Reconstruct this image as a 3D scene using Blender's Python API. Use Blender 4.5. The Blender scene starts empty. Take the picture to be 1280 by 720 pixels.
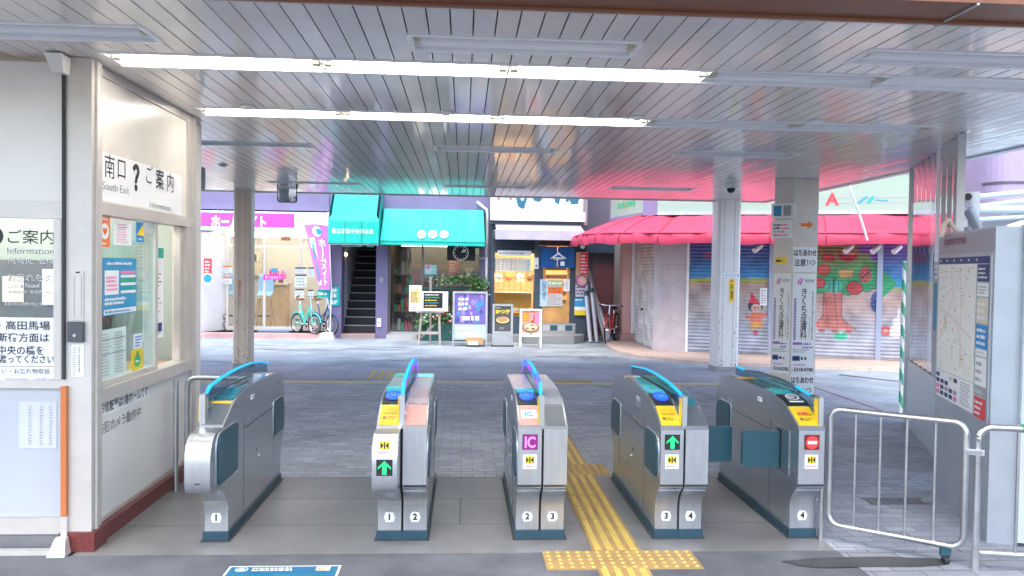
import bpy, bmesh, math, random
from mathutils import Vector, Matrix
random.seed(7)
S = bpy.context.scene
COL = S.collection
R_ = math.radians

# ------------------------------------------------------------------ camera, world, sun, exposure
cam_d = bpy.data.cameras.new('camera'); cam = bpy.data.objects.new('camera', cam_d); COL.objects.link(cam)
YAW, ROLL, PITCH, CAMZ, FPX = math.atan(61/1000), .0147, math.atan(26.1/1000), 1.75, 1000.0
CR = Matrix.Rotation(-YAW, 3, 'Z') @ Matrix.Rotation(math.pi/2-PITCH, 3, 'X') @ Matrix.Rotation(ROLL, 3, 'Z')
cam.matrix_world = Matrix.Translation((0, 0, CAMZ)) @ CR.to_4x4()
cam_d.sensor_width = 36; cam_d.lens = 36*FPX/1280; cam_d.clip_start = .05; cam_d.clip_end = 3000
S.camera = cam
W = bpy.data.worlds.new('World'); S.world = W; W.use_nodes = True
nt = W.node_tree
sky = nt.nodes.new('ShaderNodeTexSky'); sky.sky_type = 'NISHITA'; sky.sun_disc = False
SUN_EL, SUN_AZ = R_(62), R_(200)
sky.sun_elevation = SUN_EL; sky.sun_rotation = SUN_AZ; sky.air_density = 1.0; sky.dust_density = 2.5; sky.ozone_density = 1.0
bg = nt.nodes['Background']; bg.inputs['Strength'].default_value = .15
nt.links.new(sky.outputs[0], bg.inputs[0])
sd = bpy.data.lights.new('sun', 'SUN'); sd.energy = .5; sd.angle = R_(35); sd.color = (1, .95, .88)
sun = bpy.data.objects.new('sun', sd); COL.objects.link(sun)
sdir = Vector((math.sin(SUN_AZ)*math.cos(SUN_EL), math.cos(SUN_AZ)*math.cos(SUN_EL), math.sin(SUN_EL)))
sun.rotation_euler = sdir.to_track_quat('Z', 'Y').to_euler(); sun.location = (0, -10, 30)
S.view_settings.view_transform = 'Standard'; S.view_settings.look = 'None'
S.view_settings.gamma = 1; S.view_settings.use_curve_mapping = False
S.view_settings.exposure = 2.08

# ------------------------------------------------------------------ pixel (1280x720) -> world helpers used for measuring
C0 = Vector((0, 0, CAMZ))
def ray(x, y): return CR @ Vector(((x-640)/FPX, -(y-360)/FPX, -1))
def PY(x, y, Y): d = ray(x, y); return C0 + d*(Y/d.y)
def PZ(x, y, z=0.0): d = ray(x, y); return C0 + d*((z-CAMZ)/d.z)
def PX(x, y, X): d = ray(x, y); return C0 + d*(X/d.x)

# ------------------------------------------------------------------ materials
def _n(t, k): return t.nodes.new('ShaderNode'+k)
MATS = {}
def mat(name, col, rough=.5, metal=0., var=.0, vscale=6., bump=0., bscale=40., coat=0., emit=0., stretch=None, spec=.5, dirt=0., dscale=2.5):
    if name in MATS: return MATS[name]
    m = bpy.data.materials.new(name); m.use_nodes = True; t = m.node_tree
    b = t.nodes['Principled BSDF']
    c = (*col, 1)
    b.inputs['Base Color'].default_value = c; b.inputs['Roughness'].default_value = rough
    b.inputs['Metallic'].default_value = metal; b.inputs['Coat Weight'].default_value = coat
    b.inputs['Coat Roughness'].default_value = .08; b.inputs['Specular IOR Level'].default_value = spec
    if emit:
        b.inputs['Emission Color'].default_value = c; b.inputs['Emission Strength'].default_value = emit
    if var or bump or dirt:
        tc = _n(t, 'TexCoord'); mp = _n(t, 'Mapping'); t.links.new(tc.outputs['Object'], mp.inputs[0])
        if stretch: mp.inputs['Scale'].default_value = stretch
        src = None
        if var:
            nz = _n(t, 'TexNoise'); nz.inputs['Scale'].default_value = vscale; nz.inputs['Detail'].default_value = 6
            t.links.new(mp.outputs[0], nz.inputs['Vector'])
            rp = _n(t, 'ValToRGB'); rp.color_ramp.elements[0].position = .3; rp.color_ramp.elements[1].position = .7
            rp.color_ramp.elements[0].color = (*[max(0, k*(1-var)) for k in col], 1)
            rp.color_ramp.elements[1].color = (*[min(1, k*(1+var)) for k in col], 1)
            t.links.new(nz.outputs['Fac'], rp.inputs[0]); src = rp.outputs[0]
            mr = _n(t, 'MapRange'); mr.inputs[3].default_value = max(0, rough*.8); mr.inputs[4].default_value = min(1, rough*1.25)
            t.links.new(nz.outputs['Fac'], mr.inputs[0]); t.links.new(mr.outputs[0], b.inputs['Roughness'])
        if dirt:
            d = _n(t, 'TexNoise'); d.inputs['Scale'].default_value = dscale; d.inputs['Detail'].default_value = 9; d.inputs['Roughness'].default_value = .7
            t.links.new(tc.outputs['Object'], d.inputs['Vector'])
            dr = _n(t, 'ValToRGB'); dr.color_ramp.elements[0].position = .5; dr.color_ramp.elements[1].position = .75
            dr.color_ramp.elements[0].color = (0, 0, 0, 1); dr.color_ramp.elements[1].color = (dirt, dirt, dirt, 1)
            t.links.new(d.outputs['Fac'], dr.inputs[0])
            mx = _n(t, 'MixRGB'); mx.inputs[1].default_value = c
            if src: t.links.new(src, mx.inputs[1])
            mx.inputs[2].default_value = (col[0]*.35+.02, col[1]*.32+.015, col[2]*.3+.01, 1)
            t.links.new(dr.outputs[0], mx.inputs[0]); src = mx.outputs[0]
        if src: t.links.new(src, b.inputs['Base Color'])
        if bump:
            n2 = _n(t, 'TexNoise'); n2.inputs['Scale'].default_value = bscale; n2.inputs['Detail'].default_value = 4
            t.links.new(mp.outputs[0], n2.inputs['Vector'])
            bp = _n(t, 'Bump'); bp.inputs['Strength'].default_value = bump; bp.inputs['Distance'].default_value = .01
            t.links.new(n2.outputs['Fac'], bp.inputs['Height']); t.links.new(bp.outputs[0], b.inputs['Normal'])
    MATS[name] = m; return m
def glow(name, col, s):
    if name in MATS: return MATS[name]
    m = bpy.data.materials.new(name); m.use_nodes = True; t = m.node_tree
    b = t.nodes['Principled BSDF']; b.inputs['Base Color'].default_value = (*[k*.5 for k in col], 1)
    b.inputs['Emission Color'].default_value = (*col, 1); b.inputs['Emission Strength'].default_value = s
    MATS[name] = m; return m
def glass(name, tint=(.95, .98, 1), rough=.02, refl=1.45):
    if name in MATS: return MATS[name]
    m = bpy.data.materials.new(name); m.use_nodes = True; t = m.node_tree
    t.nodes.remove(t.nodes['Principled BSDF'])
    tr = _n(t, 'BsdfTransparent'); tr.inputs[0].default_value = (*tint, 1)
    gl = _n(t, 'BsdfGlossy'); gl.inputs['Roughness'].default_value = rough
    f0 = ((refl-1)/(refl+1))**2
    lw_ = _n(t, 'LayerWeight'); lw_.inputs[0].default_value = .5
    pw = _n(t, 'Math'); pw.operation = 'POWER'; pw.inputs[1].default_value = 5; t.links.new(lw_.outputs['Facing'], pw.inputs[0])
    ma = _n(t, 'Math'); ma.operation = 'MULTIPLY_ADD'; ma.inputs[1].default_value = 1-f0; ma.inputs[2].default_value = f0; t.links.new(pw.outputs[0], ma.inputs[0])
    mx = _n(t, 'MixShader'); t.links.new(ma.outputs[0], mx.inputs[0]); t.links.new(tr.outputs[0], mx.inputs[1]); t.links.new(gl.outputs[0], mx.inputs[2])
    t.links.new(mx.outputs[0], t.nodes['Material Output'].inputs[0]); MATS[name] = m; return m
def ground_mat(name, kind, c1, c2, cm, bw=.2, bh=.1, mortar=.006, rough=.75, offset=.5, stain=.3, bump=.25, speck=0.):
    m = bpy.data.materials.new(name); m.use_nodes = True; t = m.node_tree; b = t.nodes['Principled BSDF']
    tc = _n(t, 'TexCoord')
    nz = _n(t, 'TexNoise'); nz.inputs['Scale'].default_value = 1.3; nz.inputs['Detail'].default_value = 8; nz.inputs['Roughness'].default_value = .65
    t.links.new(tc.outputs['Object'], nz.inputs['Vector'])
    fine = _n(t, 'TexNoise'); fine.inputs['Scale'].default_value = 160; fine.inputs['Detail'].default_value = 3
    t.links.new(tc.outputs['Object'], fine.inputs['Vector'])
    if kind == 'brick':
        br = _n(t, 'TexBrick'); br.inputs['Scale'].default_value = 1; br.offset = offset
        br.inputs['Brick Width'].default_value = bw; br.inputs['Row Height'].default_value = bh; br.inputs['Mortar Size'].default_value = mortar
        br.inputs['Mortar Smooth'].default_value = .3
        br.inputs['Color1'].default_value = (*c1, 1); br.inputs['Color2'].default_value = (*c2, 1); br.inputs['Mortar'].default_value = (*cm, 1)
        t.links.new(tc.outputs['Object'], br.inputs['Vector']); src = br.outputs['Color']
    else:
        rp = _n(t, 'ValToRGB'); rp.color_ramp.elements[0].color = (*c1, 1); rp.color_ramp.elements[1].color = (*c2, 1)
        rp.color_ramp.elements[0].position = .35; rp.color_ramp.elements[1].position = .65
        t.links.new(nz.outputs['Fac'], rp.inputs[0]); src = rp.outputs[0]
    # speckle
    sp = _n(t, 'ValToRGB'); sp.color_ramp.elements[0].position = .35; sp.color_ramp.elements[1].position = .65
    a = 1-speck-.12; sp.color_ramp.elements[0].color = (a, a, a, 1); q = 1.1+speck*.6; sp.color_ramp.elements[1].color = (q, q, q, 1)
    t.links.new(fine.outputs['Fac'], sp.inputs[0])
    m1 = _n(t, 'MixRGB'); m1.blend_type = 'MULTIPLY'; m1.inputs[0].default_value = 1
    t.links.new(src, m1.inputs[1]); t.links.new(sp.outputs[0], m1.inputs[2])
    st = _n(t, 'ValToRGB'); st.color_ramp.elements[0].position = .35; st.color_ramp.elements[1].position = .7
    v = 1-stain; st.color_ramp.elements[0].color = (v, v, v, 1); st.color_ramp.elements[1].color = (1.08, 1.08, 1.08, 1)
    t.links.new(nz.outputs['Fac'], st.inputs[0])
    vo = _n(t, 'TexVoronoi'); vo.inputs['Scale'].default_value = 3.3; t.links.new(tc.outputs['Object'], vo.inputs['Vector'])
    vr = _n(t, 'ValToRGB'); vr.color_ramp.elements[0].position = .045; vr.color_ramp.elements[1].position = .065
    vr.color_ramp.elements[0].color = (.72, .71, .70, 1); vr.color_ramp.elements[1].color = (1, 1, 1, 1); t.links.new(vo.outputs['Distance'], vr.inputs[0])
    m0 = _n(t, 'MixRGB'); m0.blend_type = 'MULTIPLY'; m0.inputs[0].default_value = 1; t.links.new(m1.outputs[0], m0.inputs[1]); t.links.new(vr.outputs[0], m0.inputs[2])
    big = _n(t, 'TexNoise'); big.inputs['Scale'].default_value = .55; big.inputs['Detail'].default_value = 7; big.inputs['Roughness'].default_value = .7; big.inputs['Distortion'].default_value = .6; t.links.new(tc.outputs['Object'], big.inputs['Vector'])
    br_ = _n(t, 'ValToRGB'); br_.color_ramp.elements[0].position = .38; br_.color_ramp.elements[1].position = .62; u = 1-stain*.7
    br_.color_ramp.elements[0].color = (u, u, u, 1); br_.color_ramp.elements[1].color = (1.06, 1.06, 1.06, 1); t.links.new(big.outputs['Fac'], br_.inputs[0])
    m3 = _n(t, 'MixRGB'); m3.blend_type = 'MULTIPLY'; m3.inputs[0].default_value = 1; t.links.new(m0.outputs[0], m3.inputs[1]); t.links.new(br_.outputs[0], m3.inputs[2]); m1 = m3
    m2 = _n(t, 'MixRGB'); m2.blend_type = 'MULTIPLY'; m2.inputs[0].default_value = 1
    t.links.new(m1.outputs[0], m2.inputs[1]); t.links.new(st.outputs[0], m2.inputs[2])
    t.links.new(m2.outputs[0], b.inputs['Base Color'])
    mr = _n(t, 'MapRange'); mr.inputs[3].default_value = rough-.12; mr.inputs[4].default_value = min(1, rough+.12)
    t.links.new(nz.outputs['Fac'], mr.inputs[0]); t.links.new(mr.outputs[0], b.inputs['Roughness'])
    bp = _n(t, 'Bump'); bp.inputs['Strength'].default_value = bump; bp.inputs['Distance'].default_value = .004
    if kind == 'brick':
        ad = _n(t, 'Math'); ad.operation = 'MULTIPLY_ADD'; ad.inputs[1].default_value = -2
        t.links.new(br.outputs['Fac'], ad.inputs[0]); t.links.new(fine.outputs['Fac'], ad.inputs[2]); t.links.new(ad.outputs[0], bp.inputs['Height'])
    else: t.links.new(fine.outputs['Fac'], bp.inputs['Height'])
    t.links.new(bp.outputs[0], b.inputs['Normal'])
    MATS[name] = m; return m

# ------------------------------------------------------------------ mesh builder
def _font_mesh(txt, bold):
    cu = bpy.data.curves.new('glyphs', 'FONT'); cu.body = txt; cu.size = 1; cu.align_x = 'LEFT'; cu.offset = bold; cu.resolution_u = 3
    cu.space_line = .86 if '\n' in txt else 1
    if '\n' in txt: cu.align_x = 'CENTER'
    o = bpy.data.objects.new('glyphs', cu); COL.objects.link(o)
    dg = bpy.context.evaluated_depsgraph_get(); dg.update()
    me = bpy.data.meshes.new_from_object(o.evaluated_get(dg))
    vs = [(v.co.x, v.co.y) for v in me.vertices]; fs = [tuple(p.vertices) for p in me.polygons]
    bpy.data.objects.remove(o); bpy.data.curves.remove(cu); bpy.data.meshes.remove(me)
    return vs, fs
FONT = {}
class Fr:
    """a flat frame on a surface: origin, right, up (metres)"""
    def __init__(s, o, u, v): s.o = Vector(o); s.u = Vector(u).normalized(); s.v = Vector(v).normalized(); s.n = s.u.cross(s.v)
    def p(s, a, b, off=0.): return s.o + s.u*a + s.v*b + s.n*off
class MB:
    def __init__(s): s.bm = bmesh.new(); s.mats = []
    def _m(s, faces, m):
        if m is None: return
        if m not in s.mats: s.mats.append(m)
        i = s.mats.index(m)
        for f in faces: f.material_index = i
    def poly(s, pts, m=None):
        f = s.bm.faces.new([s.bm.verts.new(p) for p in pts]); s._m([f], m); return f
    def hexa(s, P, m=None):   # 8 points: bottom ring 0-3, top ring 4-7
        v = [s.bm.verts.new(p) for p in P]
        fs = [s.bm.faces.new([v[i] for i in q]) for q in ((3, 2, 1, 0), (4, 5, 6, 7), (0, 1, 5, 4), (1, 2, 6, 5), (2, 3, 7, 6), (3, 0, 4, 7))]
        s._m(fs, m); return fs
    def box(s, x0, x1, y0, y1, z0, z1, m=None):
        return s.hexa([(x0, y0, z0), (x1, y0, z0), (x1, y1, z0), (x0, y1, z0), (x0, y0, z1), (x1, y0, z1), (x1, y1, z1), (x0, y1, z1)], m)
    def bar(s, a, b, w, h, m=None, up=(0, 0, 1)):
        a, b = Vector(a), Vector(b); d = (b-a).normalized(); u = Vector(up)
        if abs(d.dot(u)) > .98: u = Vector((0, 1, 0))
        r = d.cross(u).normalized(); t = r.cross(d)
        o = [r*(i*w/2)+t*(j*h/2) for i, j in ((-1, -1), (1, -1), (1, 1), (-1, 1))]
        return s.hexa([a+k for k in o]+[b+k for k in o], m)
    def prism(s, pts3, ext, m=None):
        e = Vector(ext); a = [s.bm.verts.new(Vector(p)) for p in pts3]; b = [s.bm.verts.new(Vector(p)+e) for p in pts3]; n = len(a)
        fs = [s.bm.faces.new(a[::-1]), s.bm.faces.new(b)]
        for i in range(n): fs.append(s.bm.faces.new([a[i], a[(i+1) % n], b[(i+1) % n], b[i]]))
        s._m(fs, m); return fs
    def tube(s, path, r, n=10, m=None, closed=False, cap=True):
        P = [Vector(p) for p in path]; rs = r if isinstance(r, (list, tuple)) else [r]*len(P)
        rings = []; prev = None; N = len(P)
        for i, p in enumerate(P):
            if closed: d = (P[(i+1) % N]-P[i-1]).normalized()
            else: d = ((P[min(i+1, N-1)]-P[i]).normalized()+(P[i]-P[max(i-1, 0)]).normalized()).normalized()
            if prev is None:
                u = d.cross(Vector((0, 0, 1)))
                if u.length < .05: u = d.cross(Vector((0, 1, 0)))
            else: u = prev-d*prev.dot(d)
            u.normalize(); w = d.cross(u); prev = u
            rings.append([s.bm.verts.new(p+(u*math.cos(k*2*math.pi/n)+w*math.sin(k*2*math.pi/n))*rs[i]) for k in range(n)])
        fs = []
        for i in range(N if closed else N-1):
            A, B = rings[i], rings[(i+1) % N]
            for k in range(n):
                f = s.bm.faces.new([A[k], A[(k+1) % n], B[(k+1) % n], B[k]]); f.smooth = True; fs.append(f)
        if cap and not closed: fs += [s.bm.faces.new(rings[0][::-1]), s.bm.faces.new(rings[-1])]
        s._m(fs, m); return fs
    def cyl(s, a, b, r0, r1=None, n=16, m=None): return s.tube([a, b], [r0, r0 if r1 is None else r1], n, m)
    def ball(s, c, r, m=None, sc=(1, 1, 1), seg=12):
        q = bmesh.ops.create_uvsphere(s.bm, u_segments=seg, v_segments=max(6, seg//2), radius=r, matrix=Matrix.Translation(c) @ Matrix.Diagonal((*sc, 1)))
        fs = list({f for v in q['verts'] for f in v.link_faces})
        for f in fs: f.smooth = True
        s._m(fs, m); return fs
    def loft(s, rows, m=None, smooth=True):
        V = [[s.bm.verts.new(p) for p in r] for r in rows]; fs = []
        for i in range(len(V)-1):
            for j in range(len(V[0])-1):
                f = s.bm.faces.new([V[i][j], V[i][j+1], V[i+1][j+1], V[i+1][j]]); f.smooth = smooth; fs.append(f)
        s._m(fs, m); return fs
    # drawing on a frame
    def rect(s, fr, a0, b0, a1, b1, m, off=.002): return s.poly([fr.p(a0, b0, off), fr.p(a1, b0, off), fr.p(a1, b1, off), fr.p(a0, b1, off)], m)
    def slab(s, fr, a0, b0, a1, b1, t0, t1, m):
        q = [(a0, b0), (a1, b0), (a1, b1), (a0, b1)]; return s.hexa([fr.p(a, b, t0) for a, b in q]+[fr.p(a, b, t1) for a, b in q], m)
    def shape(s, fr, pts, m, off=.002): return s.poly([fr.p(a, b, off) for a, b in pts], m)
    def disc(s, fr, a, b, r, m, off=.002, n=20, ry=None):
        ry = ry or r; return s.poly([fr.p(a+r*math.cos(k*2*math.pi/n), b+ry*math.sin(k*2*math.pi/n), off) for k in range(n)], m)
    def ring(s, fr, a, b, r, w, m, off=.002, n=28):
        for k in range(n):
            t0, t1 = k*2*math.pi/n, (k+1)*2*math.pi/n
            s.poly([fr.p(a+q*math.cos(t), b+q*math.sin(t), off) for q, t in ((r, t0), (r, t1), (r-w, t1), (r-w, t0))], m)
    def line(s, fr, a0, b0, a1, b1, w, m, off=.002):
        d = Vector((a1-a0, b1-b0)); d.normalize(); x, y = -d.y*w/2, d.x*w/2
        return s.poly([fr.p(a0-x, b0-y, off), fr.p(a1-x, b1-y, off), fr.p(a1+x, b1+y, off), fr.p(a0+x, b0+y, off)], m)
    def text(s, fr, txt, a, b, h, m, w=None, bold=.0, off=.004, al='C', vert=False, rot=0):
        """lettering of height h centred (or left aligned) at a, b; w squeezes it to a width"""
        if vert: txt = '\n'.join(txt.replace('ー', '丨'))
        k = (txt, bold)
        if k not in FONT: FONT[k] = _font_mesh(txt, bold)
        vs, fs = FONT[k]
        if not vs: return
        x0, x1 = min(v[0] for v in vs), max(v[0] for v in vs); y0, y1 = min(v[1] for v in vs), max(v[1] for v in vs)
        sy = h/max(1e-6, y1-y0); sx = sy if w is None else w/max(1e-6, x1-x0)
        ox = (x0+x1)/2 if al == 'C' else x0; oy = (y0+y1)/2
        cr, sr = math.cos(rot), math.sin(rot)
        def tr(v):
            X, Y = (v[0]-ox)*sx, (v[1]-oy)*sy
            return fr.p(a+X*cr-Y*sr, b+X*sr+Y*cr, off)
        V = [s.bm.verts.new(tr(v)) for v in vs]; out = []
        for f in fs:
            try: out.append(s.bm.faces.new([V[i] for i in f]))
            except ValueError: pass
        s._m(out, m)
    def scrib(s, fr, a0, b0, a1, b1, rows, m, off=.003, rnd=None, fill=.55):
        """rows of small print, too small to read"""
        rnd = rnd or random; hh = (b1-b0)/rows
        for i in range(rows):
            y = b1-(i+.5)*hh; x = a0; end = a0+(a1-a0)*rnd.uniform(.6, 1)
            while x < end:
                l = hh*rnd.uniform(.35, 1.3)
                s.rect(fr, x, y-hh*fill/2, min(x+l, end), y+hh*fill/2*rnd.uniform(.4, 1), m, off); x += l+hh*.25
    def build(s, name, m=None, parent=None, bevel=0., seg=2, smooth=False, fixn=True, loc=None):
        bm = s.bm
        if bevel:
            es = [e for e in bm.edges if len(e.link_faces) == 2 and e.calc_face_angle(0) > .45]
            bmesh.ops.bevel(bm, geom=es, offset=bevel, segments=seg, affect='EDGES', profile=.5, clamp_overlap=True)
        if fixn and any(len(e.link_faces) == 2 for e in bm.edges): bmesh.ops.recalc_face_normals(bm, faces=bm.faces)
        me = bpy.data.meshes.new(name)
        if loc is not None: bmesh.ops.translate(bm, verts=bm.verts, vec=-Vector(loc))
        bm.to_mesh(me); bm.free()
        ms = list(s.mats)
        if not ms: ms = [m]
        for k in ms: me.materials.append(k or m)
        if smooth: me.shade_smooth()
        if any(p.use_smooth for p in me.polygons): me.set_sharp_from_angle(angle=R_(48))
        o = bpy.data.objects.new(name, me); COL.objects.link(o)
        if loc is not None: o.location = loc
        if parent is not None:
            o.parent = parent
            top = parent; off = Vector((0, 0, 0))
            while top is not None: off += top.location; top = top.parent
            o.matrix_parent_inverse = Matrix.Translation(-off) if parent.parent is None else Matrix.Identity(4)
        return o
def tag(o, label, cat, group=None):
    o['label'] = label; o['category'] = cat
    if group: o['group'] = group
    return o
def thing(name, label, cat, loc=(0, 0, 0), group=None):
    o = bpy.data.objects.new(name, None); COL.objects.link(o); o.location = loc; o.empty_display_size = .2
    return tag(o, label, cat, group)
def struct(o, kind='structure'): o['kind'] = kind; return o
def copy_tree(o, parent=None):
    c = o.copy(); COL.objects.link(c)
    if parent is not None: c.parent = parent
    for ch in list(o.children): copy_tree(ch, c)
    return c
def arc(cx, cy, r, a0, a1, n=6): return [(cx+r*math.cos(a0+(a1-a0)*k/n), cy+r*math.sin(a0+(a1-a0)*k/n)) for k in range(n+1)]

# palette
M = {}
M['white'] = mat('white_paint', (.78, .78, .77), .45, var=.06, dirt=.15)
M['plain_white'] = mat('print_white', (.82, .83, .83), .55)
M['black'] = mat('print_black', (.015, .015, .018), .5)
M['darkgrey'] = mat('dark_grey_print', (.08, .085, .09), .5)
M['grey'] = mat('grey_print', (.35, .36, .37), .5)
M['red'] = mat('print_red', (.7, .05, .06), .5)
M['orange'] = mat('print_orange', (.85, .2, .04), .5)
M['yellow'] = mat('print_yellow', (.85, .6, .02), .45)
M['blue'] = mat('print_blue', (.02, .25, .6), .5)
M['sky'] = mat('print_sky_blue', (.03, .30, .52), .5); M['sticker_blue'] = mat('sticker_blue', (.012, .13, .24), .45)
M['navy'] = mat('print_navy', (.02, .04, .16), .5)
M['green'] = mat('print_green', (.03, .4, .15), .5)
M['teal'] = mat('print_teal', (.0, .38, .34), .5)
M['pink'] = mat('print_pink', (.85, .2, .45), .5)
M['magenta'] = mat('print_magenta', (.72, .05, .55), .45)
M['purple'] = mat('print_purple', (.3, .12, .5), .5)
M['brown'] = mat('print_brown', (.25, .1, .05), .5)
M['cream'] = mat('cream_paint', (.68, .62, .5), .45, var=.05, dirt=.2)
M['steel'] = mat('brushed_steel', (.60, .62, .645), .33, 1., var=.06, vscale=4, stretch=(14, 1, 1.))
M['steel_side'] = mat('steel_side', (.50, .53, .56), .25, .85, var=.05, vscale=1.5, stretch=(1, 1, 6))
M['steel_rail'] = mat('rail_steel', (.62, .63, .64), .3, 1., var=.1, vscale=10)
M['alu'] = mat('aluminium_frame', (.52, .54, .57), .4, .7, var=.08, dirt=.15)
M['rubber'] = mat('black_rubber', (.02, .02, .022), .6)
M['seam'] = mat('dark_seam', (.03, .035, .04), .6)
M['flap'] = mat('teal_flap_plastic', (.018, .075, .10), .35, var=.05)
M['kick'] = mat('teal_kick_plate', (.02, .06, .085), .4, var=.1)
M['deck'] = mat('dark_glossy_deck', (.03, .05, .055), .12, coat=.6)
M['glass'] = glass('clear_glass'); M['wglass'] = glass('office_window_glass', (.84, .96, .97), .02, 1.8)
M['wood'] = mat('pale_wood', (.5, .3, .14), .5, var=.2, vscale=5, stretch=(1, 12, 12))
M['wood_grey'] = mat('weathered_wood', (.42, .36, .33), .6, var=.2, vscale=5)
M['chrome'] = mat('chrome', (.75, .76, .77), .12, 1.)
# ================================================================== SETTING: ground, paving, street
ZC = 2.96
def sheet(name, pts, z, m):
    b = MB(); b.poly([(x, y, z) for x, y in pts], m); o = b.build(name); return struct(o)
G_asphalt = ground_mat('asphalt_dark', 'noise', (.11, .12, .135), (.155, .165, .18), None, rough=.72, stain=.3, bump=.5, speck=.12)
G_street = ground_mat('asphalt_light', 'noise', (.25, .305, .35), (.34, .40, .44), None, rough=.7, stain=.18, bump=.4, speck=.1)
G_ground = ground_mat('ground_far', 'noise', (.16, .165, .17), (.2, .205, .21), None, rough=.85)
G_granite = ground_mat('granite_slabs', 'brick', (.23, .225, .215), (.29, .285, .27), (.10, .10, .10), 40.0, .6, .007, .38, .35, .34, .2, .34)
G_brick = ground_mat('brick_pavers', 'brick', (.31, .345, .395), (.46, .495, .54), (.26, .28, .31), .2, .1, .006, .6, .5, .25, .5, .05)
G_kerb = ground_mat('kerb_concrete', 'brick', (.34, .34, .38), (.40, .40, .43), (.24, .24, .26), .9, .62, .006, .7, .0, .15, .2)
G_beige = ground_mat('beige_terrace', 'brick', (.55, .42, .34), (.6, .46, .38), (.42, .34, .3), .3, .3, .006, .6, .0, .12, .2)
G_pinkstep = ground_mat('pink_step_tiles', 'brick', (.5, .3, .3), (.56, .36, .36), (.35, .25, .25), .3, .3, .006, .6, .0, .15, .2)
sheet('ground', [(-300, -300), (300, -300), (300, 400), (-300, 400)], -.02, G_ground)
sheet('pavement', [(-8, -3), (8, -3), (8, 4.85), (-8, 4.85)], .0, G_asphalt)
sheet('pavement', [(-2.3, 4.85), (2.36, 4.85), (2.36, 6.63), (-2.3, 6.63)], .0, G_granite)
sheet('pavement', [(2.36, 4.85), (8, 4.85), (8, 6.63), (5.3, 6.63), (2.36, 6.63)], .0, G_brick)
sheet('pavement', [(-7, 6.63), (5.3, 6.63), (5.3, 12.3), (-7, 12.3)], .0, G_brick)
b = MB(); b.box(-12, 5.5, 12.3, 13.65, -.02, .012, G_kerb); struct(b.build('kerb'))
b = MB(); b.box(5.3, 5.5, 6.63, 12.3, -.02, .012, G_kerb); struct(b.build('kerb'))
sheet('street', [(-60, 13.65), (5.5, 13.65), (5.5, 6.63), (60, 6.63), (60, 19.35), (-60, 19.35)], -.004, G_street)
# re-laid asphalt patch beside the kerb and street cracks
sheet('street_patch', [(-.3, 13.9), (3.3, 13.9), (3.4, 17.3), (-.4, 17.2)], .0, ground_mat('asphalt_patch', 'noise', (.28, .32, .345), (.34, .37, .39), None, rough=.8, stain=.2, bump=.4, speck=.1))
b = MB(); mcr = mat('crack_tar', (.08, .085, .09), .5)
rc = random.Random(3)
for k in range(16):
    x, y = rc.uniform(-5.5, 2.5), rc.uniform(14.2, 18.4)
    for q in range(rc.randint(3, 8)):
        nx, ny = x+rc.uniform(.08, .3), y+rc.uniform(-.12, .12); w = rc.uniform(.01, .035)
        b.poly([(x, y-w, .004), (nx, ny-w, .004), (nx, ny+w, .004), (x, y+w, .004)], mcr); x, y = nx, ny
for (x0, y0, x1, y1) in ((6.4, 13.2, 7.1, 12.3), (7.6, 13.4, 8.6, 12.6)):
    b.poly([(x0, y0, .004), (x1, y1, .004), (x1+.03, y1+.06, .004), (x0+.03, y0+.06, .004)], mcr)
struct(b.build('street_cracks'))
# dark oval tarmac patch in the brick paving, front right
b = MB(); pts = []
for k in range(40):
    t = k*2*math.pi/40; r = 1+.05*math.sin(5*t)+.04*math.sin(9*t+1)
    sx = abs(math.cos(t))**.6*math.copysign(1, math.cos(t))
    pts.append((2.46+.5*sx*r, 4.635+.085*math.sin(t)*r, .005))
b.poly(pts, ground_mat('tar_patch', 'noise', (.05, .05, .055), (.085, .085, .09), None, rough=.85, bump=.8, speck=.2)); struct(b.build('pavement_patch'))
b = MB(); b.poly([(2.36, 4.3, .003), (4.2, 4.3, .003), (4.2, 4.85, .003), (2.36, 4.85, .003)], ground_mat('brick_large', 'brick', (.24, .26, .29), (.31, .33, .36), (.13, .135, .15), .3, .15, .006, .6, .5, .25, .5, .05))
struct(b.build('pavement'))

p = PZ(1120, 627); b = MB()
for k in range(9): b.box(p.x-.22+k*.05, p.x-.19+k*.05, p.y-.06, p.y+.06, .001, .006, mat('grate_iron', (.18, .18, .19), .5, .4))
b.box(p.x-.24, p.x+.24, p.y-.075, p.y-.061, .001, .007, mat('grate_iron', (.18, .18, .19), .5, .4)); b.box(p.x-.24, p.x+.24, p.y+.061, p.y+.075, .001, .007, mat('grate_iron', (.18, .18, .19), .5, .4))
tag(b.build('drain_grate'), 'small dark iron drain grate in the brick paving behind the swing rail', 'drain grate')
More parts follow.
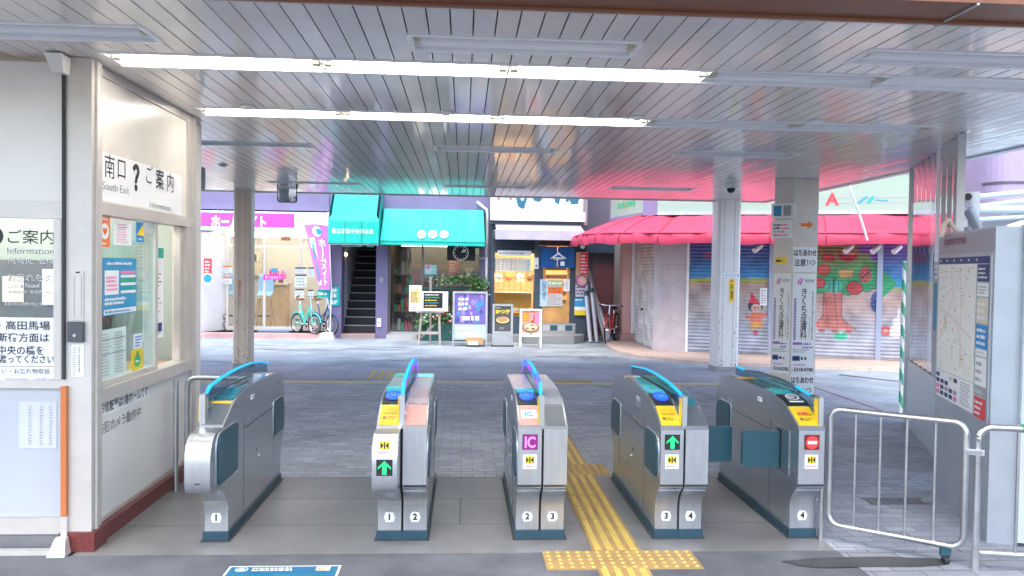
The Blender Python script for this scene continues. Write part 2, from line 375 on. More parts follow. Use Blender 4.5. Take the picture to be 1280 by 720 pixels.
# yellow tactile paving
TAC = mat('tactile_yellow', (.36, .23, .085), .6, var=.18, vscale=9, dirt=.45, dscale=5)
TACB = mat('tactile_bars', (.56, .40, .09), .55, var=.12, vscale=12, dirt=.25, dscale=7)
def tactile_bars(name, x0, x1, y0, y1, n=4):
    b = MB(); b.box(x0, x1, y0, y1, .0, .006, TAC)
    tile = .3; k = y0
    while k < y1-.05:
        e = min(k+tile-.012, y1)
        for i in range(n):
            c = x0+(i+.5)*(x1-x0)/n; b.prism([(c-.02, k+.006, .006), (c+.02, k+.006, .006), (c+.013, k+.006, .012), (c-.013, k+.006, .012)], (0, e-k-.006, 0), TACB)
        k += tile
    return struct(b.build(name))
def tactile_dots(name, x0, x1, y0, y1, pitch=.06):
    b = MB(); b.box(x0, x1, y0, y1, .0, .006, TAC)
    nx, ny = int((x1-x0)/pitch), int((y1-y0)/pitch); px, py = (x1-x0)/nx, (y1-y0)/ny
    for i in range(nx):
        for j in range(ny): b.tube([(x0+(i+.5)*px, y0+(j+.5)*py, .006), (x0+(i+.5)*px, y0+(j+.5)*py, .012)], [.014, .009], 10, TACB)
    return struct(b.build(name))
tactile_bars('tactile_path', .80, 1.10, 3.2, 4.56)
tactile_dots('tactile_path', .505, 1.43, 4.56, 4.86)
tactile_bars('tactile_path', .82, 1.12, 4.86, 6.66)
tactile_dots('tactile_path', .82, 1.27, 6.66, 7.02)
tactile_bars('tactile_path', .82, 1.12, 7.02, 11.85)
b = MB(); b.box(-5, 5.0, 11.90, 12.05, .0, .008, mat('tactile_faded', (.56, .45, .24), .6, var=.12, vscale=5, dirt=.3)); struct(b.build('tactile_path'))
b = MB()
for q in range(4): b.box(-1.45+q*.14, -1.38+q*.14, 12.32, 13.2, .012, .018, TACB)
struct(b.build('tactile_path'))
tactile_dots('tactile_path', 1.45, 2.0, 12.1, 12.3)
# blue floor sticker
t0, t1, t2, t3 = PZ(307, 709), PZ(426, 709), PZ(430, 740), PZ(280, 740)
b = MB(); f = Fr((-1.32, 4.30, 0), (1, 0, 0), (0, 1, 0)); fw, fh = .635, .355
b.slab(f, 0, 0, fw, fh, .001, .003, M['plain_white']); b.rect(f, .012, .012, fw-.012, fh-.012, M['sticker_blue'], .004)
b.disc(f, .08, fh-.055, .036, M['plain_white'], .005); b.disc(f, .08, fh-.055, .031, M['blue'], .006)
b.shape(f, [(.055, fh-.075), (.105, fh-.075), (.09, fh-.04), (.07, fh-.04)], M['plain_white'], .007)
b.scrib(f, .14, fh-.085, .44, fh-.028, 2, M['plain_white'], .006, fill=.75)
b.rect(f, .5, fh-.085, .58, fh-.025, M['cream'], .006); b.scrib(f, .51, fh-.08, .57, fh-.03, 3, M['orange'], .007)
b.scrib(f, .04, .03, .58, .2, 4, M['plain_white'], .006)
tag(b.build('floor_sticker'), 'blue floor sticker with white print on the dark asphalt in front of the gates', 'floor sticker')

# ================================================================== CANOPY over the gates
can = thing('station_canopy', 'grey slatted station canopy roof spanning over the ticket gates', 'canopy', (0, 8.8, 0))
def panel_mat(g=1.0):
    m = bpy.data.materials.new('ceiling_enamel'); m.use_nodes = True; t = m.node_tree; b = t.nodes['Principled BSDF']
    tc = _n(t, 'TexCoord'); nz = _n(t, 'TexNoise'); nz.inputs['Scale'].default_value = 1.6; nz.inputs['Detail'].default_value = 10; nz.inputs['Roughness'].default_value = .7
    t.links.new(tc.outputs['Object'], nz.inputs['Vector'])
    rp = _n(t, 'ValToRGB'); rp.color_ramp.elements[0].color = (.62*g, .585*g, .56*g, 1); rp.color_ramp.elements[1].color = (.76*g, .725*g, .70*g, 1)
    rp.color_ramp.elements[0].position = .3; rp.color_ramp.elements[1].position = .7
    t.links.new(nz.outputs['Fac'], rp.inputs[0]); t.links.new(rp.outputs[0], b.inputs['Base Color'])
    b.inputs['Roughness'].default_value = .32; b.inputs['Metallic'].default_value = .15; b.inputs['Coat Weight'].default_value = .7; b.inputs['Coat Roughness'].default_value = .07
    mp = _n(t, 'Mapping'); mp.inputs['Scale'].default_value = (3, .8, 1); t.links.new(tc.outputs['Object'], mp.inputs[0])
    n2 = _n(t, 'TexNoise'); n2.inputs['Scale'].default_value = 1.5; n2.inputs['Detail'].default_value = 2; t.links.new(mp.outputs[0], n2.inputs['Vector'])
    bp = _n(t, 'Bump'); bp.inputs['Strength'].default_value = .08; bp.inputs['Distance'].default_value = .02
    t.links.new(n2.outputs['Fac'], bp.inputs['Height']); t.links.new(bp.outputs[0], b.inputs['Normal'])
    return m
CEILS = [panel_mat(), panel_mat(.95), panel_mat(1.03), panel_mat(.98)]
TROUGHS = []
def tr_px(px0, px1, py0, py1):
    A, B = PZ(px0, py0, ZC), PZ(px1, py0, ZC); ya = (A.y+B.y)/2; Cc, D = PZ(px0, py1, ZC), PZ(px1, py1, ZC); yb = (Cc.y+D.y)/2
    return A.x, B.x, min(ya, yb), max(ya, yb)
ROW1 = (4.80, 5.13); ROW2 = (6.40, 6.74)
xs1 = [PY(137, 83, 4.96).x, PY(398, 91, 4.96).x, PY(640, 99, 4.96).x, PY(880, 104, 4.96).x, PY(1110, 110, 4.96).x, PY(1340, 118, 4.96).x]
xs2 = [PY(244, 146, 6.57).x, PY(436, 148, 6.57).x, PY(624, 152, 6.57).x, PY(806, 157, 6.57).x, PY(990, 160, 6.57).x, PY(1160, 163, 6.57).x]
xs2[-1] = min(xs2[-1], 3.95)
TROUGHS += [(xs1[0], xs1[-1], *ROW1), (xs2[0], xs2[-1], *ROW2)]
SMALL = [(-1.35, PZ(205, 45, ZC).x, 4.27, 4.57)]
for args in ((508, 798, 48, 67), (1075, 1380, 66, 84), (240, 382, 178, 182), (546, 700, 184, 190), (852, 1000, 190, 196), (334, 446, 227.3, 229.3), (556, 664, 232, 234.5), (768, 878, 234.5, 237.5)):
    SMALL.append(tr_px(*args))
s = SMALL[0]; SMALL[0] = (-3.6, PZ(206, 45, ZC).x, SMALL[1][2]-.0, SMALL[1][3]-.0)
GX = lambda x: -7.0-.003+round((x+7.0)/.1135)*.1135
xs1 = [GX(v) for v in xs1]; xs2 = [GX(v) for v in xs2]; SMALL = [(GX(a), GX(c), d, e) for a, c, d, e in SMALL]
TROUGHS[:] = [(xs1[0], xs1[-1], *ROW1), (xs2[0], xs2[-1], *ROW2)]+SMALL
b = MB(); x = -7.0; rc = random.Random(5); pitch = .1135
while x < 5.2:
    t = rc.uniform(-.0012, .0012); w = pitch-.0072
    CEIL = rc.choice(CEILS); cuts = sorted((t2[2], t2[3]) for t2 in TROUGHS if t2[0] < x+w and t2[1] > x)
    y0 = 3.8
    for c0, c1 in cuts+[(13.75, 14)]:
        if c0 > y0+.01: b.hexa([(x, y0, ZC-t), (x+w, y0, ZC+t), (x+w, c0, ZC+t), (x, c0, ZC-t), (x, y0, ZC+.02), (x+w, y0, ZC+.02), (x+w, c0, ZC+.02), (x, c0, ZC+.02)], CEIL)
        y0 = c1
    x += pitch
b.build('ceiling_panels', None, can)
b = MB(); b.box(-7.1, 5.3, 3.85, 13.755, ZC+.11, ZC+.3, mat('canopy_deck', (.03, .03, .03), .9)); b.build('roof_deck', None, can)
b = MB(); tr = mat('canopy_trim', (.5, .52, .55), .35, .6, var=.1)
b.box(-7.1, 5.32, 13.76, 13.84, ZC-.015, ZC+.32, tr); b.box(5.22, 5.32, 3.8, 13.755, ZC-.015, ZC+.32, tr); b.box(-7.1, 5.32, 3.76, 3.796, ZC-.004, ZC+.32, tr)
b.build('edge_trim', None, can, bevel=.006)
# brown beam of the neighbouring platform roof
pb = thing('platform_roof_beam', 'dark brown painted steel beam along the top edge of the view', 'roof beam', (0, 3.6, 0))
brn = mat('brown_beam_paint', (.20, .075, .032), .4, var=.2, dirt=.3)
b = MB(); b.box(-8, 8, 3.40, 3.72, 2.935, 2.965, brn); b.box(-8, 8, 3.53, 3.56, 2.968, 3.30, brn); b.box(-8, 8, 3.42, 3.71, 3.303, 3.34, brn); b.build('beam', None, pb, bevel=.005)
b = MB(); b.box(-8, 8, 3.655, 3.675, 2.920, 2.934, mat('beam_conduit', (.30, .14, .08), .4)); b.build('conduit', None, pb, bevel=.004)
b = MB(); c = PY(1205, 20, 3.5); b.box(c.x-.006, c.x+.006, 3.40, 3.72, 2.926, 2.934, M['alu']); b.build('joint_cover', None, pb)

# fluorescent battens (lit) and their unlit continuations
TUBE = glow('fluorescent_tube', (1, .93, .84), 13)
DEAD = mat('unlit_tube', (.75, .76, .78), .3)
FIX = mat('fixture_white', (.84, .85, .87), .4, var=.06, dirt=.12)
def trough(x0, x1, y0, y1, lit, label, group, joint=False, tube=True):
    yc = (y0+y1)/2; t = thing('strip_light' if group == 'strip lights under the canopy' else 'trough_light', label, 'strip light', (x0, yc, ZC), group)
    b = MB(); w = .022; e0, e1 = (.0, .0) if joint else (w, w)
    b.box(x0-.004, x1+.004, y0-.012, y0+w, ZC-.006, ZC+.012, FIX); b.box(x0-.004, x1+.004, y1-w, y1+.012, ZC-.006, ZC+.012, FIX)
    if not joint: b.box(x0-.012, x0+w, y0+w, y1-w, ZC-.006, ZC+.012, FIX); b.box(x1-w, x1+.012, y0+w, y1-w, ZC-.006, ZC+.012, FIX)
    b.build('frame', None, t, bevel=.003)
    b = MB(); h = .075; iy = (y1-y0)*.25
    P = [(y0+.004, ZC+.002), (y0+iy, ZC+h), (y1-iy, ZC+h), (y1-.004, ZC+.002)]
    b.loft([[(x0+.002, p, z) for p, z in P], [(x1-.002, p, z) for p, z in P]], RFL, smooth=False)
    for x in (x0+.003, x1-.003): b.poly([(x, p, z) for p, z in P], RFL)
    b.build('reflector', None, t, fixn=False)
    if tube:
        for e in (x0+.035, x1-.035):
            b = MB(); b.box(e-.022, e+.022, yc-.03, yc+.03, ZC-.0, ZC+.06, HOLD); b.build('lamp_holder', None, t, bevel=.006)
        b = MB(); b.cyl((x0+.057, yc, ZC+.022), (x1-.057, yc, ZC+.022), .016, None, 14, TUBE if lit else DEAD); b.build('tube', None, t)
    return t
RFL = mat('reflector_enamel', (.86, .88, .90), .3); HOLD = mat('lamp_holder', (.60, .55, .42), .5)
n1 = ['lit white strip light nearest the camera, first from the ticket office', 'lit white strip light nearest the camera, second from the ticket office', 'lit white strip light nearest the camera, third from the ticket office',
      'unlit strip light nearest the camera, just past the lit row', 'unlit strip light of the front row running off the right edge']
n2 = ['lit white strip light in the second row, beside the ticket office corner', 'lit white strip light in the middle of the second row', 'lit white strip light in the second row, last before the unlit ones',
      'unlit strip light in the second row, next to the lit ones', 'unlit strip light in the second row, ending by the mirrored wall']
for i in range(5):
    trough(xs1[i]+.001, xs1[i+1]-.001, *ROW1, i < 3, n1[i], 'strip lights under the canopy', True, i < 4); trough(xs2[i]+.001, xs2[i+1]-.001, *ROW2, i < 3, n2[i], 'strip lights under the canopy', True)
for sm, lab in zip(SMALL, ('unlit trough light at upper left over the ticket office front', 'unlit trough light in the middle of the first ceiling row', 'unlit trough light at upper right running off the frame',
    'unlit thin trough light left of the convex mirror', 'unlit thin trough light in the middle behind the lit strips', 'unlit thin trough light over the fourth gate', 'unlit far trough light behind the convex mirror', 'unlit far trough light in the ceiling before the green awning', 'unlit far trough light in the red reflection by the dome camera')):
    trough(*sm, False, lab, 'unlit trough lights in the ceiling')
# little ceiling sensors
for px, py, lab in ((310, 132, 'small round grey detector on the ceiling beside the office'), (557, 140, 'small round grey detector on the ceiling between the light rows, middle'), (796, 146, 'small grey detector near the end of the lit second row'), (1020, 151, 'small grey detector on the ceiling at right by the unlit strip'), (279, 206, 'dark small detector on the ceiling near the office corner post')):
    p = PZ(px, py, ZC); t = thing('ceiling_detector', lab, 'detector', p, 'ceiling detectors')
    b = MB(); b.cyl((p.x, p.y, ZC-.012), (p.x, p.y, ZC-.002), .06, None, 20, FIX); b.build('base', None, t)
    b = MB(); b.cyl((p.x, p.y, ZC-.03), (p.x, p.y, ZC-.0125), .028, .04, 16, FIX); b.build('sensor', None, t)

# ================================================================== COLUMNS
CW = mat('column_enamel', (.76, .74, .71), .4, var=.05, vscale=3, dirt=.22, dscale=3)
CW2 = mat('column_cream_enamel', (.68, .55, .44), .4, var=.06, vscale=3, dirt=.25, dscale=3)
RUST = mat('rust_patches', (.16, .085, .055), .8, var=.5, vscale=30)
def octo(cx, cy, w, d, ch): return [(cx-w+ch, cy-d), (cx+w-ch, cy-d), (cx+w, cy-d+ch), (cx+w, cy+d-ch), (cx+w-ch, cy+d), (cx-w+ch, cy+d), (cx-w, cy+d-ch), (cx-w, cy-d+ch)]
def column(px0, px1, Y, ch, m, label, rust, seams):
    a, c = PY(px0, 350, Y).x, PY(px1, 350, Y).x; w = (c-a)/2; cx = (a+c)/2; cy = Y+w
    t = thing('column', label, 'column', (cx, cy, 0))
    b = MB(); b.prism([(x, y, .0) for x, y in octo(cx, cy, w, w, ch)], (0, 0, ZC-.002), m); b.build('shaft', None, t, bevel=.004)
    b = MB(); o = octo(cx, cy, w+.012, w+.012, ch); b.prism([(x, y, .002) for x, y in o], (0, 0, .09), mat('column_foot', (.3, .31, .33), .6, dirt=.4)); b.build('foot', None, t)
    f = Fr((cx, Y, 0), (1, 0, 0), (0, 0, 1))
    b = MB()
    for s in seams: b.rect(f, s-.003, .1, s+.003, ZC-.02, mat('column_seam', (.3, .26, .23), .6), .0015)
    if rust:
        rr = random.Random(int(px0))
        for k in range(rust):
            u = rr.choice(list(seams)+[-(w-ch)*.98, (w-ch)*.98])+rr.uniform(-.03, .03); u = max(-w+ch+.01, min(w-ch-.01, u)); z = .1+rr.random()**2.6*1.0; s = rr.uniform(.003, .011)
            b.shape(f, [(u+s*math.cos(q*1.05)*rr.uniform(.5, 1), z+s*1.5*math.sin(q*1.05)*rr.uniform(.5, 1.2)) for q in range(6)], RUST, .003)
    b.build('seams_and_rust', None, t, fixn=False)
    return t, f, w, cx
c1t, c1f, c1w, c1x = column(291, 313, 13.45, .03, CW2, 'cream painted square column with rust spots, before the magenta sign shop', 55, (-.05, .06))
b = MB(); b.text(c1f, '触れないで', -.03, 1.25, .45, M['red'], w=.05, vert=True); b.build('stencil', None, c1t, fixn=False)
c3t, c3f, c3w, c3x = column(897, 925.5, 13.45, .04, CW, 'white painted column with rusty foot before the painted shutters', 60, (-.1, .08))
b = MB(); z = PY(905, 344, 13.45).z
b.slab(c3f, -.13, z-.035, .19, z+.035, 0, .003, M['plain_white']); b.text(c3f, '← きっぷうりば', .03, z, .05, M['blue'], w=.29, bold=.015); b.build('ticket_sign', None, c3t, fixn=False)
b = MB(); z = PY(907, 363, 13.45).z
b.slab(c3f, .0, z-.2, .1, z+.2, .0, .003, M['yellow']); b.text(c3f, '出口専用', .05, z-.02, .27, M['black'], w=.05, vert=True, bold=.02); b.disc(c3f, .05, z+.16, .022, M['orange'], .004); b.build('yellow_label', None, c3t, fixn=False)
# big faceted advert column
Yb = 10.15; xa, xm, xr = PY(966, 350, Yb+.16).x, PY(990, 350, Yb).x, PY(1021, 350, Yb).x
t = thing('column', 'large beige advertising column with clinic posters and black warning notices', 'column', ((xa+xr)/2, Yb+.2, 0))
b = MB(); pts = [(xm, Yb), (xr, Yb), (xr+.02, Yb+.05), (xr+.02, Yb+.42), (xa+.15, Yb+.42), (xa, Yb+.16)]
b.prism([(x, y, 0) for x, y in pts], (0, 0, ZC-.002), mat('advert_column_enamel', (.68, .62, .56), .4, var=.05, dirt=.2)); b.build('shaft', None, t, bevel=.004)
ff = Fr((xm, Yb, 0), (1, 0, 0), (0, 0, 1)); fl = Fr((xa, Yb+.16, 0), Vector((xm-xa, -.16, 0)), (0, 0, 1)); lw = Vector((xm-xa, -.16, 0)).length; fw = xr-xm
zz = lambda y: PY(1005, y, Yb).z
b = MB()
for f, w in ((ff, fw), (fl, lw)):
    b.slab(f, .012, zz(467.5), w-.012, zz(342), 0, .004, M['plain_white'])
    b.shape(f, [(w*.2, zz(354)), (w*.32, zz(347)), (w*.36, zz(348)), (w*.26, zz(356))], M['pink'], .006); b.shape(f, [(w*.3, zz(355)), (w*.42, zz(347)), (w*.44, zz(349)), (w*.36, zz(356))], M['magenta'], .006)
    b.text(f, '哲学堂', w*.70, zz(351), .04, M['darkgrey'], w=w*.36, off=.007)
    b.text(f, 'きくち皮膚科', w*.5, (zz(360)+zz(424))/2, zz(360)-zz(424), M['darkgrey'], w=w*.27, vert=True, bold=.012, off=.007)
    b.rect(f, w*.1, zz(425), w*.19, zz(373), M['purple'], .006); b.scrib(f, w*.12, zz(424), w*.17, zz(374), 14, M['plain_white'], .008)
    b.scrib(f, w*.82, zz(425), w*.9, zz(364), 24, M['darkgrey'], .006); b.scrib(f, w*.72, zz(422), w*.77, zz(395), 10, M['grey'], .006)
    b.rect(f, w*.08, zz(431), w*.45, zz(428), M['purple'], .006); b.scrib(f, w*.48, zz(436), w*.94, zz(428), 2, M['purple'], .006)
    b.scrib(f, w*.1, zz(441), w*.9, zz(436), 2, M['grey'], .006); b.rect(f, w*.08, zz(451), w*.38, zz(445), M['navy'], .006); b.scrib(f, w*.42, zz(451), w*.75, zz(445), 1, M['darkgrey'], .006)
    b.scrib(f, w*.15, zz(457.5), w*.9, zz(454.5), 1, M['magenta'], .006)
    b.text(f, '5318-0780', w*.54, zz(462), .05, M['darkgrey'], w=w*.78, bold=.03, off=.007)
b.build('clinic_poster', None, t, fixn=False)
b = MB()
b.slab(ff, .006, zz(340), fw-.006, zz(309), 0, .005, M['plain_white']); b.text(ff, 'はちあわせ', fw*.5, zz(316), .085, M['black'], w=fw*.9, bold=.018, off=.008); b.text(ff, '注意！', fw*.34, zz(328), .095, M['black'], w=fw*.56, bold=.015, off=.008)
def out_arrow(b, f, a, z, w, h, m, inner, off):
    pt = [(0, .25), (.55, .25), (.55, .5), (1, 0), (.55, -.5), (.55, -.25), (0, -.25)]
    b.shape(f, [(a+x*w, z+y*h) for x, y in pt], m, off); b.shape(f, [(a+w*.08+x*w*.78, z+y*h*.62) for x, y in pt], inner, off+.002)
out_arrow(b, ff, fw*.68, zz(328), fw*.26, .085, M['black'], M['plain_white'], .007)
b.slab(ff, .006, zz(500), fw-.006, zz(468), .0, .005, M['plain_white']); b.text(ff, 'はちあわせ', fw*.5, zz(475), .085, M['black'], w=fw*.9, bold=.018, off=.008); b.text(ff, '注意！', fw*.3, zz(488), .09, M['black'], w=fw*.5, bold=.015, off=.008); out_arrow(b, ff, fw*.64, zz(488), fw*.26, .085, M['black'], M['plain_white'], .007)
b.build('collision_notice', None, t, fixn=False)
b = MB(); pt = [(0, .16), (.6, .16), (.6, .42), (1, 0), (.6, -.42), (.6, -.16), (0, -.16)]
b.shape(ff, [(fw*.3+x*fw*.5, zz(281)+y*.13) for x, y in pt], M['orange'], .003); b.build('orange_arrow', None, t)
b = MB(); b.slab(fl, -.03, zz(298), lw*.95, zz(275), .0, .02, M['plain_white']); b.rect(fl, 0, zz(272), lw*.5, zz(262), M['sky'], .012)
b.slab(fl, -.03, zz(273), lw*1.1, zz(254), .0, .02, M['plain_white'])
for f0 in (0, 1): b.rect(fl, .0+f0*lw*.5, zz(270), lw*.4+f0*lw*.5, zz(257), M['sky'] if f0 == 0 else M['grey'], .022)
b.scrib(fl, .0, zz(296), lw*.85, zz(279), 4, M['pink'], .022); b.scrib(fl, .0, zz(287), lw*.4, zz(279), 2, M['darkgrey'], .024)
b.build('notice_plates', None, t, fixn=False)
b = MB(); b.slab(fl, lw*.1, zz(330), lw*.7, zz(322), 0, .004, M['yellow']); b.scrib(fl, lw*.15, zz(329), lw*.65, zz(323), 1, M['black'], .006); b.build('yellow_label', None, t, fixn=False)
# post at the end of the office with an exit box
Yp = 7.15; xa, xr = PY(229, 300, Yp).x, PY(245, 300, Yp).x
b = MB(); b.box(xa, xr, Yp, Yp+.13, 0, ZC-.003, CW); b.box(xa-.01, xr+.01, Yp-.01, Yp+.14, .0, .12, mat('red_granite', (.16, .035, .03), .35, var=.3, vscale=60))
f = Fr((xa, Yp, 0), (1, 0, 0), (0, 0, 1)); z = PY(240, 323, Yp).z
b.rect(f, .075, z-.03, .11, z+.03, M['yellow'], .003); b.scrib(f, .08, z-.025, .105, z+.025, 3, M['black'], .005)
tag(b.build('post', None, None, bevel=.0), 'slim beige post standing at the far end of the ticket office', 'post')
p = PY(241, 222, Yp+.2)
t = thing('sign_box', 'small dark sign box on the slim post under the ceiling', 'sign box', (p.x+.03, Yp+.22, p.z))
b = MB(); b.box(p.x-.03, p.x+.075, Yp+.14, Yp+.3, p.z-.1, p.z+.1, mat('dark_case', (.05, .05, .045), .5)); b.build('case', None, t, bevel=.006)
b = MB(); b.box(p.x+.07, p.x+.082, Yp+.15, Yp+.29, p.z-.085, p.z+.085, mat('dark_teal_lens', (.03, .09, .09), .2)); b.build('face', None, t)
# convex mirror hung from the ceiling
p = PY(359, 241, 12.4)
t = thing('convex_mirror', 'square traffic mirror with black rim hanging from the ceiling', 'mirror', p)
d = (C0-p).normalized(); d = (d+Vector((-.12, 0, -.02))).normalized(); u = Vector((0, 0, 1)).cross(d).normalized(); v = d.cross(u); f = Fr(p, u, v)
rows = []
hw, hh = .135, .135
for i in range(9):
    row = []
    for j in range(9):
        a, c = (j/4-1), (i/4-1); q = max(abs(a), abs(c)); L = math.hypot(a, c) or 1
        sc = q/L*(1.12 if q else 1); ax, cx_ = a*min(1, (sc*.5+.5)), c*min(1, (sc*.5+.5))
        row.append(f.p(ax*hw, cx_*hh, .03*(1-(ax*ax+cx_*cx_)/2)))
    rows.append(row)
b = MB(); b.loft(rows, mat('mirror_face', (.85, .86, .88), .03, 1.)); b.build('mirror_face', None, t, smooth=True)
rim = [f.p(x, y, .0) for x, y in arc(hw-.03, hh-.03, .035, 0, math.pi/2)+arc(-hw+.03, hh-.03, .035, math.pi/2, math.pi)+arc(-hw+.03, -hh+.03, .035, math.pi, 1.5*math.pi)+arc(hw-.03, -hh+.03, .035, 1.5*math.pi, 2*math.pi)]
b = MB(); b.tube(rim, .01, 8, M['rubber'], closed=True); b.build('rim', None, t)
b = MB(); b.tube([p+Vector((0, .04, .03)), p+Vector((.01, .05, .12)), (p.x+.01, p.y+.05, ZC)], .012, 8, M['darkgrey']); b.tube([p+Vector((.1, .04, -.02)), (p.x+.16, p.y+.05, p.z+.12), (p.x+.13, p.y+.05, ZC)], .007, 8, M['darkgrey']); b.build('bracket', None, t)
# dome cameras
p = PZ(914, 230, ZC); t = thing('dome_camera', 'black and white dome camera on the ceiling beside the rusty white column', 'camera', p)
b = MB(); b.cyl((p.x, p.y, ZC-.06), (p.x, p.y, ZC-.001), .1, .085, 20, FIX); b.build('base', None, t)
b = MB(); b.ball((p.x, p.y, ZC-.07), .06, M['black']); b.build('dome', None, t)
# ================================================================== TICKET OFFICE at left
XW, YW = -2.27, 4.95
off = thing('ticket_office', 'cream panelled station ticket office with sliding glass windows and red granite base', 'ticket office', (-2.9, 5.9, 0))
OC = mat('office_panel_cream', (.82, .78, .72), .3, var=.04, vscale=2, dirt=.12, dscale=1.5)
OW = mat('office_panel_white', (.46, .485, .51), .35, var=.04, vscale=2, dirt=.10, dscale=1.5)
OF = mat('office_frame', (.60, .56, .51), .4, .3, var=.06, dirt=.15)
RG = mat('red_granite', (.16, .035, .03), .35, var=.3, vscale=60)
YE = 6.80
zs = lambda px, py: PX(px, py, XW).z
b = MB(); b.box(XW-.1, XW, 5.1, YE, 2.12, ZC-.06, mat('office_panel_side_cream', (.74, .70, .62), .3, var=.04, vscale=2, dirt=.1, dscale=1.5)); b.box(-5.2, XW-.13, YW+.01, YW+.06, 2.10, ZC-.03, OC); b.build('upper_panel', None, off, bevel=.004)
b = MB(); b.box(XW-.1, XW, 5.1, YE, .13, .86, mat('office_panel_side', (.76, .75, .72), .35, var=.04, vscale=2, dirt=.10, dscale=1.5)); b.box(-5.2, XW-.13, YW+.01, YW+.06, .2, .98, OW); b.build('lower_panel', None, off, bevel=.004)
b = MB()
b.box(XW-.1, XW+.012, 5.1, YE, ZC-.058, ZC-.003, OF)
b.box(XW-.1, XW+.02, 5.1, YE, 2.04, 2.118, OF)
b.box(XW-.1, XW+.035, 5.1, YE, .862, .95, OF)
b.box(XW-.1, XW+.006, 5.1, YE, .10, .128, OF)
b.box(XW-.1, XW+.016, YE-.12, YE-.003, .951, 2.038, OF); b.box(XW-.1, XW+.004, 5.1, 5.15, .951, 2.038, OF)
b.box(XW-.1, XW+.014, YE-.1, YE-.004, 2.12, ZC-.06, OF)
b.box(XW-.14, XW+.02, YE+.002, YE+.1, .0, ZC-.003, OF)
b.box(-5.2, XW-.13, YW-.01, YW+.05, 2.0, 2.098, OF); b.box(-5.2, XW-.13, YW-.01, YW+.05, .982, 1.03, OF); b.box(-5.2, XW-.13, YW-.01, YW+.05, .1, .198, OF)
b.box(XW-.175, XW-.132, YW-.012, YW+.05, 1.032, 1.998, OF); b.build('frame', None, off, bevel=.005)
b = MB(); b.box(XW-.125, XW+.05, YW-.02, YW+.12, .118, ZC-.003, OF); b.box(XW+.052, XW+.066, YW+.02, YW+.05, .12, ZC-.01, OF); b.build('corner_post', None, off, bevel=.006)
b = MB(); b.box(XW-.1, XW+.05, 5.08, YE+.1, .0, .099, RG); b.box(XW-.13, XW+.075, YW-.04, 5.078, .0, .116, RG); b.box(-5.2, XW-.132, YW+.0, YW+.08, .0, .099, mat('grey_base', (.18, .18, .19), .6, dirt=.3)); b.build('base', None, off, bevel=.006)
b = MB(); b.box(XW-.024, XW-.014, 5.15, 6.1, .952, 2.037, M['wglass']); b.box(-5.2, XW-.176, YW+.018, YW+.026, 1.032, 1.998, M['glass']); b.build('window_pane', None, off)
b = MB(); b.box(XW-.09, XW-.005, 6.07, 6.12, .953, 2.036, OF); b.box(XW-.09, XW-.008, 5.15, 6.068, .953, .985, OF); b.box(XW-.06, XW-.01, 6.6, 6.66, .953, 2.036, OF); b.build('window_stile', None, off, bevel=.004)
# inside
b = MB(); b.box(-5.2, -5.15, YW+.07, 6.9, 0, ZC-.02, OC); b.box(-5.14, XW-.15, 6.83, 6.9, 0, ZC-.02, mat('office_inside_green', (.30, .35, .32), .6)); b.box(-5.14, XW-.15, 5.1, 6.82, ZC-.1, ZC-.05, OC); b.build('inner_wall', None, off)
b = MB(); b.box(XW-.55, XW-.11, 5.15, 6.8, .86, .93, M['wood']); b.box(-5.0, XW-.6, 5.3, 5.7, .85, .93, mat('desk_top', (.35, .36, .35), .5)); b.build('counter', None, off, bevel=.005)
b = MB(); b.box(-4.6, XW-.4, 5.6, 6.2, ZC-.16, ZC-.11, glow('office_lamp', (1, .97, .9), 5)); b.build('office_lamp', None, off)
b = MB(); b.box(-4.9, -2.9, 6.5, 6.78, .93, 1.75, mat('office_shelf', (.10, .11, .12), .5)); b.build('cabinet', None, off, bevel=.01)
b = MB(); rr = random.Random(21)
for k in range(12): x_ = -4.3+k*.115; b.box(x_, x_+.09, 6.42, 6.495, 1.02+.0*(k % 2), 1.02+rr.uniform(.18, .3), M[rr.choice(['grey', 'sky', 'red', 'plain_white', 'cream', 'darkgrey'])])
b.box(-4.3, -2.92, 6.40, 6.498, 1.0, 1.018, M['grey']); b.build('office_files', None, off)
b = MB()
for x_, z_, w_, h_, m_ in ((-3.9, 1.45, .2, .24, 'plain_white'), (-3.6, 1.42, .16, .2, 'cream'), (-3.3, 1.4, .22, .28, 'plain_white'), (-3.02, 1.45, .1, .2, 'orange')): b.box(x_, x_+w_, 6.49, 6.497, z_, z_+h_, M[m_])
b.build('pinned_papers', None, off)
# things on the office desk, seen through the front window
t = thing('telephone', 'cream desk telephone on the office desk behind the front window', 'telephone', (-2.72, 5.4, .93))
b = MB(); b.hexa([(-2.85, 5.3, .932), (-2.6, 5.3, .932), (-2.6, 5.5, .932), (-2.85, 5.5, .932), (-2.83, 5.32, .97), (-2.62, 5.32, .97), (-2.62, 5.49, 1.04), (-2.83, 5.49, 1.04)], M['cream']); b.build('base', None, t, bevel=.01)
b = MB(); b.tube([(-2.83, 5.36, 1.07), (-2.8, 5.36, 1.1), (-2.66, 5.36, 1.1), (-2.62, 5.36, 1.07)], .018, 8, M['cream']); b.build('handset', None, t)
t = thing('computer_monitor', 'black monitor on the office desk behind the window lettering', 'monitor', (-3.0, 5.6, .93))
b = MB(); b.box(-3.15, -2.8, 5.58, 5.62, 1.06, 1.32, M['black']); b.build('screen', None, t, bevel=.008)
b = MB(); b.box(-3.0, -2.95, 5.585, 5.63, .931, 1.06, M['darkgrey']); b.box(-3.07, -2.88, 5.52, 5.68, .931, .945, M['darkgrey']); b.build('stand', None, t)
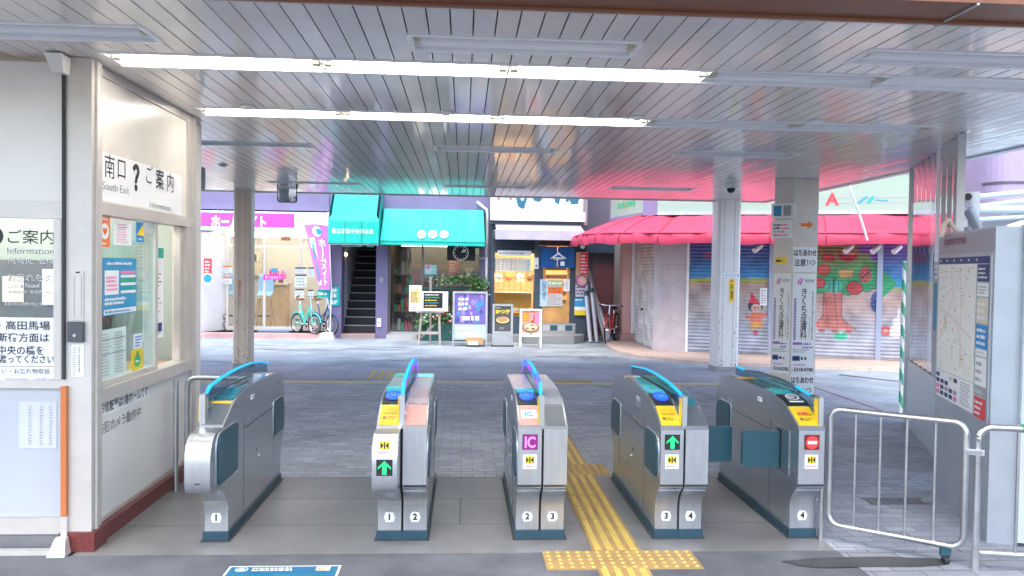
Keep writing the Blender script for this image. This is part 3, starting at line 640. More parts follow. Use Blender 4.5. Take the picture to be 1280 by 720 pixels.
# writing on the side wall
fs = Fr((XW, 0, 0), (0, 1, 0), (0, 0, 1))
S2 = lambda px, py: (PX(px, py, XW).y, PX(px, py, XW).z)
b = MB(); y0, z0 = S2(122, 242); y1, z1 = S2(122, 184); y2, z2 = S2(221, 215)
b.slab(fs, 5.12, 2.13, 6.6, 2.44, .0, .003, M['plain_white'])
for ch, px, py, h, bd in (('南', 136, 208, .15, -.004), ('口', 151, 212, .12, -.004), ('？', 169, 222, .19, .045), ('ご', 186, 218, .13, -.004), ('案', 199, 224, .15, .008), ('内', 212, 228, .15, -.004)):
    y, z = S2(px, py); b.text(fs, ch, y, z, h, M['black'], bold=bd, off=.006)
y, z = S2(140, 236); b.text(fs, 'South Exit', y+.05, z+.01, .05, M['grey'], w=.4, off=.006); y, z = S2(203, 247); b.text(fs, 'Information', y-.05, 2.165, .045, M['grey'], w=.42, off=.006)
tag(b.build('direction_sign', None, None, fixn=False), 'white sign with black south exit lettering and big question mark on the office side', 'sign')
b = MB(); y, z = S2(143, 503); b.slab(fs, 5.13, z-.06, 5.93, z+.05, 0, .003, M['plain_white']); b.text(fs, 'お化粧室は1番ホームです', 5.53, z-.005, .075, M['black'], w=.76, bold=.009, off=.006)
tag(b.build('restroom_notice', None, None, fixn=False), 'narrow white notice with bold black lettering on the office lower panel', 'notice')
b = MB(); b.text(fs, '防犯カメラ動作中', 5.46, z-.135, .075, M['darkgrey'], w=.66, off=.002)
tag(b.build('camera_notice', None, None, fixn=False), 'grey stick-on lettering about security cameras under the bold restroom notice', 'notice')
# posters on the side window
fg = Fr((XW-.012, 0, 0), (0, 1, 0), (0, 0, 1))
GX = XW-.012
def sw(px, py): q = PX(px, py, GX); return q.y, q.z
def wposter(name, label, cat, quad, back, draw):
    (ya, za), (yb, zb) = sw(*quad[0]), sw(*quad[1]); b = MB(); b.slab(fg, ya, zb, yb, za, .001, .003, back)
    draw(b, fg, ya, zb, yb-ya, za-zb); return tag(b.build(name, None, None, fixn=False), label, cat)
def d_aed(b, f, a, c, w, h):
    b.text(f, 'AED', a+w/2, c+h*.87, h*.12, M['plain_white'], w=w*.7, bold=.03); b.disc(f, a+w/2, c+h*.47, w*.38, M['plain_white'], .005, ry=h*.24)
    hp = [(0, -.9), (.9, .1), (.75, .7), (.35, .8), (0, .45), (-.35, .8), (-.75, .7), (-.9, .1)]
    b.shape(f, [(a+w/2+x*w*.24, c+h*.47+y*h*.14) for x, y in hp], M['orange'], .007); b.scrib(f, a+w*.1, c+h*.04, a+w*.9, c+h*.16, 1, M['plain_white'], .006)
wposter('aed_sticker', 'orange AED sticker with a white heart on the side window', 'sticker', ((123, 266), (137, 309)), M['orange'], d_aed)
def d_pr(b, f, a, c, w, h): b.scrib(f, a+w*.1, c+h*.08, a+w*.9, c+h*.92, 8, M['pink'], .006, fill=.4); b.scrib(f, a+w*.2, c+h*.7, a+w*.8, c+h*.92, 2, M['grey'], .007)
wposter('paper_notice', 'pale pink printed sheet taped at the top of the side window', 'notice', ((143, 276), (164, 307)), M['plain_white'], d_pr)
def d_bl(b, f, a, c, w, h):
    b.scrib(f, a+w*.1, c+h*.86, a+w*.9, c+h*.95, 1, M['plain_white'], .006); b.rect(f, a+w*.04, c+h*.36, a+w*.44, c+h*.78, M['plain_white'], .005); b.scrib(f, a+w*.08, c+h*.42, a+w*.4, c+h*.7, 4, M['pink'], .007)
    for i, m in enumerate(('pink', 'plain_white', 'green', 'plain_white', 'teal', 'plain_white')): b.rect(f, a+w*.5, c+h*(.72-i*.07), a+w*.96, c+h*(.77-i*.07), M[m], .005)
    b.scrib(f, a+w*.04, c+h*.18, a+w*.96, c+h*.32, 2, M['plain_white'], .006, fill=.8); b.rect(f, a+w*.02, c+h*.02, a+w*.98, c+h*.11, M['plain_white'], .005); b.scrib(f, a+w*.05, c+h*.03, a+w*.95, c+h*.1, 1, M['sky'], .007)
wposter('blue_poster', 'large bright blue poster with white boxes in the middle of the side window', 'poster', ((128, 322), (170, 390)), M['sky'], d_bl)
def d_tt(b, f, a, c, w, h):
    for k in (0, 1): b.scrib(f, a+w*(.06+k*.5), c+h*.06, a+w*(.44+k*.5), c+h*.94, 14, M['grey'], .006, fill=.4); b.line(f, a+w*.03, c+h*(.5+k*.3), a+w*.97, c+h*(.5+k*.3), h*.012, M['darkgrey'], .006)
wposter('timetable', 'pale green printed timetable sheets at the bottom of the side window', 'timetable', ((122, 414), (157, 466)), mat('print_pale_green', (.62, .75, .70), .5), d_tt)
def d_by(b, f, a, c, w, h): b.shape(f, [(a, c+h*.35), (a+w, c+h*.98), (a+w, c+h*.3)], M['yellow'], .005); b.scrib(f, a+w*.2, c+h*.06, a+w*.9, c+h*.25, 1, M['plain_white'], .006)
wposter('small_sticker', 'blue and yellow triangle sticker by the window stile', 'sticker', ((170, 277), (179, 303)), M['blue'], d_by)
def d_ye(b, f, a, c, w, h): b.disc(f, a+w*.5, c+h*.45, w*.28, M['green'], .005, ry=h*.3); b.rect(f, a+w*.4, c+h*.7, a+w*.6, c+h*.9, M['green'], .005); b.scrib(f, a+w*.3, c+h*.35, a+w*.7, c+h*.5, 1, M['plain_white'], .007)
wposter('small_sticker', 'yellow sticker with a green bottle shape low on the side window', 'sticker', ((164, 438), (178, 460)), M['yellow'], d_ye)
def d_wh(b, f, a, c, w, h): b.scrib(f, a+w*.1, c+h*.1, a+w*.9, c+h*.9, 4, M['blue'], .006)
wposter('small_sticker', 'small white sticker above the yellow bottle sticker', 'sticker', ((167, 418), (177, 434)), M['plain_white'], d_wh)
# fare sheets hanging in the open half, on the back wall side
fh = Fr((XW-.13, 0, 0), (0, 1, 0), (0, 0, 1))
b = MB(); b.slab(fh, 6.16, 1.15, 6.56, 1.86, 0, .004, M['plain_white']); b.rect(fh, 6.16, 1.78, 6.56, 1.86, M['teal'], .006); b.scrib(fh, 6.19, 1.52, 6.53, 1.76, 8, M['darkgrey'], .006, fill=.45); b.scrib(fh, 6.19, 1.17, 6.53, 1.48, 9, M['grey'], .006, fill=.4); b.rect(fh, 6.4, 1.2, 6.52, 1.27, M['navy'], .008)
tag(b.build('fare_table', None, None, fixn=False), 'white fare sheet with a teal heading hanging inside the open office window', 'fare sheet')
# front window lettering and notices
ffr = Fr((0, YW+.018, 0), (1, 0, 0), (0, 0, 1)); F2 = lambda px, py: (PY(px, py, YW+.018).x, PY(px, py, YW+.018).z)
il = thing('information_lettering', 'black and white information and lost property lettering on the office front window', 'lettering', (-2.6, YW+.018, 1.75))
b = MB(); x, z = F2(-4, 295); b.disc(ffr, x-.02, z, .06, M['black'], .003); b.text(ffr, '?', x-.02, z, .08, M['plain_white'], bold=.03, off=.005)
x, z = F2(39, 296); b.text(ffr, 'ご案内', x, z, .085, M['black'], w=.27, bold=.006, off=.003); b.build('heading', None, il, fixn=False)
for s, px, py, h, w in (('Information', 38, 313, .038, .27), ('问询处  안내', 39, 326, .036, .26), ('お忘れもの', 38, 347, .045, .26), ('Lost & Found', 30, 357, .025, .18), ('失物招領  유실물 센터', 38, 365, .022, .26), ('お忘れ物の取扱いもしています', 36, 380, .02, .28)):
    b = MB(); x, z = F2(px, py); b.text(ffr, s, x, z, h, M['plain_white'], w=w, bold=.012, off=.003); b.text(ffr, s, x+.003, z-.003, h, M['darkgrey'], w=w, bold=-.004, off=.0045); b.build('text_line', None, il, fixn=False)
b = MB(); x0, z0 = F2(72, 478); x1, z1 = F2(72, 398); b.slab(ffr, -3.4, z0, x1-.003, z1, -.03, .003, M['plain_white'])
for s, px, py, h, w, al in (('2番ホーム・高田馬場', 63, 407, .055, .62, 'R'), ('西武新宿方面は', 62, 422, .055, .42, 'R'), ('ホーム中央の橋を', 55, 438, .055, .43, 'R'), ('渡ってください', 68, 449, .05, .32, 'R'), ('ごあんない・お忘れ物取扱', 63, 464, .032, .42, 'R')):
    x, z = F2(px, py); b.text(ffr, s, x-w/2, z, h, M['black'] if py < 460 else M['darkgrey'], w=w, bold=.009 if py < 460 else .0, off=.006)
x, z = F2(40, 473); b.text(ffr, 'Information   Lost&Found', x, z, .016, M['grey'], w=.3, off=.006)
b.rect(ffr, -3.4, F2(0, 458)[1], x1-.005, F2(0, 457)[1], M['grey'], .005)
tag(b.build('platform_notice', None, None, fixn=False), 'white notice with large black platform directions on the office front', 'notice')
b = MB(); fq = Fr((0, YW+.01, 0), (1, 0, 0), (0, 0, 1)); x0, z0 = F2(25, 560); x1, z1 = F2(72, 502); b.slab(fq, x0, z0, x1, z1, 0, .004, mat('faded_sheet', (.55, .57, .6), .5, var=.05))
for k in (.3, .6, .85): b.scrib(fq, x0+(x1-x0)*k-.01, z0+.02, x0+(x1-x0)*k+.012, z1-.02, 14, M['grey'], .006)
tag(b.build('faded_notice', None, None, fixn=False), 'faded grey weathered sheet on the white panel under the platform notice', 'notice')
# post fittings
fp = Fr((0, YW-.021, 0), (1, 0, 0), (0, 0, 1)); P2 = lambda px, py: (PY(px, py, YW-.02).x, PY(px, py, YW-.02).z)
t = thing('intercom', 'small dark grey intercom button box on the office corner post', 'intercom', (P2(95, 415)[0], YW-.03, P2(95, 415)[1]))
x0, z0 = P2(87, 427); x1, z1 = P2(106, 402); b = MB(); b.slab(fp, x0, z0, x1, z1, .0, .03, M['darkgrey']); b.build('case', None, t, bevel=.006)
b = MB(); b.cyl(fp.p((x0+x1)/2, z0+.04, .03), fp.p((x0+x1)/2, z0+.04, .036), .011, None, 14, M['chrome']); b.build('button', None, t)
b = MB(); x0, z0 = P2(91, 400); x1, z1 = P2(105, 339); b.slab(fp, x0, z0, x1, z1, 0, .006, OF); b.rect(fp, x0+.01, z0+.02, x0+.013, z1-.03, M['grey'], .008); b.rect(fp, x1-.013, z0+.02, x1-.01, z1-.03, M['grey'], .008); b.rect(fp, (x0+x1)/2-.012, z1-.012, (x0+x1)/2+.012, z1-.003, M['black'], .008)
tag(b.build('cover_strip', None, None, bevel=0, fixn=False), 'beige vertical cover strip above the intercom on the corner post', 'cover strip')
b = MB(); x0, z0 = P2(90, 471); x1, z1 = P2(105, 429); b.slab(fp, x0, z0, x1, z1, 0, .004, M['plain_white']); b.scrib(fp, x0+.008, z0+.01, x0+.03, z1-.02, 12, M['grey'], .006); b.scrib(fp, x0+.04, z0+.03, x0+.052, z1-.02, 12, M['darkgrey'], .006)
tag(b.build('small_label', None, None, fixn=False), 'white label with tiny vertical print below the intercom', 'label')
# orange strip and conduit with its foot
t = thing('cable_duct', 'orange and grey cable duct with cream foot standing by the corner post', 'cable duct', (XW-.155, YW-.04, 0))
xd = PY(80, 560, YW-.04).x
b = MB(); b.box(xd-.016, xd+.016, YW-.05, YW-.013, .22, 1.0, mat('orange_duct', (.55, .17, .05), .5, var=.06)); b.build('orange_cover', None, t, bevel=.004)
b = MB(); b.box(xd-.018, xd+.018, YW-.046, YW-.013, .08, .218, OF); b.build('lower_duct', None, t, bevel=.004)
b = MB(); b.hexa([(xd-.06, YW-.13, .0), (xd+.045, YW-.13, .0), (xd+.045, YW-.045, .0), (xd-.06, YW-.045, .0), (xd-.03, YW-.085, .1), (xd+.03, YW-.085, .1), (xd+.03, YW-.05, .1), (xd-.03, YW-.05, .1)], OF); b.box(-5.2, xd-.061, YW-.1, YW-.05, .002, .03, OF); b.build('foot', None, t, bevel=.006)
p = PY(75, 80, YW-.05)
t = thing('duct_box', 'cream tapered box at the ceiling over the office corner', 'duct box', p)
b = MB(); b.hexa([(p.x-.02, YW-.1, p.z-.06), (p.x+.045, YW-.1, p.z-.06), (p.x+.045, YW-.022, p.z-.06), (p.x-.02, YW-.022, p.z-.06), (p.x-.05, YW-.14, ZC-.01), (p.x+.05, YW-.14, ZC-.01), (p.x+.05, YW-.022, ZC-.01), (p.x-.05, YW-.022, ZC-.01)], OC); b.build('cover', None, t, bevel=.006)
b = MB(); b.box(p.x+.005, p.x+.02, YW-.04, YW-.022, 1.04, p.z-.06, M['seam']); b.build('cable', None, t)
# guard rail between office and gate 1
t = thing('guard_rail', 'steel tube guard rail between the office wall and gate 1', 'rail', (-2.0, 6.35, 0))
b = MB()
def rpath(p0, p1, z0, z1, r):  # closed rounded loop in the vertical plane p0-p1
    P0, P1 = Vector(p0), Vector(p1); L = (P1-P0).length; d = (P1-P0)/L; o = []
    for (cx, cz, a0) in ((L-r, z1-r, 0), (r, z1-r, math.pi/2), (r, z0+r, math.pi), (L-r, z0+r, 1.5*math.pi)):
        for q, z in arc(cx, cz, r, a0, a0+math.pi/2, 6): o.append(Vector((P0.x+d.x*q, P0.y+d.y*q, z)))
    return o
b.tube(rpath((-2.12, 6.3, 0), (-1.62, 6.3, 0), .1, .86, .07), .02, 12, M['steel_rail'], closed=True); b.build('frame', None, t)
b = MB(); b.cyl((-2.175, 6.22, 0), (-2.175, 6.22, .86), .019, None, 14, M['steel_rail']); b.build('post', None, t)

# ================================================================== TICKET GATES
def std_profile():
    return [(5.10, .06), (5.10, .2), (5.09, .25), (5.06, .3), (5.02, .335), (4.987, .36), (4.98, .38), (4.98, .73), (5.0, .755), (5.18, .845), (5.28, .878), (5.5, .905), (6.3, .9), (6.53, .868), (6.6, .79), (6.65, .69), (6.65, .38), (6.62, .34), (6.57, .29), (6.54, .22), (6.53, .06)]
def bulge_profile():
    return [(5.10, .06), (5.10, .2), (5.07, .27), (5.0, .335), (4.93, .375), (4.92, .385), (4.80, .39), (4.755, .405), (4.735, .44), (4.73, .52), (4.735, .62), (4.755, .68), (4.80, .72), (4.85, .735), (4.975, .738), (5.0, .755), (5.18, .845), (5.28, .878), (5.5, .905), (6.3, .9), (6.53, .868), (6.6, .79), (6.65, .69), (6.65, .38), (6.62, .34), (6.57, .29), (6.54, .22), (6.53, .06)]
def smooth(P, i0, i1, n=4):
    o = list(P[:i0])
    for i in range(i0, i1):
        a, b_, c, d = P[max(i0, i-1)], P[i], P[i+1], P[min(i1, i+2)]
        for k in range(n):
            t = k/n; o.append(tuple(.5*(2*b_[q]+(c[q]-a[q])*t+(2*a[q]-5*b_[q]+4*c[q]-d[q])*t*t+(3*b_[q]-a[q]-3*c[q]+d[q])*t**3) for q in (0, 1)))
    return o+list(P[i1:])
def ribbon(b, prof, x0, x1, off, th, m):
    """a thin cover following a (y,z) polyline, standing off the surface"""
    V = [Vector(p) for p in prof]; N = []
    for i in range(len(V)):
        d = (V[min(i+1, len(V)-1)]-V[max(i-1, 0)]).normalized(); N.append(Vector((-d.y, d.x)))
    lo = [v+n*(off-th) for v, n in zip(V, N)]; hi = [v+n*off for v, n in zip(V, N)]
    ring = hi+lo[::-1]; fs = b.prism([(x0, p.x, p.y) for p in ring], (x1-x0, 0, 0), m)
    if len(V) > 6:
        for f_ in fs[2:len(V)+1]: f_.smooth = True
G_YEL = mat('gate_yellow', (.80, .55, .02), .3, coat=.4)
G_SAL = mat('gate_salmon', (.78, .30, .24), .3, coat=.4)
G_GRY = mat('gate_grey_panel', (.10, .115, .125), .3, coat=.3)
G_CYAN = mat('gate_cyan_acrylic', (.04, .52, .52), .2, coat=.5)
LEDC = glow('led_cyan', (.0, .40, .72), .28); LEDB = glow('led_blue', (.04, .14, .95), .35); LEDP = glow('led_purple', (.30, .04, .95), .35)
FIN = glass('smoked_fin', (.55, .68, .75), .03)
RING = glow('reader_blue', (.01, .08, .75), .3)
ARROW = glow('display_green', (.02, .9, .22), .24); ICP = glow('display_magenta', (1, .25, .85), .3); NOE = glow('display_red', (.95, .05, .05), .22); NOW = glow('display_white', (1, .8, .78), .25)
def gate(label, halves, x0, x1, fin_x, led):
    xc = (x0+x1)/2
    t = thing('ticket_gate', label, 'ticket gate', (xc, 5.82, 0), 'ticket gates')
    nh = len(halves); bw = (x1-x0)/nh
    # kick plate
    for i in range(nh):
        b = MB(); a, c = x0+i*bw+.001, x0+(i+1)*bw-.001
        b.box(a, c, 5.085, 6.545, 0, .058, M['kick']); b.build('kick_plate', None, t, bevel=.004)
    b = MB(); b.box(x0-.012, x1+.012, 5.07, 6.56, .001, .005, mat('contact_shade', (.06, .06, .06), .7, var=.3, vscale=12)); b.build('contact_shade', None, t)  # dark rim added round the base, painted in to deepen its contact shadow
    for i, h in enumerate(halves):
        a, c = x0+i*bw+.006, x0+(i+1)*bw-.006
        if h.get('in0'): a += .0
        prof = bulge_profile() if h.get('bulge') else std_profile()
        sp_ = smooth(prof, 6, 14) if h.get('bulge') else smooth(prof, 1, 5, 3)
        b = MB(); b.prism([(a, y, z) for y, z in sp_], (c-a, 0, 0), M['steel_side']); cab = b.build('cabinet', None, t, bevel=.005)
        # front covers
        k = 13 if h.get('bulge') else 7
        raw = prof
        fr = smooth(prof[6:15], 0, 8) if h.get('bulge') else [(4.98, .385), (4.98, .728)]
        b = MB(); ribbon(b, [(y, z) for y, z in fr], a+.002, c-.002, .003, .002, M['steel']); b.build('front_panel', None, t, smooth=False)
        if not h.get('bulge'):
            b = MB(); ribbon(b, [(4.983, .372), (4.981, .377), (4.98, .382)], a+.002, c-.002, .003, .002, M['seam']); b.build('front_seam', None, t)
        leg = smooth(prof[0:5], 0, 4, 4)
        b = MB(); ribbon(b, leg, a+.003, c-.003, .003, .002, M['steel']); lp = b.build('leg_panel', None, t)
        b = MB(); f = Fr(((a+c)/2, 5.10, 0), (1, 0, 0), (0, 0, 1)); s = .035
        b.shape(f, [(s*q, .145+s*r) for q, r in ((-1, 0), (-.62, -.9), (.62, -.9), (1, 0), (.62, .9), (-.62, .9))], M['plain_white'], .005); b.text(f, h['num'], 0, 0.149, .042, M['black'], bold=.035, off=.009); b.rect(f, -.016, .112, .016, .116, M['grey'], .007)
        b.build('number_plate', None, lp, fixn=False)
        b = MB(); b.box(a+.02, c-.02, 5.02, 5.06, .355, .362, M['seam']); b.box(a+.03, c-.03, 5.045, 5.09, .31, .318, M['steel_side']); b.build('handle_slot', None, t)
        # slanted panel, reader, deck strips following the top line
        def top(ya, yb, x, y, m, o=.004): 
            P = [(4.99, .752), (5.0, .755), (5.18, .845), (5.28, .878), (5.5, .905), (6.3, .9), (6.53, .868)]
            def at(Y):
                for (p, q), (r, s) in zip(P, P[1:]):
                    if p <= Y <= r: return (Y, q+(s-q)*(Y-p)/(r-p))
            L = [at(ya)]+[p for p in P if ya < p[0] < yb]+[at(yb)]
            b = MB(); ribbon(b, L, x, y, o, .003, m); return b
        ia, ic = a+.012, c-.012
        top(5.0, 5.185, ia, ic, h['slant']).build('slanted_panel', None, t)
        fsl = Fr(((a+c)/2, 5.005, .7575), (1, 0, 0), (0, .18, .09))
        if h.get('slot'):
            b = MB(); b.rect(fsl, -.045, .1, .045, .115, mat('slot_dark_yellow', (.45, .28, .01), .4), .0055); b.shape(fsl, [(-.05, .12), (.05, .12), (.04, .165), (-.04, .165)], mat('slot_amber', (.85, .45, .02), .35), .0055)
            if h['slot'] == 'red': b.scrib(fsl, -.04, .105, .04, .14, 1, M['red'], .007, fill=.9)
            b.scrib(fsl, -.02, .04, .045, .08, 2, M['brown'], .006); b.rect(fsl, -.045, .045, -.025, .075, M['brown'], .006); b.build('ticket_slot', None, t, fixn=False)
        if h.get('icpad'):
            b = MB(); b.rect(fsl, -.05, .06, .05, .15, M['plain_white'], .0055); b.text(fsl, 'IC', 0, .105, .05, M['sky'], w=.05, bold=.04, off=.007); b.scrib(fsl, -.04, .065, .04, .08, 1, M['grey'], .007); b.build('card_pad', None, t, fixn=False)
        if h.get('stripe'):
            top(5.19, 5.22, ia, ic, G_YEL, .006).build('yellow_stripe', None, t)
        if h.get('reader'):
            top(5.20, 5.40, ia, ic, M['black'], .006).build('reader', None, t)
            fr2 = Fr(((a+c)/2, 5.30, .888), (1, 0, 0), (0, .22, .06))
            b = MB()
            if h['reader'] == 'blue':
                b.disc(fr2, 0, 0, .052, RING, .006, n=28, ry=.075); b.ring(fr2, 0, 0, .04, .006, mat('reader_mark', (.1, .4, .8), .3), .008); b.rect(fr2, -.02, -.012, .02, .012, mat('reader_mark', (.1, .4, .8), .3), .009)
            else:
                b.shape(fr2, [(-.05, -.05), (.05, -.05), (.05, .05), (-.05, .05)], M['darkgrey'], .006); b.ring(fr2, 0, 0, .045, .008, M['plain_white'], .008); b.scrib(fr2, -.03, -.02, .03, .02, 2, M['plain_white'], .009)
                b.rect(fr2, -.05, -.085, .05, -.065, M['plain_white'], .008)
            b.build('card_mark', None, t, fixn=False)
            y1 = 5.41
        else: y1 = 5.24 if h.get('stripe') else 5.19
        for ya, yb, m in h['deck']: top(max(y1, ya), yb, ia, ic, m).build('deck_cover', None, t)
        # front display and sticker
        fd = Fr(((a+c)/2, 4.735 if h.get('bulge') else 4.98, 0), (1, 0, 0), (0, 0, 1))
        if h.get('disp'):
            zc = h.get('dz', .655); q = .048
            b = MB(); b.slab(fd, -q, zc-q, q, zc+q, .003, .008, M['black'])
            if h['disp'] == 'arrow': b.shape(fd, [(x*q, zc+y*q) for x, y in ((0, .85), (.8, .05), (.8, -.2), (.27, .25), (.27, -.85), (-.27, -.85), (-.27, .25), (-.8, -.2), (-.8, .05))], ARROW, .0095)
            elif h['disp'] == 'ic': b.rect(fd, -q*.96, zc-q*.96, q*.96, zc+q*.96, glow('display_dark_magenta', (.3, .01, .25), .12), .0095); b.text(fd, 'IC', 0, zc, q*1.5, ICP, w=q*1.4, bold=.03, off=.011)
            else: b.rect(fd, -q*.96, zc-q*.96, q*.96, zc+q*.96, glow('display_dark_red', (.25, .01, .01), .12), .0095); b.disc(fd, 0, zc, q*.85, NOE, .0105, n=28); b.rect(fd, -q*.62, zc-q*.2, q*.62, zc+q*.2, NOW, .0115)
            b.build('display', None, t, fixn=False)
            zs_ = h.get('sz', zc-.125)
            b = MB(); b.slab(fd, -.043, zs_-.045, .043, zs_+.045, .003, .005, M['plain_white']); b.rect(fd, -.028, zs_-.012, .028, zs_+.036, M['yellow'], .0065)
            b.shape(fd, [(-.024, zs_-.008), (-.006, zs_+.012), (-.024, zs_+.032)], M['black'], .008); b.shape(fd, [(.024, zs_-.008), (.006, zs_+.012), (.024, zs_+.032)], M['black'], .008); b.rect(fd, -.004, zs_-.008, .004, zs_+.032, M['black'], .008)
            b.scrib(fd, -.035, zs_-.038, .035, zs_-.02, 1, M['pink'], .0065); b.build('gate_sticker', None, t, fixn=False)
        elif h.get('bulge'): 
            b = MB(); b.slab(fd, -.014, .455, .014, .475, .0, .006, M['black']); b.build('sensor_window', None, t)
    # side detailing: seams, flap recesses with the folded flap
    for sx, xx in ((-1, x0+.006), (1, x1-.006)):
        if (sx < 0 and 'L' in led.get('noside', '')) or (sx > 0 and 'R' in led.get('noside', '')): continue
        e = .0012*sx
        b = MB()
        def q(y0, y1, z0, z1): b.box(min(xx, xx+e), max(xx, xx+e), y0, y1, z0, z1, M['seam'])
        q(5.45, 6.3, .64, .645); q(5.445, 5.45, .07, .7); q(6.3, 6.305, .2, .64); q(5.2, 6.5, .07, .074)
        q(5.78, 5.8, .41, .44)
        b.build('panel_seam', None, t)
        h0 = halves[0 if sx < 0 else -1]
        fs_ = Fr((xx, 0, 0), (0, sx, 0), (0, 0, 1))
        for yc, wq, dr in ((5.06 if h0.get('bulge') else 5.20, .21 if h0.get('bulge') else .165, 1), (6.45, .165, -1)):
            zt_, zb_ = (.715, .41) if (h0.get('bulge') and dr > 0) else (.67, .41)
            pts = []   # dr > 0: the front flap, rounded towards the camera
            for cx_, cz_, a0, rr_ in ((wq-.02, zt_-.02, 0, .02), (-wq+.09, zt_-.09, math.pi/2, .09), (-wq+.05, zb_+.05, math.pi, .05), (wq-.02, zb_+.02, 1.5*math.pi, .02)):
                pts += arc(cx_, cz_, rr_, a0, a0+math.pi/2, 4)
            if not (led.get('flap_open') == sx and dr > 0):
                L = [(sx*(yc+p*dr), z) for p, z in pts]
                b = MB(); b.prism([fs_.p(p, z, .0005) for p, z in L], fs_.n*.012, M['flap']); b.build('side_flap', None, t, bevel=.004)
                zc_ = (zt_+zb_)/2
                b = MB(); b.tube([fs_.p(sx*yc+(p-sx*yc)*1.07, zc_+(z-zc_)*1.08, .002) for p, z in L], .004, 6, M['steel'], closed=True); b.build('flap_trim', None, t)
            else:
                b = MB(); y0_, y1_ = sorted((sx*5.12, sx*5.42)); b.slab(fs_, y0_, .40, y1_, .70, .0005, .004, M['steel']); q0_, q1_ = sorted((sx*5.25, sx*5.32)); b.slab(fs_, q0_, .42, q1_, .68, .0045, .006, M['black']); b.build('flap_housing', None, t)
        b = MB()
        for yy, zz2 in ((5.52, .6), (6.22, .6), (5.52, .12), (6.22, .12)): b.cyl((xx, yy, zz2), (xx+sx*.003, yy, zz2), .007, None, 10, M['chrome'])
        b.cyl((xx, 5.86, .36), (xx+sx*.004, 5.86, .36), .013, None, 14, M['chrome']); b.build('lock_and_screws', None, t)
        b = MB(); b.box(min(xx, xx+e*2), max(xx, xx+e*2), 5.62, 5.7, .805, .835, M['plain_white']); b.box(min(xx, xx+e*3), max(xx, xx+e*3), 5.63, 5.69, .812, .828, M['grey']); b.build('side_sticker', None, t)
    # acrylic fin with led edge and its front post
    pk = led.get('peak', .99)
    top_ = [(5.075, .93), (5.15, pk-.035), (5.4, pk-.012), (5.75, pk), (6.1, pk-.004), (6.4, pk-.03), (6.6, .935)]
    low = [(6.62, .87), (6.53, .872), (6.3, .905), (5.5, .91), (5.28, .883), (5.18, .85), (5.09, .81)]
    b = MB(); b.prism([(fin_x-.005, y, z) for y, z in top_+low], (.010, 0, 0), FIN); b.build('fin', None, t)
    b = MB()
    for i in range(len(top_)-1):
        (ya, za), (yb, zb) = top_[i], top_[i+1]; m = led['cols'][i % len(led['cols'])]
        b.bar((fin_x, ya, za+.004), (fin_x, yb, zb+.004), .022, .010, m)
    b.build('led_strip', None, t)
    if led.get('side'):
        b = MB()
        for i in range(1, len(top_)-1, 1):
            (ya, za), (yb, zb) = top_[i], top_[i+1]
            b.bar((fin_x+led['side']*.007, ya+.05, za-.03), (fin_x+led['side']*.007, yb-.03, zb-.03), .004, .03, LEDP if i % 2 else LEDB)
        b.build('led_strip', None, t)
    b = MB(); b.box(fin_x-.016, fin_x+.016, 5.0, 5.06, .735, .94, M['steel']); b.build('fin_post', None, t, bevel=.005)
    b = MB(); b.box(fin_x-.024, fin_x-.018 if fin_x < xc+.01 else fin_x-.018, 5.005, 5.055, .77, .93, G_YEL); b.build('yellow_lens', None, t)
    b = MB(); b.bar((fin_x+.02, 5.07, .93), (fin_x+.03, 5.9, .925), .006, .006, M['seam']); b.build('fin_cable', None, t)
    return t
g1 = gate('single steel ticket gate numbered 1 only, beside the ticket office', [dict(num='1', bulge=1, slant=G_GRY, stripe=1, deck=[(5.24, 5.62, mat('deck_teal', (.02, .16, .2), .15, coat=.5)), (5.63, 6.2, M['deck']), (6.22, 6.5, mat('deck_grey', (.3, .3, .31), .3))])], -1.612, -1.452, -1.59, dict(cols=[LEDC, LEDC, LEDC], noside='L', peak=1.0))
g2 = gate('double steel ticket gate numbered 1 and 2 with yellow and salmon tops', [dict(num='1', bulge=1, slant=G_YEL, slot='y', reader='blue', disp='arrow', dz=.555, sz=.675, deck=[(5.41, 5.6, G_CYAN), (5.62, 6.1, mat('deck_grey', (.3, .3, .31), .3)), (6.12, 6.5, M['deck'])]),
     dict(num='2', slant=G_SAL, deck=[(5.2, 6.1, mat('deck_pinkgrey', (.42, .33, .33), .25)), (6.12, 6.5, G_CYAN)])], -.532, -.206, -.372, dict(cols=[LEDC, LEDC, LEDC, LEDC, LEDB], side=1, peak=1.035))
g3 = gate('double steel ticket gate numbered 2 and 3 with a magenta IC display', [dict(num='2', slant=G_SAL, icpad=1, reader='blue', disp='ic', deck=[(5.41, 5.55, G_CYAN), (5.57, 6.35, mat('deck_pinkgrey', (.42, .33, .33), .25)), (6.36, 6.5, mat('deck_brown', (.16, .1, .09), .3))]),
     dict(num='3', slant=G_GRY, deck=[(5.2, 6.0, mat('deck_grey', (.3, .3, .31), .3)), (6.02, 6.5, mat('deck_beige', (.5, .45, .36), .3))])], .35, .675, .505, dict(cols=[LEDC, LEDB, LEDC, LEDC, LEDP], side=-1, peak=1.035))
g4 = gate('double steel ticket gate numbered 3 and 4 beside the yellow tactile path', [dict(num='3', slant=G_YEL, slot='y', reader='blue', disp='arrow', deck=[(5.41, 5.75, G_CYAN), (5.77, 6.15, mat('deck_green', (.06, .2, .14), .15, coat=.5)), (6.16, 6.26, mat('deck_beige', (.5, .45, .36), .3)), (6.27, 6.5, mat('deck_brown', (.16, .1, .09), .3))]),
     dict(num='4', slant=G_GRY, deck=[(5.2, 6.5, mat('deck_teal', (.02, .16, .2), .15, coat=.5))])], 1.257, 1.578, 1.42, dict(cols=[LEDC], flap_open=1, peak=.98))
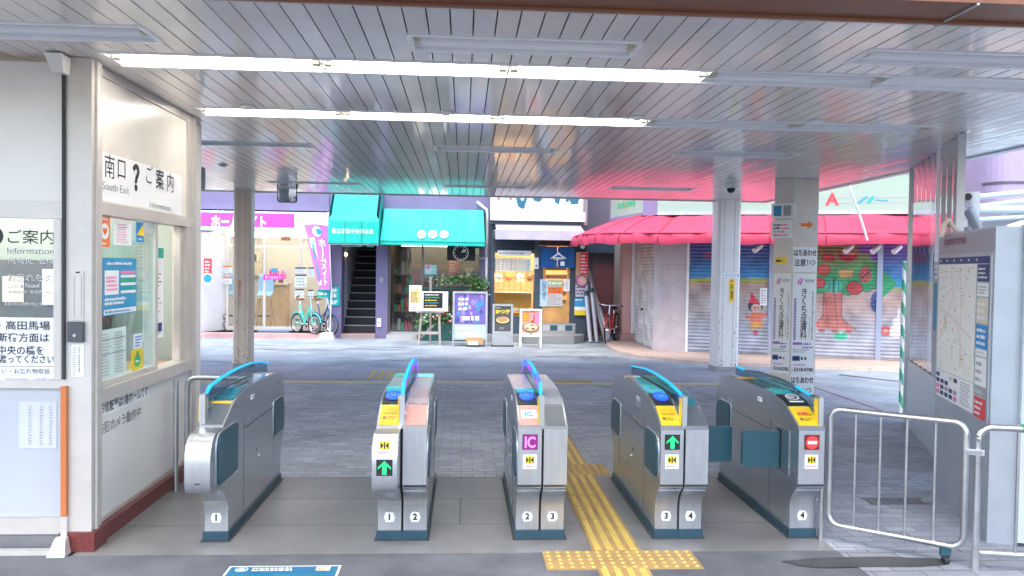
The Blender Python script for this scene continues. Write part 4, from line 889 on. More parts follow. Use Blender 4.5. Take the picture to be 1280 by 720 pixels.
g5 = gate('single steel ticket gate numbered 4 only with red no entry display', [dict(num='4', slant=G_YEL, slot='red', reader='white', disp='no', deck=[(5.41, 5.6, G_CYAN), (5.61, 6.1, M['deck']), (6.12, 6.25, mat('deck_amber', (.55, .33, .03), .25)), (6.26, 6.5, M['deck'])])], 2.153, 2.336, 2.312, dict(cols=[M['flap'], LEDC, M['flap'], M['flap']], flap_open=-1, noside='R', peak=.96))
# swing flaps closed across the last passage
for xx, sx, xl, par in ((1.572, 1, .31, g4), (2.159, -1, .25, g5)):
    b = MB(); y = 5.27 if sx < 0 else 5.40
    pts = [(0, .42), (0, .665), (xl-.01, .665), (xl, .65), (xl, .435), (xl-.01, .42)]
    b.prism([(xx+sx*p, y+p*.12, z) for p, z in pts], (0, .028, 0), M['flap']); b.build('flap', None, par, bevel=.008)

# ================================================================== SWING RAILS at right
t = thing('guard_rail', 'steel tube swing gate on a caster beside gate 4', 'rail', (2.7, 4.8, 0))
A, B_ = Vector((2.385, 5.02, 0)), Vector((2.99, 4.55, 0))
b = MB(); b.tube(rpath(A, B_, .115, .865, .07), .019, 12, M['steel_rail'], closed=True); b.build('frame', None, t)
for k in (.2, .39, .585, .79):
    p = A.lerp(B_, k); b = MB(); b.cyl((p.x, p.y, .12), (p.x, p.y, .86), .008, None, 10, M['steel_rail']); b.build('bar', None, t)
p = A.lerp(B_, .88)
b = MB(); b.box(p.x-.03, p.x+.03, p.y-.012, p.y+.012, .055, .1, M['flap']); b.bar((p.x-.02, p.y, .056), (p.x+.0, p.y, .03), .012, .02, M['seam']); b.bar((p.x+.022, p.y, .056), (p.x+.01, p.y, .03), .012, .02, M['seam']); b.cyl((p.x-.012, p.y, .022), (p.x+.018, p.y, .022), .022, None, 14, M['rubber']); b.build('caster', None, t)
b = MB(); b.cyl((2.352, 5.05, 0), (2.352, 5.05, .74), .017, None, 14, M['steel_rail']); b.build('post', None, t)
t = thing('guard_rail', 'fixed steel tube guard rail running off the right edge, wrapped with green tape', 'rail', (3.1, 4.5, 0))
b = MB(); q0, q1 = Vector((3.043, 4.51, 0)), Vector((4.2, 4.25, 0)); d = (q1-q0).normalized(); pth = [q0.copy()]
for u, z in [(0, .79)]+[(p, z) for p, z in arc(.07, .78, .07, math.pi, math.pi/2, 6)]+[(1.1, .85), (1.16, .8), (1.16, .0)]: pth.append(Vector((q0.x+d.x*u, q0.y+d.y*u, z)))
b.tube(pth, .021, 12, M['steel_rail']); b.build('frame', None, t)
b = MB(); p = q0; b.cyl(p+Vector((.02, 0, .105)), q0+d*1.15+Vector((0, 0, .105)), .017, None, 10, M['steel_rail']); b.build('bottom_bar', None, t)
for k in (.215, .44, .66, .88): p = q0+d*k; b = MB(); b.cyl((p.x, p.y, .12), (p.x, p.y, .84), .009, None, 10, M['steel_rail']); b.build('bar', None, t)
p = q0+d*.27; b = MB(); b.tube([p+Vector((0, 0, .853))-d*.04, p+Vector((0, 0, .853))+d*.12], .026, 12, M['green']); b.tube([p+d*.0+Vector((0, -.01, .85)), p+d*.03+Vector((0, -.03, .79))], [.02, .006], 8, M['green']); b.build('green_tape', None, t)
b = MB(); b.bar((2.985, 4.535, .70), (3.065, 4.49, .70), .012, .035, M['alu']); b.bar((2.975, 4.52, .70), (3.05, 4.48, .705), .01, .02, M['chrome']); tag(b.build('latch', None, None, bevel=.002), 'small metal latch joining the two guard rails', 'latch')

# ================================================================== MIRRORED WALL and MAP BOARD
MIR = mat('mirror_steel', (.78, .79, .81), .07, 1., var=.03, bump=.05, bscale=3)
t = thing('mirrored_wall', 'zigzag mirror polished steel wall reaching the canopy at right', 'wall', (4.7, 7.8, 0))
na, nb = Vector((4.27, 6.70, 0)), Vector((5.18, 8.98, 0)); d = nb-na; L = d.length; d /= L; nn = Vector((-d.y, d.x, 0))
b = MB(); K = 9; pts = []
for k in range(K*2+1): pts.append(na+d*(L*k/(K*2))+nn*(.014 if k % 2 else .0))
for k in range(K*2):
    p, q = pts[k], pts[k+1]; b.poly([p+Vector((0, 0, .02)), q+Vector((0, 0, .02)), q+Vector((0, 0, ZC-.004)), p+Vector((0, 0, ZC-.004))], MIR)
b.build('mirror_panels', None, t)
b = MB(); b.prism([na-nn*.004, nb-nn*.004, nb-nn*.04, na-nn*.04], (0, 0, ZC-.004), mat('wall_core', (.5, .52, .54), .5)); b.build('wall_core', None, t)
b = MB(); b.prism([na+nn*.02-d*.04, na+nn*.02-d*.002, na-nn*.042-d*.002, na-nn*.042-d*.04], (0, 0, ZC-.004), M['alu']); b.prism([nb+nn*.04+d*.002, nb+nn*.04+d*.05, nb-nn*.05+d*.05, nb-nn*.05+d*.002], (0, 0, ZC-.004), M['alu']); b.build('edge_trim', None, t, bevel=.004)
b = MB(); b.prism([na+nn*.021, nb+nn*.021, nb+nn*.0155, na+nn*.0155], (0, 0, .75), mat('wall_lower_panel', (.55, .60, .64), .35, .4, var=.06)); b.build('lower_panel', None, t)
# posters on the mirrored wall
fmw = Fr(na+nn*.018+Vector((0, 0, 0)), -d, (0, 0, 1))
b = MB(); b.slab(fmw, -.86, .78, -.16, 1.86, .0, .012, M['alu']); b.rect(fmw, -.84, 1.2, -.18, 1.66, M['sky'], .0135); b.rect(fmw, -.84, .8, -.18, 1.19, mat('poster_greyblue', (.3, .38, .48), .4), .0135)
b.shape(fmw, [(-.7, .95), (-.3, .9), (-.35, 1.3), (-.5, 1.45), (-.66, 1.25)], mat('poster_rust', (.5, .2, .12), .4), .015); b.disc(fmw, -.5, 1.1, .1, M['pink'], .0165, ry=.14)
for k in range(3): b.rect(fmw, -.82+k*.22, 1.7, -.64+k*.22, 1.83, M['plain_white'], .0135); b.scrib(fmw, -.81+k*.22, 1.72, -.65+k*.22, 1.81, 2, M['purple'], .015)
tag(b.build('wall_poster', None, None, fixn=False), 'blue and rust coloured poster on the mirrored wall behind the map board', 'poster')
# striped pole
p = Vector((5.45, 9.6, 0)); t = thing('striped_pole', 'thin green and white striped pole at the end of the mirrored wall', 'pole', p)
b = MB(); n = 26; r = .024; H0, H1 = 0, 1.88; rows = 80
GW, GG = mat('tape_white', (.75, .77, .76), .5), mat('tape_green', (.05, .36, .22), .5)
for i in range(rows):
    za, zb = H0+(H1-H0)*i/rows, H0+(H1-H0)*(i+1)/rows
    for k in range(16):
        a0, a1 = k*math.pi/8, (k+1)*math.pi/8; m = GG if ((k/16+za/.28) % 1) < .5 else GW
        f_ = b.poly([(p.x+r*math.cos(a0), p.y+r*math.sin(a0), za), (p.x+r*math.cos(a1), p.y+r*math.sin(a1), za), (p.x+r*math.cos(a1), p.y+r*math.sin(a1), zb), (p.x+r*math.cos(a0), p.y+r*math.sin(a0), zb)], m)
b.build('striped_cover', None, t)
b = MB(); b.cyl((p.x, p.y, 0), (p.x, p.y, 1.9), .022, None, 12, M['alu']); b.build('pole', None, t)
# map board
n0, n1 = Vector((3.43, 4.976, 0)), Vector((3.80, 6.19, 0)); d = (n0-n1).normalized(); L = (n1-n0).length; nn = d.cross(Vector((0, 0, 1)))
BG = mat('board_grey_enamel', (.42, .46, .50), .35, .35, var=.05, dirt=.12); BL = mat('board_light_grey', (.56, .61, .66), .4, .2, var=.04)
t = thing('map_board', 'tall grey illuminated style street map board standing behind the rails', 'map board', (3.7, 5.6, 0))
t['label'] = 'tall grey street map board standing behind the guard rails at right'
f = Fr(n1, d, (0, 0, 1)); 
b = MB(); b.slab(f, 0, .0, L, 2.06, -.16, .0, BG); b.slab(f, L-.05, .03, L+.05, 2.07, -.34, -.161, BL); b.slab(f, -.0, .02, L-.052, 2.05, -.3, -.162, BL); b.build('cabinet', None, t, bevel=.012)
b = MB(); b.slab(f, L*.0+.01, 1.9, L-.02, 2.045, .001, .006, mat('board_header', (.33, .33, .38), .4, .3)); b.text(f, '都立家政駅周辺案内図', L*.33, 1.99, .055, mat('header_lettering', (.25, .08, .12), .5), w=.52, bold=.02, off=.008); b.scrib(f, .08, 1.92, .4, 1.945, 1, M['grey'], .008); b.build('header', None, t, fixn=False)
b = MB(); b.slab(f, .02, .76, L-.03, 1.885, .001, .012, BG); b.build('frame', None, t, bevel=.004)
def map_mat():
    m = bpy.data.materials.new('street_map_print'); m.use_nodes = True; q = m.node_tree; bs = q.nodes['Principled BSDF']
    tc = _n(q, 'TexCoord'); vo = _n(q, 'TexVoronoi'); vo.feature = 'DISTANCE_TO_EDGE'; vo.inputs['Scale'].default_value = 16; q.links.new(tc.outputs['Object'], vo.inputs['Vector'])
    rp = _n(q, 'ValToRGB'); rp.color_ramp.elements[0].position = .03; rp.color_ramp.elements[1].position = .06; rp.color_ramp.elements[0].color = (.86, .85, .80, 1); rp.color_ramp.elements[1].color = (.78, .78, .73, 1)
    q.links.new(vo.outputs[0], rp.inputs[0])
    nz = _n(q, 'TexNoise'); nz.inputs['Scale'].default_value = 5; nz.inputs['Detail'].default_value = 3; q.links.new(tc.outputs['Object'], nz.inputs['Vector'])
    r2 = _n(q, 'ValToRGB'); r2.color_ramp.elements[0].position = .60; r2.color_ramp.elements[1].position = .68; r2.color_ramp.elements[0].color = (0, 0, 0, 1); r2.color_ramp.elements[1].color = (.7, .7, .7, 1); q.links.new(nz.outputs['Fac'], r2.inputs[0])
    mx = _n(q, 'MixRGB'); mx.inputs[2].default_value = (.45, .62, .25, 1); q.links.new(r2.outputs[0], mx.inputs[0]); q.links.new(rp.outputs[0], mx.inputs[1]); q.links.new(mx.outputs[0], bs.inputs['Base Color']); bs.inputs['Roughness'].default_value = .3
    return m
b = MB(); mw = L*.76
b.rect(f, .06, 1.0, mw, 1.82, map_mat(), .014); b.rect(f, .06, 1.822, L-.06, 1.87, M['navy'], .014)
for k in range(6): b.rect(f, .1+k*.17, 1.84, .125+k*.17, 1.855, M['plain_white'], .016)
rr = random.Random(9); x_, z_ = .4, 1.82; 
for a_, b_, c_, d_ in ((.38, 1.8, .55, 1.4), (.55, 1.4, .8, 1.02), (.1, 1.5, .9, 1.3), (.1, 1.2, .6, 1.75), (.62, 1.8, .66, 1.05)): b.line(f, a_, b_, c_, d_, .012, mat('map_road', (.72, .60, .58), .5), .0155)
for k in range(60): x_, z_ = rr.uniform(.1, mw-.05), rr.uniform(1.02, 1.8); b.rect(f, x_, z_, x_+rr.uniform(.01, .04), z_+.008, M[rr.choice(['red', 'grey', 'orange', 'teal', 'grey'])], .016)
b.rect(f, .06, .79, mw, .995, M['plain_white'], .014)
for i in range(7):
    for j in range(4):
        if i < 5: b.rect(f, .08+i*.11, .81+j*.045, .08+i*.11+.085, .81+j*.045+.032, M[rr.choice(['navy', 'pink', 'grey', 'darkgrey', 'cream', 'plain_white'])], .016)
b.scrib(f, .68, .81, mw-.03, .98, 9, M['grey'], .016); b.build('map_sheet', None, t, fixn=False)
b = MB(); a0, a1 = mw+.02, L-.06
for z0, z1, m in ((1.70, 1.815, 'navy'), (1.6, 1.69, 'plain_white'), (1.42, 1.59, 'cream'), (1.25, 1.41, 'blue'), (1.2, 1.245, 'plain_white'), (1.0, 1.19, 'plain_white'), (.93, .99, 'grey'), (.78, .92, 'red')):
    b.rect(f, a0, z0, a1, z1, M[m], .014); b.scrib(f, a0+.02, z0+.015, a1-.02, z1-.015, 3, M['plain_white' if m != 'plain_white' else 'grey'], .016)
b.build('advert_strip', None, t, fixn=False)
# lamp arm over the board and side panel right of it
t = thing('board_lamp', 'bent beige conduit rising from the top of the map board', 'conduit', (3.75, 6.0, 2.06))
b = MB(); q = PY(1190, 292, 6.0); b.tube([q+Vector((-.08, 0, -.03)), q+Vector((-.07, 0, .06)), q+Vector((-.03, 0, .11)), q+Vector((.02, 0, .04)), q+Vector((.12, 0, -.02)), q+Vector((.2, -.1, -.03))], .018, 10, M['cream']); b.build('conduit', None, t)
q = PY(1262, 500, 5.4)
t = thing('upright_noticeboard', 'pale grey upright panel with red marks at the right edge behind the rails', 'panel', (q.x+.3, 5.4, 0))
b = MB(); b.box(q.x+.05, q.x+.9, 5.4, 5.46, 0.0, 1.72, BL); b.build('panel', None, t, bevel=.01)
b = MB(); ff2 = Fr((q.x+.05, 5.4, 0), (1, 0, 0), (0, 0, 1)); b.rect(ff2, .05, .3, .8, 1.65, M['plain_white'], .003); b.rect(ff2, .07, .85, .2, 1.0, M['orange'], .005); b.rect(ff2, .07, 1.2, .3, 1.5, M['pink'], .005); b.build('print', None, t)
# ================================================================== SHOPS ACROSS THE STREET
YF = 19.3
def q2(px, py, Y=YF): p = PY(px, py, Y); return p.x, p.z
def xz(px, py, Y=YF): return q2(px, py, Y)
FR = lambda Y: Fr((0, Y, 0), (1, 0, 0), (0, 0, 1))
PW = mat('purple_grey_render', (.17, .15, .27), .7, var=.06, vscale=3, dirt=.25, dscale=1.2)
WW = mat('shop_white', (.80, .80, .80), .5, var=.04, dirt=.1)
INT = mat('shop_interior_cream', (.68, .61, .50), .7)
SHOPL = glow('shop_ceiling_lamp', (1, .92, .8), 4)
AWT = mat('teal_awning_cloth', (.0, .46, .36), .6, var=.1, vscale=1.5, bump=.4, bscale=5, dirt=.12, dscale=1.5)
GLS = M['glass']
X0, X1 = -9.5, xz(412, 350)[0]
# ---- letting office (magenta sign)
t = thing('shop_building', 'letting office shop with bright glazed front under the magenta sign', 'shop building', (-5, YF, 0))
zt = xz(300, 262)[1]; zs0 = xz(300, 290)[1]
b = MB(); b.box(X0, X1, YF-.02, 25, zt+.0, 7.5, PW); b.box(X0, xz(247, 350)[0]-.25, YF-.02, 25, 0, zt-.003, PW); b.build('upper_wall', None, t)
gx0, gx1 = xz(247, 350)[0], X1
b = MB(); b.hexa([(gx0-.25, YF-.02, .1), (gx0+.0, YF-.02, .1), (gx0+.42, YF+.8, .1), (gx0-.25, YF+.8, .1), (gx0-.25, YF-.02, zs0), (gx0+.0, YF-.02, zs0), (gx0+.42, YF+.8, zs0), (gx0-.25, YF+.8, zs0)], WW); b.build('white_return', None, t)
b = MB(); b.box(gx0, gx1, YF+3.2, YF+3.3, .1, zt, INT); b.box(gx0, gx1, YF+.0, YF+3.2, zs0+.02, zs0+.1, WW); b.box(gx0-.1, gx0, YF+.8, YF+3.3, .1, zt, WW); b.box(gx1-.1, gx1, YF+.1, YF+3.3, .1, zt, WW); b.box(gx0, gx1, YF+.1, YF+3.2, .08, .1, mat('shop_floor', (.5, .42, .33), .4)); b.build('interior_walls', None, t)
b = MB(); b.box(gx0+.3, gx1-.3, YF+.25, YF+.32, zs0-.03, zs0+.0, SHOPL); b.box(gx0+.4, gx1-.3, YF+1.2, YF+1.3, zs0-.05, zs0+.0, SHOPL); b.box(gx0+.4, gx1-.3, YF+2.2, YF+2.3, zs0-.05, zs0+.0, SHOPL); b.build('interior_lamp', None, t)
dx0, dx1 = xz(321, 350)[0], xz(366, 350)[0]; hx = xz(300, 305)[1]
Fm = mat('shop_front_frame', (.60, .58, .55), .4, .5)
b = MB()
for x in (gx0+.45, dx0-.03, dx1+.0, gx1-.08): b.box(x, x+.06, YF+.72, YF+.79, .1, zs0, Fm)
b.box(gx0+.45, gx1, YF+.71, YF+.785, hx-.06, hx, Fm); b.box(gx0+.45, gx1, YF+.71, YF+.785, .1, .2, Fm); b.build('shop_front_frame', None, t, bevel=.004)
b = MB(); b.box(dx0+.04, dx1-.01, YF+.73, YF+.78, hx+.0, zs0-.08, mat('door_header', (.55, .45, .35), .5)); b.box((dx0+dx1)/2-.02, (dx0+dx1)/2+.2, YF+.72, YF+.728, hx+.12, hx+.22, M['brown']); b.build('door_header', None, t)
b = MB(); b.box(gx0+.5, gx1-.08, YF+.748, YF+.754, .2, zs0, GLS); b.build('glazing', None, t)
f = FR(YF+.70)
rr = random.Random(2)
for px0, py0, px1, py1 in ((265, 332, 276, 341), (279, 332, 290, 341), (265, 346, 276, 355), (279, 346, 290, 355), (263, 359, 276, 369), (369, 334, 383, 341), (369, 343, 383, 359), (369, 361, 380, 372), (385, 334, 393, 346), (385, 362, 392, 372)):
    (x0, z1), (x1, z0) = xz(px0, py0, YF+.7), xz(px1, py1, YF+.7); b = MB(); b.slab(f, x0, z0, x1, z1, 0, .006, mat('listing_sheet', (.66, .74, .80), .5)); b.rect(f, x0, z1-.04, x1, z1, M['orange'] if px0 < 300 else M['darkgrey'], .008); b.scrib(f, x0+.03, z0+.02, x1-.03, z1-.06, 3, M['grey'], .008); b.build('listing_sheet', None, t, fixn=False)
b = MB(); x0, z0 = xz(267, 407, YF+.7); 
for i in range(4):
    for j in range(5):
        if (i+j) % 2 == 0: b.disc(f, x0+i*.085, z0+j*.09-.1, .03, M['darkgrey'], .003, 8)
        else: b.line(f, x0+i*.085-.04, z0+j*.09-.14, x0+i*.085+.04, z0+j*.09-.06, .02, M['darkgrey'], .003)
b.build('glass_pattern', None, t)
(x0, z1), (x1, z0) = xz(329, 343, YF+.7), xz(354, 350, YF+.7)
b = MB(); b.slab(f, x0, z0, x1, z1, 0, .006, M['magenta']); b.text(f, 'ホームメイト', (x0+x1)/2, (z0+z1)/2, .07, M['plain_white'], w=(x1-x0)*.8, bold=.03, off=.008); x2, z2 = xz(343, 338, YF+.7); b.rect(f, x2-.08, z2-.05, x2+.08, z2+.05, M['sky'], .004); b.build('door_label', None, t, fixn=False)
b = MB(); b.box(gx0-.6, gx1, YF-.25, YF+.8, -.02, .1, G_pinkstep); b.build('front_step', None, t)
mx0, mx1 = xz(318, 416)[0], xz(358, 416)[0]; tag((lambda b: (b.box(mx0, mx1, YF+.25, YF+.66, .102, .115, mat('blue_mat', (.08, .16, .28), .9, var=.1)), b.build('doormat'))[1])(MB()), 'flat blue doormat in front of the letting office door', 'doormat')
# interior things
ct = thing('reception_counter', 'pale wooden reception counter inside the letting office', 'counter', (-4.7, YF+1.9, .1))
cx0, cx1 = xz(325, 360, YF+1.8)[0], xz(358, 360, YF+1.8)[0]
b = MB(); b.box(cx0, cx1, YF+1.82, YF+2.2, .1, 1.2, mat('counter_wood', (.62, .40, .20), .5, var=.12)); b.build('body', None, ct, bevel=.01)
b = MB(); b.box(cx0-.05, cx1+.05, YF+1.75, YF+2.25, 1.202, 1.25, mat('counter_top', (.75, .62, .45), .4)); b.build('top', None, ct, bevel=.01)
for i, px in enumerate((341, 351)):
    p = PY(px, 358, YF+2.0); ft = thing('flower_pot', ('pot of red flowers on the left of the office counter', 'pot of pink flowers on the right of the office counter')[i], 'flowers', (p.x, YF+2.0, 1.25))
    b = MB(); b.cyl((p.x, YF+2, 1.251), (p.x, YF+2, 1.36), .06, .08, 14, M['brown']); b.build('pot', None, ft)
    b = MB(); rr = random.Random(i)
    for k in range(24): b.ball((p.x+rr.uniform(-.15, .15), YF+2+rr.uniform(-.1, .1), 1.42+rr.uniform(-.05, .14)), .035, mat('flower_red', (.7, .04, .15), .6) if i == 0 else M['pink'], seg=6)
    b.build('blossoms', None, ft)
sh = thing('wall_shelf', 'cream shelf unit at the back of the letting office', 'shelf', (-5.2, YF+3, .1)); x0, z1 = xz(316, 316, YF+3); x1, z0 = xz(328, 345, YF+3)
b = MB(); b.box(x0, x1, YF+2.9, YF+3.19, z0, z1, mat('shelf_cream', (.6, .52, .35), .5)); b.build('case', None, sh); b = MB(); b.box(x0+.04, x0+.12, YF+2.85, YF+2.899, z0+.4, z1-.04, M['darkgrey']); b.box(x0+.15, x0+.22, YF+2.85, YF+2.899, z0+.4, z1-.1, M['cream']); b.build('files', None, sh)
def stool(px, label):
    p = PY(px, 412, YF+1.1); x, y = p.x, YF+1.25
    s = thing('bar_stool', label, 'stool', (x, y, .1), 'shell stools in the letting office')
    b = MB(); rows = []
    for i in range(7):
        v = i/6; row = []
        for j in range(9):
            u = (j/8-.5)*2; w = .19*(1-.25*(v-.4)**2*2); row.append((x+u*w, y+.2-.05*v+ .0*u-(.12*(1-u*u)*-1)*.6-(0 if v > .35 else (.35-v)*.9), .85+v*.62-.03*u*u*(1-v)+(.0 if v > .3 else (.3-v)*.35)))
        rows.append(row)
    b.loft(rows, mat('stool_shell', (.38, .60, .74), .35)); o = b.build('shell', None, s, fixn=False); md = o.modifiers.new('thick', 'SOLIDIFY'); md.thickness = .02
    for sx in (-1, 1):
        for sy in (-1, 1): b = MB(); b.cyl((x+sx*.13, y+sy*.1, .86), (x+sx*.24, y+sy*.2, .1), .02, .016, 8, M['wood']); b.build('leg', None, s)
    b = MB(); b.tube([(x-.2, y-.17, .42), (x+.2, y-.17, .42)], .012, 6, M['darkgrey']); b.tube([(x-.2, y+.17, .42), (x+.2, y+.17, .42)], .012, 6, M['darkgrey']); b.build('footrest', None, s)
stool(328, 'pale blue shell stool on wooden legs right of the cream column'); stool(287, 'pale blue shell stool mostly hidden behind the cream column')
# hanging red strip with blue disc
x0, z1 = xz(255, 323, YF-.05); x1, z0 = xz(265, 352, YF-.05); b = MB(); f = FR(YF-.06); zm = z0+(z1-z0)*.28
b.slab(f, x0, zm, x1, z1, 0, .01, M['red']); b.scrib(f, x0+.03, zm+.05, x1-.03, z1-.04, 4, M['plain_white'], .012, fill=.5); b.disc(f, (x0+x1)/2, zm-.08, .13, M['plain_white'], .013); b.disc(f, (x0+x1)/2, zm-.08, .1, M['blue'], .015); b.slab(f, (x0+x1)/2-.004, z1, (x0+x1)/2+.004, zs0, 0, .006, M['grey'])
tag(b.build('hanging_sign', None, None, fixn=False), 'red hanging strip sign with a blue disc in the letting office window', 'sign')
# magenta sign board
sgn = thing('shop_sign', 'magenta and white lit sign board of the letting office', 'sign', (-4.5, YF-.3, 2.7)); Y = YF-.32
(x0, z1), (xm, z0), (xe, _) = xz(200, 262, Y), xz(368, 289, Y), xz(413, 262, Y)
b = MB(); b.box(x0, xe, Y, Y+.29, z0, z1, mat('sign_white_lit', (.85, .84, .84), .4)); b.build('box', None, sgn, bevel=.01)
f = FR(Y); b = MB(); b.slab(f, x0+.05, z0+.08, xm, z1-.04, .001, .006, mat('sign_magenta', (.78, .06, .62), .35, emit=.04)); b.build('magenta_panel', None, sgn)
b = MB(); xa, xb = xz(264, 270, Y)[0], xz(333, 270, Y)[0]; zc = (z0+z1)/2
b.text(f, 'ホームメイト', (xa+xb)/2, zc-.03, .30, M['plain_white'], w=xb-xa, bold=.04, off=.01); b.scrib(f, xa, zc+.17, xb, zc+.24, 1, M['plain_white'], .01, fill=.8); b.build('lettering', None, sgn, fixn=False); b = MB(); xa, xb = xz(376, 275, Y)[0], xz(408, 275, Y)[0]; b.scrib(f, xa, zc-.0, xb, zc+.05, 1, M['grey'], .004, fill=.7); b.build('small_print', None, sgn, fixn=False)
# leaning flag
fl = thing('banner_flag', 'tall pink and purple banner flag leaning beside the letting office', 'banner', xz(402, 415, YF-.1)[0:1]+(YF-.1, .0)); Y = YF-.35
P4 = [xz(380, 281, Y), xz(409, 280, Y), xz(411, 362, Y), xz(399, 362, Y)]
pa, pb, pc, pd = P4; fo = Fr((pd[0], Y, pd[1]), (pa[0]-pd[0]+.0, 0, pa[1]-pd[1]), (1, 0, 0)); 
b = MB(); pl = lambda u, v, o: (pd[0]+(pa[0]-pd[0])*v+u*((pc[0]-pd[0]+.03)+(pb[0]-pa[0]-(pc[0]-pd[0]))*v), Y-o-.03*math.sin(v*5+u*2), pd[1]+(pa[1]-pd[1])*v+.02*math.sin(u*4))
FLG = mat('banner_cloth', (.50, .16, .50), .6, var=.1); rows = [[pl(j/6, i/12, 0) for j in range(7)] for i in range(13)]; b.loft(rows, FLG); b.build('cloth', None, fl, fixn=False)
b = MB()
class SF(Fr):
    def __init__(s, mp): s.mp = mp; s.n = Vector((0, -1, 0))
    def p(s, a, b_, off=0): return Vector(s.mp(a, b_, off+.006))
sf = SF(pl)
b.disc(sf, .48, .89, .2, M['plain_white'], .004, ry=.08); b.disc(sf, .56, .89, .12, M['sky'], .006, ry=.05)
b.rect(sf, .08, .06, .33, .80, M['plain_white'], .004); b.text(sf, 'お部屋探しの専門店', .205, .43, .68, M['teal'], w=.14, vert=True, bold=.02, off=.008); b.text(sf, 'ホームメイト', .66, .42, .72, M['plain_white'], w=.34, vert=True, bold=.03, off=.006); b.build('print', None, fl, fixn=False)
b = MB(); b.tube([(pb[0]+.03, Y+.03, pb[1]+.05), (pc[0]+.05, Y+.06, pc[1]), (pc[0]+.02, Y+.1, .15)], .014, 8, M['plain_white']); b.build('pole', None, fl)
b = MB(); xq = xz(408, 428, Y)[0]; b.hexa([(xq-.18, Y-.1, .0), (xq+.18, Y-.1, .0), (xq+.18, Y+.25, .0), (xq-.18, Y+.25, .0), (xq-.13, Y-.05, .14), (xq+.13, Y-.05, .14), (xq+.13, Y+.2, .14), (xq-.13, Y+.2, .14)], WW); b.build('base', None, fl, bevel=.03)
(x0, z1), (x1, z0) = xz(397, 362, YF-.2), xz(411, 372, YF-.2); b = MB(); f = FR(YF-.2); b.slab(f, x0, z0, x1, z1, 0, .015, M['teal']); b.scrib(f, x0+.03, z0+.04, x1-.03, z1-.04, 1, M['plain_white'], .017); tag(b.build('small_sign', None, None, fixn=False), 'small teal sign just under the banner flag', 'sign')

# ---- building with the staircase and the tea shop
t = thing('shop_building', 'purple grey building with the dark staircase and tea shop front', 'shop building', (-1, YF, 0))
sx0, sx1, sx2, sx3 = xz(411, 350)[0], xz(427, 350)[0], xz(470, 350)[0], xz(485, 350)[0]; tx1 = xz(601, 350)[0]; bx1 = xz(613, 350)[0]
b = MB(); zt = 2.35
b.box(sx0+.004, sx1, YF-.02, YF+.5, 0, zt-.003, PW); b.box(sx2, sx3, YF-.02, YF+.5, 0, zt-.003, PW); b.box(tx1, bx1-.004, YF-.02, YF+.5, 0, zt-.003, PW); b.box(sx0+.004, bx1-.004, YF-.02, 27, zt, 7.6, PW); b.build('wall', None, t)
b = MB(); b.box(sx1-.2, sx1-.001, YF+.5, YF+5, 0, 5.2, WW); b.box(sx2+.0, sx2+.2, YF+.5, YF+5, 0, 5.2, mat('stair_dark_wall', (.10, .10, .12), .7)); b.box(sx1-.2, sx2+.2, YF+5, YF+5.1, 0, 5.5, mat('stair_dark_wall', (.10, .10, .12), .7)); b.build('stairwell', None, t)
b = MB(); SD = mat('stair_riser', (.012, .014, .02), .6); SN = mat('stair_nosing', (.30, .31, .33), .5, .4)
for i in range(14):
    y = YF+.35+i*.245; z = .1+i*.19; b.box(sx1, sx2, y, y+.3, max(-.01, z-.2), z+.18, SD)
b.build('stairs', None, t)
b = MB()
for i in range(14): y = YF+.35+i*.245; z = .1+i*.19; b.box(sx1+.003, sx2-.003, y-.012, y+.03, z+.165, z+.186, SN)
b.build('stair_nosing', None, t)
b = MB(); b.box(sx1, sx2, YF-.1, YF+.349, -.02, .09, G_pinkstep); b.build('stair_landing', None, t)
# tea shop interior
INTD = mat('tea_interior', (.16, .10, .06), .7, var=.3, vscale=3)
b = MB(); b.box(sx3-.3, tx1+.3, YF+3.5, YF+3.6, 0, zt, INTD); b.box(sx3-.05, sx3-.002, YF+.5, YF+3.5, 0, zt, INTD); b.box(tx1+.002, tx1+.05, YF+.5, YF+3.5, 0, zt, INTD); b.box(sx3, tx1, YF+.1, YF+3.5, .1, .12, mat('dark_wood_floor', (.12, .06, .03), .4)); b.box(sx3, tx1, YF+.1, YF+3.5, zt-.05, zt-.01, INTD); b.build('interior_walls', None, t)
b = MB(); b.box(sx3+.2, tx1-.3, YF+1.5, YF+1.58, zt-.1, zt-.052, glow('warm_lamp', (1, .7, .4), 4)); b.build('interior_lamp', None, t)
FD = mat('dark_bronze_frame', (.20, .18, .16), .4, .5); xm = xz(528, 350)[0]; ztop = xz(540, 309)[1]
b = MB()
for x in (sx3, xm-.03, tx1-.05): b.box(x, x+.05, YF+.1, YF+.17, .12, zt-.1, FD)
b.box(sx3, tx1, YF+.095, YF+.175, .08, .15, M['alu']); b.build('shop_front_frame', None, t, bevel=.004)
b = MB(); b.box(sx3+.05, tx1-.05, YF+.132, YF+.138, .15, zt-.1, glass('reflective_glass', (.85, .9, .9), .02, 1.9)); b.build('glazing', None, t)
b = MB(); b.box(sx3, xm-.1, YF-.3, YF+.09, -.02, .1, mat('grey_step', (.42, .42, .43), .6, dirt=.2)); b.build('front_step', None, t, bevel=.01)
rr = random.Random(4)
